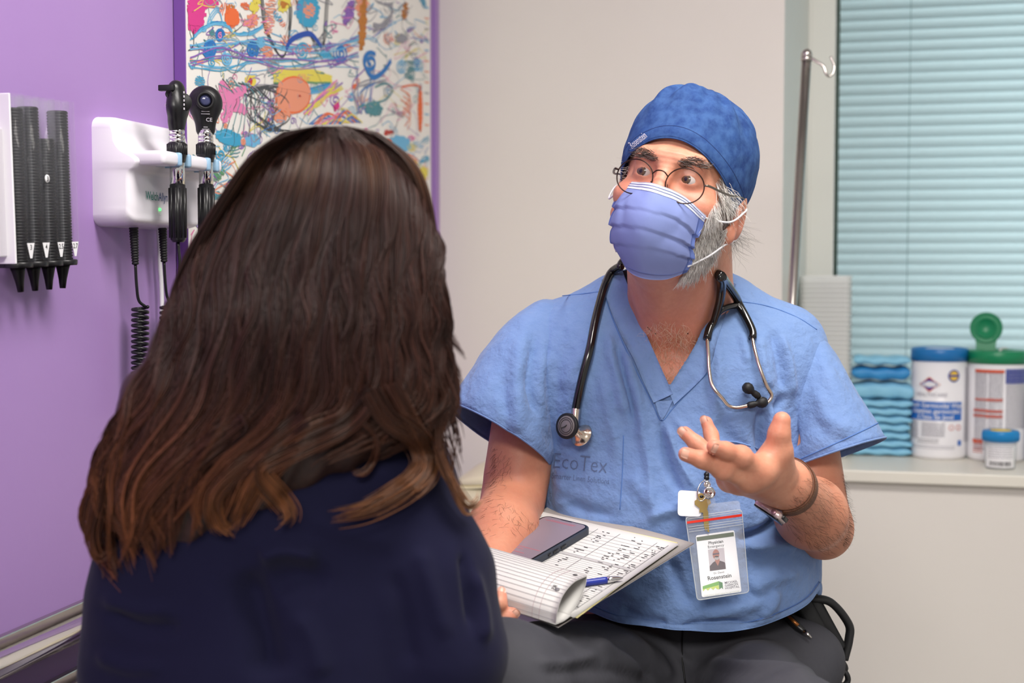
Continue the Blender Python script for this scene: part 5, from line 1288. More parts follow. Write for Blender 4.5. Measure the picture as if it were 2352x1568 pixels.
def rq(a, b, c, d, r=0.0, n=4):
    """quad with rounded corners, r in the crop's units"""
    P4 = np.array([a, b, c, d], float); out = []
    for i in range(4):
        p0, p, p1 = P4[i - 1], P4[i], P4[(i + 1) % 4]; u0 = (p0 - p) / np.linalg.norm(p0 - p); u1 = (p1 - p) / np.linalg.norm(p1 - p)
        for t in np.linspace(0, 1, n + 1):
            a_ = p + u0 * r * (1 - t) ** 2 + u1 * r * t ** 2; out.append(tuple(a_))
    return out
BD = thing('badge_holder', 'clear plastic badge sleeve with red zip strip and white physician card', 'badge', BP(550, 1440))
m_clear = M('clear_vinyl', (236, 240, 244), 0.12, alpha=0.07, spec=0.8)
v, f = flatpoly(rq((150, 410), (775, 338), (882, 1372), (300, 1462), 40), 0.0022, 0.0012); mk('sleeve_front', v, f, m_clear, BD, smooth=False)
v, f = flatpoly(rq((150, 410), (775, 338), (882, 1372), (300, 1462), 40), -0.0006, 0.0004); mk('sleeve_back', v, f, m_clear, BD, smooth=False)
m_cedge = M('clear_edge', (216, 222, 226), 0.2, alpha=0.55)
ed = [BP(x, y, 0.001) for x, y in rq((168, 530), (800, 440), (882, 1372), (300, 1462), 40)]; v, f = tube(np.array(ed), 0.0007, 6, closed=True); mk('sleeve_edge', v, f, m_cedge, BD)
v, f = flatpoly([(180, 577), (798, 492), (800, 520), (184, 603)], 0.0036, 0.0008); mk('zip_strip', v, f, M('red_zip', (214, 44, 24), 0.4), BD, smooth=False)
for y0 in (535, 625, 650, 680):
    v, f = tube([BP(190 + (y0 - 560) * 0.13, y0 + 75 - 60, 0.0036), BP(800 + (y0 - 520) * 0.08, y0 - 10 - 60, 0.0036)], 0.0005, 6); mk('zip_rib', v, f, m_cedge, BD)
m_card = M('card_white', (240, 240, 242), 0.35)
v, f = flatpoly(rq((283, 733), (716, 672), (798, 1366), (352, 1428), 24), 0.0004, 0.0009); card = mk('card', v, f, m_card, BD, smooth=False)
m_ink = M('ink_black', (28, 26, 30), 0.6); m_olive = M('olive_bar', (70, 84, 52), 0.5); m_grn = M('logo_green', (110, 170, 70), 0.5); m_grn2 = M('logo_dark_green', (66, 124, 66), 0.5); m_lime = M('logo_lime', (196, 212, 96), 0.5)
v, f = flatpoly([(291, 752), (708, 694), (713, 740), (297, 797)], 0.0014, 0.0001); mk('card_bar', v, f, m_olive, card, smooth=False)
tx = BP(708, 694) - BP(291, 752); tx /= np.linalg.norm(tx); ty = np.cross(bn, tx) if (np.cross(bn, tx) @ EZ) > 0 else np.cross(tx, bn)
UZ = np.linalg.norm(BP(700, 1000) - BP(600, 1000)) / 100
def bt(s, size, x, y, bold=0.0, mat=m_ink, align='CENTER', sq=1.0):
    v, f = text3d(s, size * UZ, BP(x, y, 0.00145), tx, ty, bold, align, sq); return mk('card_lettering', v, f, mat, card, smooth=False)
bt('Physician', 47, 508, 806, 0.018); bt('Emergency', 42, 510, 850); bt('Dr. David', 30, 543, 1149); bt('Rosenstein', 62, 550, 1196, 0.015)
m_txt = M('ink_plum', (76, 66, 84), 0.6)
for k, s in enumerate(('MICHAEL', 'GARRON', 'HOSPITAL')): bt(s, 36, 606 + 3 * k, 1265 + 31 * k, 0.006, m_txt, 'LEFT')
bt('TORONTO EAST HEALTH NETWORK', 24, 575, 1386, 0, M('ink_pale', (190, 200, 184), 0.6))
v, f = flatpoly([(360, 1304), (540, 1246), (542, 1290), (362, 1338)], 0.0014, 0.0001); mk('card_logo', v, f, m_grn, card, smooth=False)
v, f = flatpoly([(540, 1246), (584, 1262), (590, 1338), (572, 1318), (548, 1340)], 0.0014, 0.0001); mk('card_logo', v, f, m_grn2, card, smooth=False)
v, f = flatpoly([(362, 1338), (542, 1290), (546, 1338), (520, 1335), (505, 1318), (480, 1345), (450, 1320), (420, 1352), (395, 1330), (365, 1362)], 0.0014, 0.0001); mk('card_logo', v, f, m_lime, card, smooth=False)
v, f = flatpoly([(420, 892), (600, 870), (622, 1108), (442, 1132)], 0.0014, 0.0001); ph_ = mk('card_photo', v, f, M('photo_grey', (190, 182, 188), 0.4), card, smooth=False)
def ovalp(cx, cy, rx, ry, l, n=20): return flatpoly([(cx + rx * math.cos(t), cy + ry * math.sin(t)) for t in np.linspace(0, 6.283, n, endpoint=False)], l, 0.00005)
v, f = flatpoly([(442, 1132), (440, 1078), (478, 1035), (505, 1018), (532, 1075), (552, 1015), (600, 1030), (613, 1040), (622, 1108)], 0.00152, 0.00005); mk('photo_shirt', v, f, M('photo_maroon', (62, 36, 46), 0.5), card, smooth=False)
v, f = flatpoly([(495, 990), (548, 985), (552, 1020), (532, 1075), (503, 1025)], 0.00153, 0.00005); mk('photo_neck', v, f, M('photo_skin', (164, 104, 88), 0.5), card, smooth=False)
v, f = ovalp(510, 945, 38, 56, 0.00156); mk('photo_head', v, f, M('photo_skin'), card, smooth=False)
v, f = ovalp(519, 990, 27, 17, 0.0016); mk('photo_beard', v, f, M('photo_beard_grey', (170, 164, 164), 0.5), card, smooth=False)
v, f = ovalp(517, 970, 24, 7, 0.0017); mk('photo_moustache', v, f, m_ink, card, smooth=False)
v, f = flatpoly([(474, 936), (546, 926), (547, 940), (476, 952)], 0.0017, 0.00005); mk('photo_glasses', v, f, m_txt, card, smooth=False)
# reel cord, ring, snap strap
cord_top = cast(SHIRTF, 1622, 1040)[0] - CF * 0.004
v, f = tube(crom([cord_top, cast(SHIRTF, 1621, 1080)[0] - CF * 0.006, BP(400, 40, 0.003)], 6), 0.0007, 6); mk('reel_cord', v, f, m_black, BD)
for y in (50, 88):
    v, f = lathe([(0.0006, -0.0042), (0.0034, -0.002), (0.0038, 0), (0.0034, 0.002), (0.0006, 0.0042)], BP(403, y, 0.003), ty, 14); mk('bead', v, f, m_black, BD)
rp = crom([BP(x, y, 0.004) for x, y in ((392, 112), (335, 150), (298, 240), (312, 330), (362, 340), (420, 240), (425, 140))], 8, True); v, f = tube(rp, 0.0009, 8, closed=True); mk('split_ring', v, f, m_chrome, BD)
v, f = flatpoly(rq((360, 130), (440, 110), (510, 400), (420, 420), 20), 0.0046, 0.0006); mk('snap_strap', v, f, m_clear, BD, smooth=False)
for x, y, r in ((430, 255, 0.0082), (405, 160, 0.0046)):
    v, f = lathe([(r, 0), (r, 0.001), (r * 0.7, 0.0016), (r * 0.62, 0.0008), (r * 0.3, 0.0018), (0.0002, 0.0018)], BP(x, y, 0.0052), bn, 24); mk('snap_button', v, f, m_chrome, BD)
TG = thing('tracker_tag', 'white rounded tracker tag hanging on the key ring by the badge', 'tag', BP(200, 515))
v, f = flatpoly(rq((84, 222), (345, 240), (345, 522), (78, 512), 48, 6), -0.0006, 0.0030); mk('tag_body', v, f, m_wplast, TG, smooth=False)
for k in range(3):
    v, f = lathe([(0.0008, 0), (0.0006, 0.0003), (0.0001, 0.0003)], BP(148 + 17 * k, 270 + 2 * k, 0.0018), bn, 10); mk('tag_dot', v, f, m_black, TG)
KY = thing('door_key', 'brass door key hanging in front of the white tag', 'key', BP(400, 700))
m_brass = M('worn_brass', (206, 184, 120), 0.3, 1.0)
outer = [(300, 270), (345, 256), (385, 275), (395, 320), (440, 330), (452, 370), (420, 400), (408, 440), (420, 470), (432, 700), (410, 690), (402, 640), (395, 690), (375, 640), (362, 480), (320, 470), (325, 430), (270, 385), (268, 345), (292, 330)]
v, f = flatpoly(outer, 0.0024, 0.0016); mk('key_blade', v, f, m_brass, KY, smooth=False)
v, f = ovalp(345, 298, 22, 16, 0.0041); mk('key_hole', v, f, m_black, KY)
# ---- belt pouch
BPU = thing('belt_pouch', 'black fabric pouch clipped on the hip of the doctor', 'pouch', P(1880, 1480, 2.0))
m_nylon = M('black_nylon', (24, 24, 26), 0.6, bump=[(700, 0.4), (80, 0.1)])
def z5b(x, y, d): return P(1600 + x / 5.85, 1300 + y / 5.85, d)
pa = z5b(1780, 1180, 1.985) - z5b(1420, 520, 1.985); pa /= np.linalg.norm(pa); pn = -CF; px_ = np.cross(pa, pn)
if px_ @ CR < 0: px_ = -px_
cc = (z5b(1440, 560, 1.985) + z5b(1760, 1150, 1.985)) / 2
v, f = box(cc, np.stack([px_, pa, pn]), (0.014, 0.068, 0.03), 0.008, 3); mk('pouch_body', v, f, m_nylon, BPU)
v, f = box(cc + px_ * 0.016 - pa * 0.010, np.stack([px_, pa, pn]), (0.010, 0.048, 0.026), 0.007, 3); mk('pouch_pocket', v, f, m_nylon, BPU)
v, f = tube(crom([cc + px_ * 0.012 - pa * 0.05 + pn * 0.02, cc + px_ * 0.036 - pa * 0.03 + pn * 0.02, cc + px_ * 0.044 + pa * 0.01 + pn * 0.016, cc + px_ * 0.034 + pa * 0.030 + pn * 0.016, cc + px_ * 0.014 + pa * 0.052 + pn * 0.016], 8), 0.006, 10, flat=(pn, 1.6)); mk('pouch_flap', v, f, m_nylon, BPU)
lp_ = [z5b(1760, 1150, 1.97), z5b(1900, 1330, 1.965), z5b(2010, 1440, 1.96), z5b(2030, 1540, 1.96), z5b(1960, 1600, 1.96), z5b(1840, 1500, 1.965), z5b(1730, 1360, 1.97)]
v, f = tube(crom(lp_, 8), 0.0040, 8, flat=(CF, 1.6)); mk('strap_loop', v, f, m_nylon, BPU)
v, f = tube(crom([z5b(1790, 1440, 1.96), z5b(1880, 1480, 1.96), z5b(1940, 1440, 1.96), z5b(1950, 1360, 1.96)], 8), 0.0022, 8); mk('strap_loop', v, f, m_nylon, BPU)
PT = thing('utility_pen', 'black and amber pen clipped beside the belt pouch', 'pen', z5b(1450, 990, 1.90))
tq = [cast(TROU, 1600 + x / 5.85, 1300 + y / 5.85, 0.008, 1.95)[0] for x, y in ((1080, 640), (1190, 735), (1330, 860), (1420, 930))]
v, f = tube(crom(tq, 6), [0.0075, 0.0065, 0.006, 0.004], 12); mk('pen_barrel', v, f, m_black, PT)
v, f = tube([tq[1] - CF * 0.006 + CU * 0.002, tq[2] - CF * 0.006 + CU * 0.002], 0.0026, 8); mk('pen_clip', v, f, M('amber_metal', (150, 92, 44), 0.35, 0.6), PT)
v, f = lathe([(0.004, 0), (0.0025, 0.008), (0.0008, 0.014)], tq[3], tq[3] - tq[2], 12); mk('pen_tip', v, f, m_steel, PT)
# ================================================================== papers, phone, pen and notepad on the lap
A3, B3, C3 = P(1265, 1163, 1.94724), P(1593, 1247, 1.80413), P(1280, 1437, 1.57763)
fn = np.cross(C3 - B3, B3 - A3); fn /= np.linalg.norm(fn); fn = fn if fn[2] > 0 else -fn
def hF(x, y, l=0.0): return hP(x, y, A3 + fn * l, fn)
def sheet(pa, pb, pc, l, th, name, parent, mat, bend=0.0, n=14, **k):
    a, b, c = hF(*pa, l), hF(*pb, l), hF(*pc, l); d = a + c - b
    A = np.array([[(a * (1 - u) + b * u) * (1 - v_) + (d * (1 - u) + c * u) * v_ - fn * bend * (u ** 6) * (v_ * 0.5 + 0.5) for v_ in np.linspace(0, 1, n)] for u in np.linspace(0, 1, n)])
    v, f = shell(A, th); return mk(name, v, f, mat, parent, **k), (a, b, c, d)
m_folder = M('grey_card', (158, 152, 148), 0.6, noise=(30, 0.15, (146, 140, 136)))
m_yellow = M('yellow_sheet', (240, 228, 160), 0.7)
m_paper = M('white_paper', (206, 204, 201), 0.7)
FO = thing('folder', 'grey card folder lying open on the lap under the papers', 'folder', hF(1300, 1420))
sheet((1265, 1163), (1594, 1247), (1282, 1436), 0.0, 0.0016, 'cover', FO, m_folder, 0.003)
YE, _ = sheet((1237, 1176), (1557, 1247), (1326, 1419), 0.0016, 0.0008, 'paper_sheet', None, m_yellow, 0.0)
setp(YE, 'pale yellow sheet just showing under the white form', 'paper')
FM = thing('form', 'white printed medical form on top of the yellow sheet', 'paper', hF(1300, 1300))
_, (fa, fb, fc, fd) = sheet((1245, 1176), (1560, 1250), (1319, 1418), 0.0032, 0.0009, 'form_page', FM, m_paper)
def FP(u, v_, l=0.0001, base=0.0012): return fa * (1 - u) * (1 - v_) + fb * u * (1 - v_) + fc * u * v_ + fd * (1 - u) * v_ + fn * (l + base)
m_rule = M('grey_ruling', (112, 110, 114), 0.7); m_pblk = M('print_black', (52, 50, 54), 0.7); m_bar = M('grey_print_bar', (176, 174, 174), 0.7)
ex = (fb - fa) / np.linalg.norm(fb - fa); ey = (fd - fa) / np.linalg.norm(fd - fa)
def fq(u0, u1, v0, v1, l=0.0001): return np.array([FP(u0, v0, l), FP(u1, v0, l), FP(u1, v1, l), FP(u0, v1, l)]), [(0, 1, 2, 3)]
rul = MB()
for v_ in list(np.linspace(0.10, 0.40, 9)) + list(np.linspace(0.43, 0.66, 12)) + list(np.linspace(0.70, 0.93, 12)): rul.add(fq(0.04, 0.96, v_, v_ + 0.0016))
for u in (0.04, 0.30, 0.46, 0.62, 0.88, 0.957): rul.add(fq(u, u + 0.003, 0.05, 0.93))
rul.mk('ruling', m_rule, FM, smooth=False, kind='stuff')
bars = MB()
for v_ in (0.405, 0.675): bars.add(fq(0.04, 0.96, v_, v_ + 0.02, 0.00012))
bars.mk('grey_bars', m_bar, FM, smooth=False, kind='stuff')
blk = MB()
for k in range(260):
    u = RNG.choice([0.06, 0.32, 0.50, 0.70, 0.78, 0.90]) + RNG.uniform(0, 0.05); v_ = RNG.choice(list(np.linspace(0.045, 0.92, 44))); L = RNG.uniform(0.006, 0.03)
    blk.add(fq(u, min(u + L, 0.96), v_ + 0.003, v_ + 0.0095, 0.00015))
blk.mk('small_print', m_pblk, FM, smooth=False, kind='stuff')
# ---- phone
sd = hF(1352, 1212) - hF(1256, 1189); sd /= np.linalg.norm(sd); ld = np.cross(fn, sd); ld = ld if (ld @ CF) < 0 else -ld
tm = hF(1306, 1197, 0.0125)
pc_ = tm + ld * 0.079
PHN = thing('smartphone', 'dark smartphone lying face up on the white form', 'phone', pc_ - fn * 0.009)
m_case = M('slate_phone_case', (46, 52, 64), 0.5)
def slab(w_, h_, r, z0, z1, name, mat, parent, bev=0.0012):
    o_ = pc_; pts = rrect(w_, h_, r, 7); rings = []
    for (ins, z) in ((bev, z0), (0, z0 + bev), (0, z1 - bev), (bev, z1)):
        pr_ = rrect(w_ - 2 * ins, h_ - 2 * ins, max(r - ins, 0.0005), 7); rings.append([o_ + x * sd + y * ld + fn * z for x, y in pr_])
    A = np.array(rings); v, f = grid(A, closed_v=True); k = A.shape[1]; f = [tuple(q) for q in f] + [tuple(range(k))[::-1], tuple(range(3 * k, 4 * k))]
    return mk(name, v, f, mat, parent, smooth=False)
slab(0.0765, 0.158, 0.0125, -0.0088, 0.0016, 'phone_case', m_case, PHN)
slab(0.0715, 0.153, 0.0105, 0.0006, 0.0020, 'bezel', M('phone_bezel', (12, 12, 15), 0.15), PHN, 0.0003)
slab(0.0675, 0.149, 0.0090, 0.0015, 0.0022, 'screen', M('phone_screen', (120, 108, 118), 0.12, emit=((150, 132, 142), 0.10)), PHN, 0.0001)
mb = MB()
for k, (x, y, L) in enumerate([(0.0, -0.066, 0.04), (-0.004, -0.063, 0.045), (0.004, 0.030, 0.05), (-0.008, 0.036, 0.03), (0.006, 0.047, 0.02)]):
    q = pc_ + sd * x + ld * y + fn * 0.00225; mb.add((np.array([q - sd * L / 2 - ld * 0.0007, q + sd * L / 2 - ld * 0.0007, q + sd * L / 2 + ld * 0.0007, q - sd * L / 2 + ld * 0.0007]), [(0, 1, 2, 3)]))
mb.mk('screen_text', M('screen_red_text', (170, 92, 104), 0.4), PHN, smooth=False, kind='stuff')
for y, L in ((-0.010, 0.006), (0.008, 0.006), (0.022, 0.003)):
    v, f = box(pc_ + sd * 0.0384 + ld * y - fn * 0.0035, np.stack([ld, sd, fn]), (L, 0.0009, 0.0018), 0.0006); mk('side_button', v, f, m_black, PHN)
v, f = box(pc_ - ld * 0.0735 + fn * 0.0021, np.stack([sd, ld, fn]), (0.009, 0.0006, 0.0002), 0.0001); mk('earpiece', v, f, m_black, PHN)
# ---- pen
p_tip, p_in = hF(1420, 1328, 0.0088), hF(1347, 1338, 0.0088)
pd = p_tip - p_in; pd /= np.linalg.norm(pd)
PN = thing('ballpoint_pen', 'blue ballpoint pen with silver tip sticking out under the notepad', 'pen', p_in)
v, f = lathe([(0.0001, -0.09), (0.0042, -0.089), (0.0042, 0.0)] + [(0.0042 + 0.0002 * (k % 2), 0.001 * k) for k in range(1, 24)] + [(0.0043, 0.026)], p_in, pd, 20); mk('barrel', v, f, M('blue_pen_plastic', (34, 48, 140), 0.3), PN)
v, f = lathe([(0.0043, 0.0262), (0.0038, 0.032), (0.0024, 0.042), (0.0012, 0.0455), (0.0004, 0.0475)], p_in, pd, 20); mk('nib_cone', v, f, m_chrome, PN)
# ---- notepad with its page curled over
NT = thing('notepad', 'lined white notepad curled over in the hand of the doctor', 'notepad', C3)
axd = (A3 - B3); axd /= np.linalg.norm(axd)
front_s = [(1348.7, 1321, 1.640), (1318, 1336, 1.612), (1293, 1366, 1.588), (1280, 1402, 1.574), (1276, 1434, 1.572)]
back_s = [(1276, 1434, 1.572), (1301, 1421, 1.590), (1327, 1387, 1.615), (1344, 1347, 1.636), (1348.7, 1321, 1.640)]
FSec = crom([P(*q) for q in front_s], 8); BSec = crom([P(*q) for q in back_s], 8)
def sweep(sec, L, n=24, curl=0.0): return np.array([sec + axd * L * t + EZ * curl * t * t for t in np.linspace(0, 1, n)])
v, f = shell(sweep(FSec, 0.235), 0.0009); mk('front_page', v, f, m_paper, NT)
v, f = shell(sweep(BSec, 0.235), 0.0009); mk('back_page', v, f, m_paper, NT)
for k in range(3):
    sec = np.array([P(1276 + 3 * k, 1434 - k, 1.574 + 0.001 * k), P(1292 + 3 * k, 1428 - 2 * k, 1.584 + 0.001 * k), P(1305 + 4 * k, 1419 - 3 * k, 1.592)])
    v, f = shell(sweep(crom(sec, 5), 0.235), 0.0005); mk('inner_page', v, f, m_paper, NT)
out_dir = -CF * 0.8 + CU * 0.5 - CR * 0.3; out_dir /= np.linalg.norm(out_dir)
m_line = M('page_ruling', (140, 136, 144), 0.7); m_rose = M('margin_ruling', (176, 150, 156), 0.7)
tan_ = np.gradient(FSec, axis=0); nrm = np.cross(tan_, axd); nrm /= np.linalg.norm(nrm, axis=1)[:, None]
nrm = np.where((nrm @ out_dir)[:, None] < 0, -nrm, nrm)
off_f = FSec + nrm * 0.0007
cum = np.concatenate([[0], np.cumsum(np.linalg.norm(np.diff(off_f, axis=0), axis=1))])
mb = MB()
for s in np.arange(0.005, cum[-1] - 0.002, 0.0071):
    q = np.array([np.interp(s, cum, off_f[:, k]) for k in range(3)]); mb.add(tube([q + axd * 0.0005, q + axd * 0.2345], 0.00022, 4))
mb.mk('ruled_lines', m_line, NT, kind='stuff')
for o_ in (0.024, 0.034): v, f = tube(off_f + axd * o_, 0.00022, 4); mk('margin_line', v, f, m_rose, NT)
for s, o_ in ((0.012, 0.0105), (0.058, 0.0105)):
    q = np.array([np.interp(s, cum, off_f[:, k]) for k in range(3)]); nq = np.array([np.interp(s, cum, nrm[:, k]) for k in range(3)]); v, f = lathe([(0.0029, 0), (0.0029, 0.0003), (0.0001, 0.0003)], q + axd * o_ - nq * 0.0001, nq, 18); mk('punch_hole', v, f, m_pblk if s < 0.02 else m_rule, NT)
def page_print(s_txt, size, s, o_, ang=0.0):
    q = np.array([np.interp(s, cum, off_f[:, k]) for k in range(3)]); tq_ = np.array([np.interp(s, cum, tan_[:, k]) for k in range(3)]); tq_ /= np.linalg.norm(tq_); nq = np.array([np.interp(s, cum, nrm[:, k]) for k in range(3)])
    v, f = text3d(s_txt, size, q + axd * o_ + nq * 0.0003, tq_, axd, 0.01); mk('page_mark', v, f, m_pblk, NT, smooth=False)
page_print('R5', 0.008, 0.056, 0.016)
# ================================================================== seats and the exam table behind
m_vinyl = M('black_vinyl', (26, 26, 28), 0.45, bump=(200, 0.15)); m_cream = M('cream_vinyl', (226, 218, 190), 0.5, noise=(8, 0.15, (214, 204, 172)), bump=(150, 0.1))
def stool(c, ztop, label, name='stool', back=False):
    S_ = thing(name, label, 'stool', (c[0], c[1], 0))
    v, f = lathe([(0.10, 0), (0.185, 0.004), (0.195, 0.02), (0.195, 0.05), (0.185, 0.068), (0.15, 0.075), (0.0001, 0.076)], (c[0], c[1], ztop - 0.076), (0, 0, 1), 40); mk('seat', v, f, m_vinyl, S_)
    v, f = lathe([(0.03, 0), (0.03, 0.2), (0.018, 0.21), (0.018, ztop - 0.17)], (c[0], c[1], 0.09), (0, 0, 1), 20); mk('gas_column', v, f, m_chrome, S_)
    for k in range(5):
        t = k * 2 * math.pi / 5; e = np.array([c[0] + 0.25 * math.cos(t), c[1] + 0.25 * math.sin(t), 0.065])
        v, f = tube(crom([(c[0], c[1], 0.10), ((c[0] + e[0]) / 2, (c[1] + e[1]) / 2, 0.09), e], 5), [0.02, 0.016, 0.012], 10); mk('leg', v, f, m_chrome, S_)
        v, f = lathe([(0.0001, -0.011), (0.022, -0.011), (0.026, -0.006), (0.026, 0.006), (0.022, 0.011), (0.0001, 0.011)], (e[0], e[1], 0.0275), (math.cos(t), math.sin(t), 0), 18); mk('castor', v, f, m_blackm, S_)
dc_ = P(1570, 1500, 2.08); stool((dc_[0], dc_[1]), float(tV[:, 2][(np.abs(tV[:, 0] - dc_[0]) < 0.06) & (np.abs(tV[:, 1] - dc_[1]) < 0.06)].min()) + 0.006, 'round black stool with chrome base under the doctor')
wc_ = P(640, 1760, 1.42); stool((wc_[0], wc_[1]), P(640, 1790, 1.42)[2] - 0.092, 'round black stool with chrome base under the woman')
ET = thing('exam_table', 'cream upholstered exam table against the off-white wall in the corner', 'table', RM(0.42, 0.5, 0))
v, f = box(RM(0.35, 0.53, 0.675), WAX, (0.23, 0.49, 0.045), 0.03, 4); mk('mattress', v, f, m_cream, ET)
v, f = box(RM(0.35, 0.53, 0.36), WAX, (0.21, 0.46, 0.27), 0.01); mk('cabinet', v, f, m_wplast, ET, smooth=False)
v, f = box(RM(0.35, 0.53, 0.05), WAX, (0.19, 0.44, 0.05), 0.005); mk('plinth', v, f, m_black, ET, smooth=False)
A = np.array([[RM(0.15 + 0.4 * u, 0.10 + 0.30 * w_, 0.724 + 0.05 * math.sin(math.pi * u) ** 0.6 * math.sin(math.pi * w_) ** 0.6 + 0.004 * math.sin(9 * u + 5 * w_)) for w_ in np.linspace(0, 1, 18)] for u in np.linspace(0, 1, 22)])
v, f = shell(A, 0.01); PW = mk('pillow', v, f, m_cream, None); setp(PW, 'cream pillow at the head of the exam table', 'pillow')
# ================================================================== instruments on the purple wall
m_grey = M('bracket_grey', (196, 192, 200), 0.4)
# ---- dispenser of ear specula
DO_, DT = hL(22, 606, 0.034), hL(6, 214, 0.034)
du_ = DT - DO_; HH = np.linalg.norm(du_); du_ /= HH
dr_ = hL(163, 594, 0.034) - hL(22, 606, 0.034); dr_ = -E2 * 1.0
dr_ = dr_ - du_ * (dr_ @ du_); dr_ /= np.linalg.norm(dr_); dn = np.cross(du_, dr_); dn = dn if dn @ E1 > 0 else -dn
WD = (hL(160, 598, 0.034) - DO_) @ dr_
DS = thing('specula_dispenser', 'clear four-tube dispenser of black ear specula on the purple wall', 'dispenser', DO_ - du_ * 0.03)
pit = WD / 4
m_ctube = M('clear_tube', (190, 192, 200), 0.06, alpha=0.07, spec=0.9)
m_spec = M('black_specula', (11, 10, 11), 0.4, spec=0.3)
v, f = box(DO_ + dr_ * WD / 2 + du_ * HH / 2 - dn * 0.020, np.stack([dr_, du_, dn]), (WD / 2, HH / 2, 0.003), 0.002); mk('back_plate', v, f, m_ctube, DS, smooth=False)
v, f = box(DO_ - dr_ * 0.006 + du_ * HH * 0.42 - dn * 0.017, np.stack([dr_, du_, dn]), (0.010, HH * 0.38, 0.016), 0.002); mk('wall_bracket', v, f, m_grey, DS, smooth=False)
v, f = box(DO_ - dr_ * 0.001 + du_ * HH * 0.5 - dn * 0.004, np.stack([dr_, du_, dn]), (0.0015, HH * 0.5, 0.014), 0.001); mk('side_panel', v, f, m_wplast, DS, smooth=False)
lev = (0.915, 0.94, 0.765, 0.935); labs = ('3', '4', '2.5', '2.7')
for i in range(4):
    c = DO_ + dr_ * pit * (i + 0.5); R_ = pit * 0.47
    v, f = lathe([(R_, 0.0), (R_, HH), (R_ - 0.001, HH), (R_ - 0.001, 0.0)], c, du_, 28); mk('tube', v, f, m_ctube, DS)
    n = int(lev[i] * HH / 0.0036); prof = [(0.0005, 0.001)]
    for k in range(n): prof += [(R_ * 0.84, 0.002 + k * 0.0036), (R_ * 0.84, 0.0042 + k * 0.0036), (R_ * 0.76, 0.0046 + k * 0.0036), (R_ * 0.76, 0.0054 + k * 0.0036)]
    prof += [(0.0005, 0.002 + n * 0.0036)]
    v, f = lathe(prof, c, du_, 20); mk('specula_stack', v, f, m_spec, DS)
    lean = dr_ * (0.14 - 0.07 * i)
    v, f = lathe([(R_ * 0.62, 0.0), (R_ * 0.50, 0.006), (R_ * 0.34, 0.018), (R_ * 0.24, 0.030), (R_ * 0.20, 0.030)], c - du_ * 0.004, -du_ + lean, 20); mk('specula_nozzle', v, f, m_spec, DS)
    q = c + dn * (R_ + 0.0008) + du_ * (0.012 + 0.0) + dr_ * pit * 0.12
    v, f = prism([(-0.0075, 0.012), (0.0075, 0.012), (0.002, -0.006), (-0.002, -0.006)], q, dr_, du_, dn, 0.0004); lb = mk('size_label', v, f, m_wplast, DS, smooth=False)
    v, f = text3d(labs[i], 0.0085, q + dn * 0.0006 + du_ * 0.007, dr_, du_, 0.01); mk('size_number', v, f, m_ink, lb, smooth=False)
    v, f = box(c + dr_ * pit * 0.5 + du_ * HH / 2 + dn * R_ * 0.4, np.stack([dr_, du_, dn]), (0.0012, HH / 2, R_ * 0.5)); mk('tube_divider', v, f, m_ctube, DS, smooth=False)
mb = MB()
for i in range(4): mb.add(lathe([(pit * 0.54, -0.005), (pit * 0.56, -0.003), (pit * 0.56, 0.001), (pit * 0.52, 0.002)], DO_ + dr_ * pit * (i + 0.5), du_, 24))
mb.add(box(DO_ + dr_ * WD / 2 - du_ * 0.002 - dn * 0.008, np.stack([dr_, du_, dn]), (WD / 2, 0.003, 0.012), 0.001)); mb.mk('base_plate', m_black, DS)
q = DO_ + dr_ * pit * 1.98 + du_ * HH * 0.51 + dn * pit * 0.42; v, f = lathe([(0.005, 0), (0.0048, 0.0006), (0.0001, 0.0007)], q, dn, 20); rs = mk('round_sticker', v, f, m_wplast, DS)
v, f = text3d('3', 0.008, q + dn * 0.001, dr_, du_, 0.01); mk('sticker_number', v, f, m_ink, rs, smooth=False)
# ---- wall transformer with cradle
sN, sFar = 1.598, 1.385
zt, zbm = hL(225, 268)[2] + 0.0, hL(240, 521)[2]
HU = zt - zbm
WU = thing('diagnostic_wall_unit', 'white wall unit with a cradle holding two black hand instruments', 'medical unit', RM(0.03, (sN + sFar) / 2, zbm))
m_unit = M('unit_white', (232, 228, 236), 0.3); m_blue = M('cradle_blue', (150, 186, 214), 0.35)
prof = crom([(0.0, 0.0), (0.050, 0.004), (0.056, 0.020), (0.056, 0.30 * HU), (0.057, 0.47 * HU), (0.066, 0.535 * HU), (0.072, 0.60 * HU), (0.062, 0.66 * HU), (0.046, 0.72 * HU), (0.036, 0.82 * HU), (0.034, 0.92 * HU), (0.028, 0.985 * HU), (0.0, HU)], 5)
ss = np.concatenate([[sN], sN - 0.016 * (1 - np.cos(np.linspace(0.3, math.pi / 2, 6))) - 0.0005, np.linspace(sN - 0.02, sFar + 0.02, 12), [sFar + 0.008, sFar + 0.002, sFar]])
ss = np.sort(ss)[::-1]
A = []
for s in ss:
    e = min(sN - s, s - sFar); k = 1.0 if e > 0.02 else math.sqrt(max(1 - (1 - e / 0.02) ** 2, 0.0)); k2 = 0.80 + 0.20 * k
    A.append([RM(0.0 + p_[0] * (0.86 + 0.14 * k), s, zbm + HU / 2 + (p_[1] - HU / 2) * k2) for p_ in prof])
A = np.array(A); v, f = grid(A); f = [tuple(q) for q in f]
ext = []; npr = len(prof); nb_ = len(v)
for ri, s in ((0, sN), (len(ss) - 1, sFar)):
    wallp = [RM(0.0, s, (A[ri][k] - C0)[2]) for k in range(npr)]; base_ = nb_ + len(ext); ext += wallp
    f += [(ri * npr + k, ri * npr + k + 1, base_ + k + 1, base_ + k) for k in range(npr - 1)]
v = np.concatenate([v, np.array(ext)])
mk('housing', v, f, m_unit, WU)
def UB(s, z, a=0.0575): return RM(a, s, z)
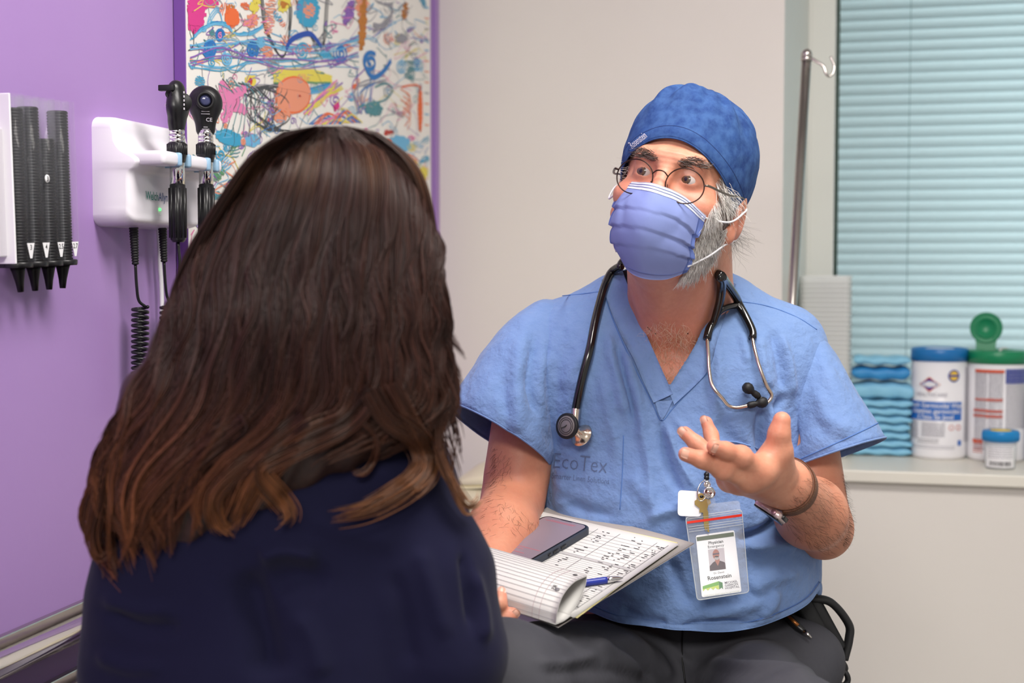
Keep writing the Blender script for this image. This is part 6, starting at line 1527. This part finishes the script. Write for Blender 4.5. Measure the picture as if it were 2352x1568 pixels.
s1 = rmc(hL(407, 365, 0.094))[1]; s2 = rmc(hL(473, 365, 0.094))[1]
zb0, zb1 = rmc(hL(407, 384, 0.094))[2], rmc(hL(407, 352, 0.094))[2]
zbm_, zbh = (zb0 + zb1) / 2, (zb1 - zb0) / 2
for (a_, b_) in ((sN - 0.004, s1 + 0.012), (s1 - 0.020, s2 + 0.012), (s2 - 0.020, s2 - 0.034)):
    v, f = box(RM(0.074, (a_ + b_) / 2, zbm_), WAX, (0.030, abs(a_ - b_) / 2, zbh), 0.006, 3); mk('cradle_arm', v, f, m_unit, WU)
for s in (s1, s2):
    for o_ in (0.0115, -0.0155):
        v, f = box(RM(0.077, s + o_, zbm_), WAX, (0.0295, 0.0045, zbh * 0.98), 0.003, 2); mk('cradle_pad', v, f, m_blue, WU)
    v, f = box(RM(0.058, s - 0.002, zbm_), WAX, (0.012, 0.010, zbh * 0.9), 0.003, 2); mk('cradle_pad', v, f, m_blue, WU)
qx = hL(364, 451, 0.0580); v, f = text3d('Welch', 0.0165, qx + E2 * 0.0005, -E2, EZ, 0.012, 'RIGHT', 0.8); mk('logo_lettering', v, f, M('logo_teal', (40, 120, 110), 0.5), WU, smooth=False)
v, f = text3d('Allyn', 0.0165, qx - E2 * 0.0005, -E2, EZ, 0.012, 'LEFT', 0.8); mk('logo_lettering', v, f, M('logo_navy', (48, 72, 120), 0.5), WU, smooth=False)
ql = hL(368, 481, 0.0572); v, f = box(ql, WAX, (0.0006, 0.0022, 0.0016), 0.0004); mk('status_light', v, f, M('green_led', (60, 220, 90), 0.3, emit=((60, 240, 90), 2.0)), WU)
tt = np.linspace(0.9, 5.9, 16); v, f = tube([hL(368, 490, 0.0575) + 0.003 * (math.cos(t + 1.57) * E2 + math.sin(t + 1.57) * EZ) for t in tt], 0.00025, 5); mk('power_symbol', v, f, m_grey, WU)
# ---- hand instruments
def zpx(y, s, a=0.094): # height of a picture row at the instrument
    p = RM(a, s, 1.3); x = PX(p)[0]; o = ray(x, y); t = ((p - CAM) @ CF) / (o @ CF); return (CAM + o * t)[2]
def handle(s, name, label, y0):
    c = lambda z: RM(0.094, s, z)
    T_ = thing(name, label, 'instrument', c(zpx(y0[-1], s)))
    z = [zpx(y, s) for y in y0]                 # collar top, ring, grip top, bar, chrome bottom, handle bottom
    v, f = lathe([(0.0105, 0), (0.0105, z[0] - z[1] - 0.0006), (0.0098, z[0] - z[1] - 0.0003), (0.0098, z[0] - z[1])], c(z[1]), EZ, 28); mk('chrome_collar', v, f, m_chrome, T_)
    v, f = lathe([(0.0108, 0), (0.0108, (z[1] - z[2]) * 0.48), (0.0100, (z[1] - z[2]) * 0.5), (0.0108, (z[1] - z[2]) * 0.52), (0.0108, z[1] - z[2])], c(z[2]), EZ, 28); mk('chrome_ring', v, f, m_chrome, T_)
    V = []; h = z[2] - z[3]; seg = 48
    prof = []
    mb = MB(); mb.add(lathe([(0.0110, -0.010), (0.0128, -0.002), (0.0132, 0.0), (0.0132, h * 0.9), (0.0118, h)], c(z[3]), EZ, 32))
    for k in range(24):
        t = k * 2 * math.pi / 24; d = E1 * math.cos(t) + E2 * math.sin(t); mb.add(tube([c(z[3]) + d * 0.0131, c(z[3] + h * 0.9) + d * 0.0131], 0.0009, 5))
    mb.mk('rheostat_grip', m_black, T_)
    v, f = lathe([(0.0102, 0), (0.0102, z[3] - z[4])], c(z[4]), EZ, 28); mk('chrome_barrel', v, f, m_chrome, T_)
    L = z[4] - z[5]; mb = MB(); mb.add(lathe([(0.0075, 0), (0.0105, 0.004), (0.0108, L * 0.5), (0.0106, L)], c(z[5]), EZ, 28))
    for k in range(9):
        t = k * 2 * math.pi / 9; d = E1 * math.cos(t) + E2 * math.sin(t); mb.add(tube([c(z[5] + 0.006) + d * 0.0103, c(z[4] - 0.004) + d * 0.0103], 0.0022, 6))
    mb.mk('grip', m_black, T_)
    return T_, c, z
OP, c1, z1 = handle(s1, 'ophthalmoscope', 'black ophthalmoscope with chrome handle hanging nearer in the wall cradle', (297, 310, 329, 356, 425, 556))
sd1 = [zpx(188, s1), zpx(205, s1), zpx(250, s1), zpx(282, s1), zpx(296, s1)]
pr_ = [cap(RM(0.094, s1, sd1[1] - 0.004), RM(0.096, s1 + 0.001, sd1[2]), 0.0155, 0.0165, 0.01, flat=(E1, 0.72)), cap(RM(0.096, s1, sd1[2]), RM(0.094, s1, sd1[3]), 0.0165, 0.012, 0.01, flat=(E1, 0.72)), cap(RM(0.094, s1, sd1[3]), RM(0.094, s1, sd1[4]), 0.011, 0.0105, 0.006)]
v, f = mesh_sdf(pr_, 0.0016); mk('head', v, f, m_black, OP)
v, f = box(RM(0.088, s1 + 0.016, sd1[1] - 0.001), WAX, (0.011, 0.004, 0.004), 0.001); mk('brow_rest', v, f, m_blackm, OP)
v, f = lathe([(0.0055, 0), (0.0055, 0.003), (0.004, 0.0032), (0.0035, 0.001)], RM(0.092, s1 + 0.0145, (sd1[1] + sd1[2]) / 2 + 0.004), E2, 20); mk('viewing_window', v, f, m_blackm, OP)
v, f = lathe([(0.0001, -0.0022), (0.0125, -0.0022), (0.0130, 0), (0.0125, 0.0022), (0.0001, 0.0022)], RM(0.1045, s1 + 0.003, (sd1[1] + sd1[2]) / 2 - 0.006), E2 + 0.3 * E1, 30); mk('lens_wheel', v, f, m_blackm, OP)
for k in range(5): v, f = box(RM(0.1105, s1 + 0.010, sd1[2] + 0.020 - 0.0055 * k), WAX, (0.0006, 0.0006, 0.0014)); mk('scale_mark', v, f, m_wplast, OP, smooth=False)
qx = RM(0.088, s1 + 0.0148, sd1[2] + 0.003); v, f = text3d('CE', 0.0065, qx, E1, EZ, 0.0); mk('ce_mark', v, f, m_grey, OP, smooth=False)
OT, c2, z2 = handle(s2, 'otoscope', 'black round-headed otoscope hanging farther in the wall cradle', (300, 315, 330, 356, 425, 556))
h2 = [zpx(198, s2), zpx(236, s2), zpx(270, s2), zpx(300, s2)]
hd = E2 * 0.9 + E1 * 0.45; hd /= np.linalg.norm(hd)
rH = (h2[0] - h2[1]) * 1.0
pr_ = [ell(RM(0.094, s2, h2[1]), np.array([1, 1, 1]) * rH, None, 0.006), cap(RM(0.094, s2, h2[1] - 0.008), RM(0.094, s2, h2[3] + 0.002), rH * 0.72, rH * 0.58, 0.014)]
v, f = mesh_sdf(pr_, 0.0016)
dd_ = (v - RM(0.094, s2, h2[1])) @ hd; v = v - hd * (dd_ * 0.30)[:, None]; mk('head', v, f, m_black, OT)
co = RM(0.094, s2, h2[1]) + hd * rH * 0.62
v, f = lathe([(rH * 0.58, -0.004), (rH * 0.55, 0.006), (rH * 0.42, 0.008), (rH * 0.38, 0.004)], co, hd, 32); mk('eyepiece', v, f, m_blackm, OT)
v, f = lathe([(rH * 0.38, 0.0), (rH * 0.2, 0.0012), (0.0001, 0.0015)], co + hd * 0.004, hd, 24); mk('lens', v, f, M('bluish_lens', (66, 70, 104), 0.08), OT)
hx = np.cross(EZ, hd)
hx = hx if hx @ CR > 0 else -hx
v, f = text3d('CE', 0.0075, RM(0.094, s2, h2[2] - 0.005) + hd * rH * 0.62 + hx * 0.005, hx, EZ, 0.0); mk('ce_mark', v, f, m_grey, OT, smooth=False)
mb = MB()
for k, (w_, y) in enumerate(((0.011, 0.010), (0.012, 0.0065), (0.006, -0.012), (0.010, -0.015))):
    q = RM(0.094, s2, h2[2] - 0.004 + y) + hd * rH * 0.66; mb.add((np.array([q - hx * w_ / 2, q + hx * w_ / 2, q + hx * w_ / 2 + EZ * 0.0008, q - hx * w_ / 2 + EZ * 0.0008]), [(0, 1, 2, 3)]))
mb.mk('rating_print', m_grey, OT, smooth=False, kind='stuff')
# cords: strain relief, straight run and coil, each part of its instrument
def cord(x0, T_, top_y, y1, coil0, coil1, c, zend, xc):
    a = 0.030
    p0 = hL(x0, top_y, a); p1 = hL(x0 + 4, y1, a)
    d = p1 - p0; L = np.linalg.norm(d); prof = [(0.0062, 0)]
    for k in range(14): prof += [(0.0064 - 0.00012 * k, L * (k + 0.2) / 14), (0.0064 - 0.00012 * k, L * (k + 0.75) / 14), (0.0054 - 0.00012 * k, L * (k + 0.8) / 14), (0.0054 - 0.00012 * k, L * (k + 0.95) / 14)]
    v, f = lathe(prof, p0, d, 16); mk('strain_relief', v, f, m_blackm, T_)
    pts = [p1, hL(x0 + 7, y1 + 50, a), hL(x0 + 12, y1 + 82, a), hL(xc + 12, coil0, a + 0.006)]
    v, f = tube(crom(pts, 8), 0.0021, 10); mk('cord_lead', v, f, m_black, T_)
    q0, q1 = hL(xc, coil0, a), hL(xc, coil1, a); Lc = q0[2] - q1[2]; turns = int(Lc / 0.0072); n = turns * 14
    t = np.linspace(0, turns * 2 * math.pi, n)
    pts = np.array([q0 + (q1 - q0) * k + 0.0105 * (math.cos(u) * (CR * 1.0) + math.sin(u) * (CF * 1.0)) for k, u in zip(np.linspace(0, 1, n), t)])
    v, f = tube(pts, 0.0023, 7); mk('coiled_cord', v, f, m_black, T_)
    e = pts[-1]; ce = c(zend)
    v, f = tube(crom([e, e - EZ * 0.06 + E1 * 0.01, (e + ce) / 2 - EZ * 0.14, ce - EZ * 0.06, ce], 10), 0.0021, 8); mk('cord_tail', v, f, m_black, T_)
cord(307, OP, 522, 608, 704, 960, c1, z1[5], 322)
cord(373, OT, 518, 602, 700, 960, c2, z2[5], 386)
v, f = tube(crom([hL(364, 520, 0.012), hL(367, 600, 0.012), hL(372, 700, 0.012), hL(374, 1000, 0.012)], 6), 0.0032, 10); mk('power_cord', v, f, m_wplast, WU, label='white power cord')
# ================================================================== things on the window sill
m_txtg = M('label_grey', (150, 148, 158), 0.6); m_red = M('label_red', (206, 84, 50), 0.5); m_cblue = M('lid_blue', (28, 112, 178), 0.35); m_bar2 = M('label_blue', (30, 104, 190), 0.5); m_navyl = M('label_navy', (38, 60, 150), 0.5)
def on_cyl(c, R_, dirc, v2, f, lift=0.0005):
    """wrap flat shapes (metres) round an upright can: x = arc from the side facing dirc"""
    dirc = np.array([dirc[0], dirc[1], 0.0]); dirc /= np.linalg.norm(dirc); rt_ = np.cross(EZ, dirc)
    th_ = v2[:, 0] / R_
    return c + (R_ + lift) * (np.cos(th_)[:, None] * dirc + np.sin(th_)[:, None] * rt_) + v2[:, 1:2] * EZ, f
def cquad(x0, x1, y0, y1, n=8):
    xs = np.linspace(x0, x1, n); v = np.array([(x, y) for x in xs for y in (y0, y1)]); f = [(2 * i, 2 * i + 2, 2 * i + 3, 2 * i + 1) for i in range(n - 1)]; return v, f
def can_pos(xl, xr, ybase):
    R_ = 0.06
    for _ in range(6):
        c = hZ((xl + xr) / 2, ybase, SILL); c = c - 0; d = (c - CAM) @ CF; R_ = (xr - xl) / 2 * (d + R_) / FPX
    h = c - CAM; h[2] = 0; h /= np.linalg.norm(h); return c + h * R_, R_, -h
CL, R1, D1 = can_pos(2092, 2217, 1056)
H1 = 0.238
dd1 = (CL - CAM) @ CF
H1 = (1056 - 806) / FPX * dd1
K1 = thing('wipes_canister', 'white wipes canister with a shut blue lid and blue label on the sill', 'canister', CL)
v, f = lathe([(0.001, 0), (R1 - 0.006, 0.0), (R1 - 0.001, 0.004), (R1 - 0.0005, 0.010), (R1 - 0.001, H1 * 0.885)], CL, EZ, 56); mk('can_body', v, f, m_wplast, K1)
v, f = lathe([(R1 - 0.002, H1 * 0.885), (R1 + 0.001, H1 * 0.887), (R1 + 0.001, H1 * 0.985), (R1 - 0.002, H1), (R1 - 0.008, H1), (R1 - 0.010, H1 - 0.004), (0.0001, H1 - 0.004)], CL, EZ, 56); ld_ = mk('lid', v, f, m_cblue, K1)
v, f = lathe([(R1 * 0.55, H1 - 0.004), (R1 * 0.5, H1 - 0.0015), (0.0001, H1 - 0.001)], CL, EZ, 36); mk('lid_sticker', v, f, M('sticker_pale', (206, 214, 226), 0.5), ld_)
def lab(K, C, R_, D, vf, mat, name='label_print', lift=0.0005, z=0.0):
    v2, f = vf; v2 = v2.copy(); v2[:, 1] += z; v, f = on_cyl(C, R_, D, v2, f, lift); return mk(name, v, f, mat, K, smooth=False)
pu = 2 * R1 / 125.0                                     # metres for one picture pixel at the can
def cx(x): return R1 * math.asin(max(-0.99, min(0.99, (x - 2154.5) * pu / R1)))
def cyv(y): return (1056 - y) * H1 / 250.0
lab(K1, CL, R1, D1, cquad(cx(2093), cx(2203), cyv(967), cyv(925), 24), m_bar2, 'label_band', 0.0004)
for s, y, sz in (('Bleach Germicidal Wipes', 933, 15), ('Lingettes germicides', 946, 15), ("a l'eau de Javel", 959, 15)):
    vf = text2d(s, sz * pu, 0.01, 'CENTER', 0.95); vf[0][:, 0] += cx(2146); lab(K1, CL, R1, D1, vf, m_wplast, 'label_lettering', 0.0009, cyv(y))
dm = lambda w_, h_: (np.array([(-w_, 0), (0, -h_), (w_, 0), (0, h_)]), [(0, 1, 2, 3)])
for w_, h_, mt, l in ((25, 17, M('logo_orange', (220, 120, 60), 0.5), 0.0005), (23, 15, M('logo_red', (186, 44, 54), 0.5), 0.0007), (21, 12.5, m_navyl, 0.0009)):
    vv_, ff_ = dm(w_ * pu, h_ * pu); vv_[:, 0] += cx(2133); lab(K1, CL, R1, D1, (vv_, ff_), mt, 'label_logo', l, cyv(886))
vf = text2d('CLOROX', 13 * pu, 0.03, 'CENTER', 0.9); vf[0][:, 0] += cx(2133); lab(K1, CL, R1, D1, vf, m_wplast, 'label_lettering', 0.0012, cyv(886))
vf = text2d('HEALTHCARE', 12 * pu, 0, 'CENTER', 1.0); vf[0][:, 0] += cx(2136); lab(K1, CL, R1, D1, vf, m_txtg, 'label_lettering', 0.0005, cyv(909))
for r_, mt, l in ((14, m_navyl, 0.0005), (10.5, M('badge_yellow', (236, 196, 60), 0.5), 0.0007)):
    t = np.linspace(0, 6.283, 20, endpoint=False); vv_ = np.stack([r_ * np.cos(t), r_ * np.sin(t)], 1) * pu; vv_[:, 0] += cx(2186); lab(K1, CL, R1, D1, (vv_, [tuple(range(20))]), mt, 'label_seal', l, cyv(866))
lab(K1, CL, R1, D1, tuple([cquad(cx(2175), cx(2197), -0.0025, 0.0025, 5)][0]), m_navyl, 'label_seal', 0.0009, cyv(866))
def text_lines(K, C, R_, D, x0, x1, y0, y1, n, mat, seed):
    mb = MB(); r = np.random.default_rng(seed)
    for y in np.linspace(y0, y1, n):
        x = x0
        while x < x1:
            w_ = r.uniform(0.003, 0.010); mb.add(on_cyl(C, R_, D, *cquad(x, min(x + w_, x1), y, y + abs(y1 - y0) / n * 0.45, 3))); x += w_ + 0.0012
    return mb.mk('small_print', mat, K, smooth=False, kind='stuff')
text_lines(K1, CL, R1, D1, cx(2094), cx(2110), cyv(1010), cyv(972), 12, m_txtg, 1); text_lines(K1, CL, R1, D1, cx(2118), cx(2168), cyv(1004), cyv(974), 10, m_txtg, 2); text_lines(K1, CL, R1, D1, cx(2110), cx(2155), cyv(1018), cyv(1012), 2, m_ink, 3); text_lines(K1, CL, R1, D1, cx(2094), cx(2190), cyv(1031), cyv(1026), 2, m_txtg, 4); text_lines(K1, CL, R1, D1, cx(2209), R1 * 1.45, cyv(1015), cyv(850), 40, m_txtg, 5)
for x in (2182, 2197):
    v, f = tube([on_cyl(CL, R1, D1, np.array([[cx(x) + 0.006 * math.cos(t), cyv(983) + 0.006 * math.sin(t)]]), None)[0][0] for t in np.linspace(0, 6.283, 18, endpoint=False)], 0.0007, 5, closed=True); mk('hazard_mark', v, f, m_red, K1)
lab(K1, CL, R1, D1, cquad(cx(2196), cx(2203), cyv(1024), cyv(1012), 3), m_bar2, 'label_flag')
# green-lidded can
CG, R2, D2 = can_pos(2222, 2352, 1062); dd2 = (CG - CAM) @ CF; H2 = (1062 - 812) / FPX * dd2
K2 = thing('wipes_canister', 'white wipes canister with the green flip lid standing open on the sill', 'canister', CG)
m_green = M('lid_green', (18, 128, 84), 0.35)
v, f = lathe([(0.001, 0), (R2 - 0.006, 0.0), (R2 - 0.001, 0.004), (R2 - 0.0005, 0.010), (R2 - 0.001, H2 * 0.885)], CG, EZ, 56); mk('can_body', v, f, m_wplast, K2)
v, f = lathe([(R2 - 0.002, H2 * 0.885), (R2 + 0.0012, H2 * 0.887), (R2 + 0.0012, H2 * 0.985), (R2 - 0.002, H2), (R2 * 0.55, H2), (R2 * 0.53, H2 - 0.004), (0.0001, H2 - 0.005)], CG, EZ, 56); lg = mk('lid', v, f, m_green, K2)
fx = np.cross(EZ, D2); fx = fx if fx @ CR > 0 else -fx
fc_ = CG + EZ * H2 - D2 * R2 * 0.25 - fx * 0.024 * (R2 / 0.06)
R3 = 36 / FPX * dd2; up_ = EZ * 0.985 - D2 * 0.16; up_ /= np.linalg.norm(up_); fnm = np.cross(fx, up_); fnm = fnm if fnm @ D2 > 0 else -fnm
cc_ = fc_ + up_ * 50 / FPX * dd2
v, f = lathe([(0.0001, -0.004), (R3 * 0.95, -0.004), (R3, -0.002), (R3, 0.003), (R3 * 0.9, 0.005), (R3 * 0.86, 0.001), (R3 * 0.68, 0.001), (R3 * 0.64, 0.004), (R3 * 0.58, 0.004), (R3 * 0.55, 0.0005), (0.0001, 0.0)], cc_, fnm, 44); mk('flip_cap', v, f, m_green, lg)
pl = [(-0.62, -1.45), (-0.60, -1.1), (-0.66, -0.75), (0.66, -0.75), (0.60, -1.1), (0.62, -1.45)]; v, f = prism([(x * R3, y * R3) for x, y in pl], cc_ - fnm * 0.004, fx, up_, fnm, 0.006); mk('cap_hinge', v, f, m_green, lg, smooth=False)
v, f = tube(crom([CG + EZ * (H2 - 0.003) + fx * 0.004, CG + EZ * (H2 + 0.004) + fx * 0.010, CG + EZ * (H2 + 0.0045) + fx * 0.022], 5), 0.004, 8, flat=(EZ, 0.5)); mk('wipe_end', v, f, m_paper, K2)
pv = 2 * R2 / 130.0
def gx(x): return R2 * math.asin(max(-0.99, min(0.99, (x - 2287) * pv / R2)))
def gy(y): return (1062 - y) * H2 / 250.0
text_lines(K2, CG, R2, D2, gx(2240), gx(2266), gy(1035), gy(862), 46, m_txtg, 11); text_lines(K2, CG, R2, D2, gx(2269), gx(2300), gy(1000), gy(862), 38, m_txtg, 12); text_lines(K2, CG, R2, D2, gx(2306), R2 * 1.4, gy(985), gy(888), 28, m_txtg, 13)
for y0, y1, x0, x1 in ((853, 860, 2240, 2302), (918, 924, 2240, 2300), (943, 950, 2238, 2300), (955, 962, 2238, 2300), (1012, 1020, 2237, 2258)): lab(K2, CG, R2, D2, cquad(gx(x0), gx(x1), gy(y1), gy(y0), 12), m_red, 'label_bar')
lab(K2, CG, R2, D2, cquad(gx(2305), R2 * 1.42, gy(884), gy(851), 12), m_navyl, 'label_box'); text_lines(K2, CG, R2, D2, gx(2308), R2 * 1.36, gy(880), gy(858), 4, m_txtg, 14)
text_lines(K2, CG, R2, D2, gx(2238), gx(2258), gy(1042), gy(1022), 5, m_red, 15)
# specimen cup
CC, R4, D4 = can_pos(2264, 2330, 1079); dd4 = (CC - CAM) @ CF; H4 = (1079 - 992) / FPX * dd4
SCU = thing('specimen_cup', 'clear specimen cup with a blue screw lid in front of the canisters', 'cup', CC)
m_cup = M('frosted_cup', (226, 230, 232), 0.25, alpha=0.45)
v, f = lathe([(0.001, 0), (R4 * 0.95, 0.0), (R4 * 0.98, 0.003), (R4 * 1.10, H4 * 0.74)], CC, EZ, 44); mk('cup_body', v, f, m_cup, SCU)
v, f = lathe([(R4 * 1.12, H4 * 0.72), (R4 * 1.22, H4 * 0.73), (R4 * 1.24, H4 * 0.95), (R4 * 1.18, H4), (0.0001, H4 - 0.0005)], CC, EZ, 44); lc = mk('cup_lid', v, f, M('cup_lid_blue', (24, 132, 196), 0.35), SCU)
for k in range(44):
    t = k * 2 * math.pi / 44; d = np.array([math.cos(t), math.sin(t), 0]); 
    if d @ D4 > -0.3: v, f = tube([CC + d * R4 * 1.225 + EZ * H4 * 0.75, CC + d * R4 * 1.24 + EZ * H4 * 0.94], 0.0009, 5); mk('lid_ridge', v, f, M('cup_lid_blue'), lc)
v, f = lathe([(R4 * 0.72, H4), (R4 * 0.70, H4 + 0.0006), (0.0001, H4 + 0.0006)], CC, EZ, 30); mk('lid_label', v, f, M('label_yellow', (236, 204, 60), 0.5), lc)
v2_, f2_ = cquad(-R4 * 1.1, R4 * 1.0, H4 * 0.06, H4 * 0.66, 16); v, f = on_cyl(CC, R4 * 1.06, D4, v2_, f2_); mk('cup_label', v, f, m_wplast, SCU)
text_lines(SCU, CC, R4 * 1.065, D4, -R4 * 0.9, R4 * 0.9, H4 * 0.30, H4 * 0.62, 6, m_txtg, 21)
mb = MB(); x = -R4 * 0.75; r_ = np.random.default_rng(5)
while x < R4 * 0.75:
    w_ = r_.uniform(0.0006, 0.0022); mb.add(on_cyl(CC, R4 * 1.066, D4, *cquad(x, x + w_, H4 * 0.10, H4 * 0.22, 2))); x += w_ + r_.uniform(0.0006, 0.0016)
mb.mk('barcode', m_ink, SCU, smooth=False, kind='stuff')
# folded blue underpads in a pile
m_pad = M('underpad_blue', (136, 196, 224), 0.5, noise=(20, 0.3, (112, 180, 216)), bump=(60, 0.3)); m_pad2 = M('underpad_dark_blue', (52, 140, 200), 0.45, noise=(20, 0.3, (40, 120, 186)))
pz = SILL
pc0 = hZ(2020, 1048, SILL); ap, sp_, _ = rmc(pc0)
def pad(k, zc, th, wa, ds, sag, col, lab_, grp=None):
    n = 22; A = []
    rs_ = np.random.default_rng(100 + k); off = rs_.uniform(-0.004, 0.004)
    A = []
    t = np.linspace(0, 2 * math.pi, 36, endpoint=False)
    for u in np.linspace(-1, 1, 17):
        e = 1 - 0.5 * max(0, abs(u) - 0.85) / 0.15
        ring = []
        for q in t:
            y = ds * np.sign(math.cos(q)) * abs(math.cos(q)) ** 0.45; z = th / 2 * e * np.sign(math.sin(q)) * abs(math.sin(q)) ** 0.6
            ring.append(RM(ap + off + wa * u, sp_ - ds + y + 0.002 * math.sin(7 * u + k), zc + z + sag * (u * u) + 0.0016 * math.sin(9 * u + 2 * k + q)))
        A.append(ring)
    A = np.array(A); v, f = grid(A, closed_v=True); m_ = A.shape[1]; f = [tuple(q) for q in f] + [tuple(range(m_))[::-1], tuple(range(16 * m_, 17 * m_))]
    o = mk('underpad', v, f, col, None); setp(o, lab_, 'pad', grp); return o
zz = SILL + 0.001
hpx = 3.05 / FPX
for k in range(7):
    th = 0.0195; pad(k, zz + th / 2, th, 0.074, 0.062, 0.0, m_pad, 'pale blue folded underpad stacked below the bulging one beside the canister', 'underpads in the pile on the sill'); zz += th + 0.0004
pad(8, zz + 0.022, 0.040, 0.076, 0.062, -0.004, m_pad, 'bulging pale blue underpad in the middle of the pile'); zz += 0.043
pad(9, zz + 0.020, 0.030, 0.070, 0.060, 0.003, m_pad2, 'deep blue folded underpad near the top of the pile'); zz += 0.040
pad(10, zz + 0.012, 0.020, 0.068, 0.060, 0.002, m_pad, 'topmost pale blue underpad of the pile')
# nested clear trays
m_tray = M('clear_tray', (240, 242, 240), 0.3, alpha=0.55)
tc_ = RM(rmc(hB(1897, 700, -0.22))[0], -0.22, SILL)
pxm = 3.25 / FPX; hw = 62 * pxm
def tray_mesh():
    rings = []
    for (w_, z, r) in ((hw * 0.80, 0.0, 0.012), (hw * 0.82, 0.002, 0.012), (hw * 0.985, 0.030, 0.016), (hw * 1.0, 0.0315, 0.016), (hw * 0.97, 0.0318, 0.016), (hw * 0.80, 0.004, 0.012)):
        rings.append([E1 * x + E2 * y + EZ * z for x, y in rrect(2 * w_, 2 * min(w_, 0.062), r, 4)])
    A = np.array(rings); v, f = grid(A, closed_v=True); k = A.shape[1]; f = [tuple(q) for q in f] + [tuple(range(k))[::-1], tuple(range(5 * k, 6 * k))]
    return mesh_data('tray', v, f, m_tray, False)
tm_ = tray_mesh(); ztop = hB(1900, 620, -0.22)[2]; nt_ = int((ztop - 0.032 - SILL) / 0.0115)
for k in range(nt_):
    o = bpy.data.objects.new('plastic_tray', tm_); COL.objects.link(o); o.location = tc_ + EZ * (0.0005 + k * 0.0115); WL[o.name] = np.array(o.location)
    setp(o, 'clear plastic tray in the tall nested stack at the left end of the sill', 'tray', 'nested plastic trays on the sill')
# dark blue box at the picture's edge
bxp = hZ(2400, 1062, SILL); a_, s_, _ = rmc(bxp); v, f = box(RM(a_, s_ - 0.03, SILL + 0.085), WAX, (0.034, 0.03, 0.085), 0.002); BX = mk('carton', v, f, M('carton_blue', (40, 72, 150), 0.5, noise=(20, 0.2, (34, 62, 136))), None, smooth=False); setp(BX, 'dark blue carton just entering at the right edge of the sill', 'box')
# ================================================================== drip pole
IV = thing('drip_pole', 'steel drip pole with a small hook leaning by the window', 'pole', P(1741, 2019, 2.72))
pt_, pb_ = P(1853, 128, 2.78), P(1819, 705, 2.72); dv_ = (pb_ - pt_) / np.linalg.norm(pb_ - pt_); fl_ = pt_ + dv_ * ((pt_[2] - 0.09) / -dv_[2])
v, f = tube([pt_, fl_], 0.0098, 24); mk('pole_tube', v, f, m_steel, IV)
v, f = lathe([(0.0098, -0.012), (0.0112, -0.011), (0.0112, -0.004), (0.0104, -0.0035), (0.0112, -0.003), (0.0112, 0.004), (0.0085, 0.010), (0.004, 0.0135), (0.0001, 0.014)], pt_, -dv_, 24); mk('pole_cap', v, f, m_steel, IV)
hk = [P(1860, 132, 2.778), P(1878, 143, 2.77), P(1891, 152, 2.765), P(1897, 168, 2.762), P(1904, 175, 2.762), P(1913, 169, 2.762), P(1916, 152, 2.764), P(1908, 130, 2.766)]
v, f = tube(crom(hk, 8), [0.0036, 0.0030, 0.0028, 0.0028, 0.0024], 10); mk('hook', v, f, m_steel, IV)
v, f = lathe([(0.02, 0), (0.026, 0.01), (0.026, 0.04), (0.012, 0.06)], fl_ - EZ * 0.03, (0, 0, 1), 20); mk('hub', v, f, m_steel, IV)
for k in range(5):
    t = k * 2 * math.pi / 5 + 0.3; e = fl_ + np.array([0.15 * math.cos(t), 0.15 * math.sin(t), 0]); e[2] = 0.06
    v, f = tube([fl_ - EZ * 0.01, e], 0.009, 10); mk('leg', v, f, m_steel, IV)
    v, f = lathe([(0.0001, -0.009), (0.02, -0.009), (0.024, 0), (0.02, 0.009), (0.0001, 0.009)], (e[0], e[1], 0.0255), (math.cos(t), math.sin(t), 0), 16); mk('castor', v, f, m_blackm, IV)
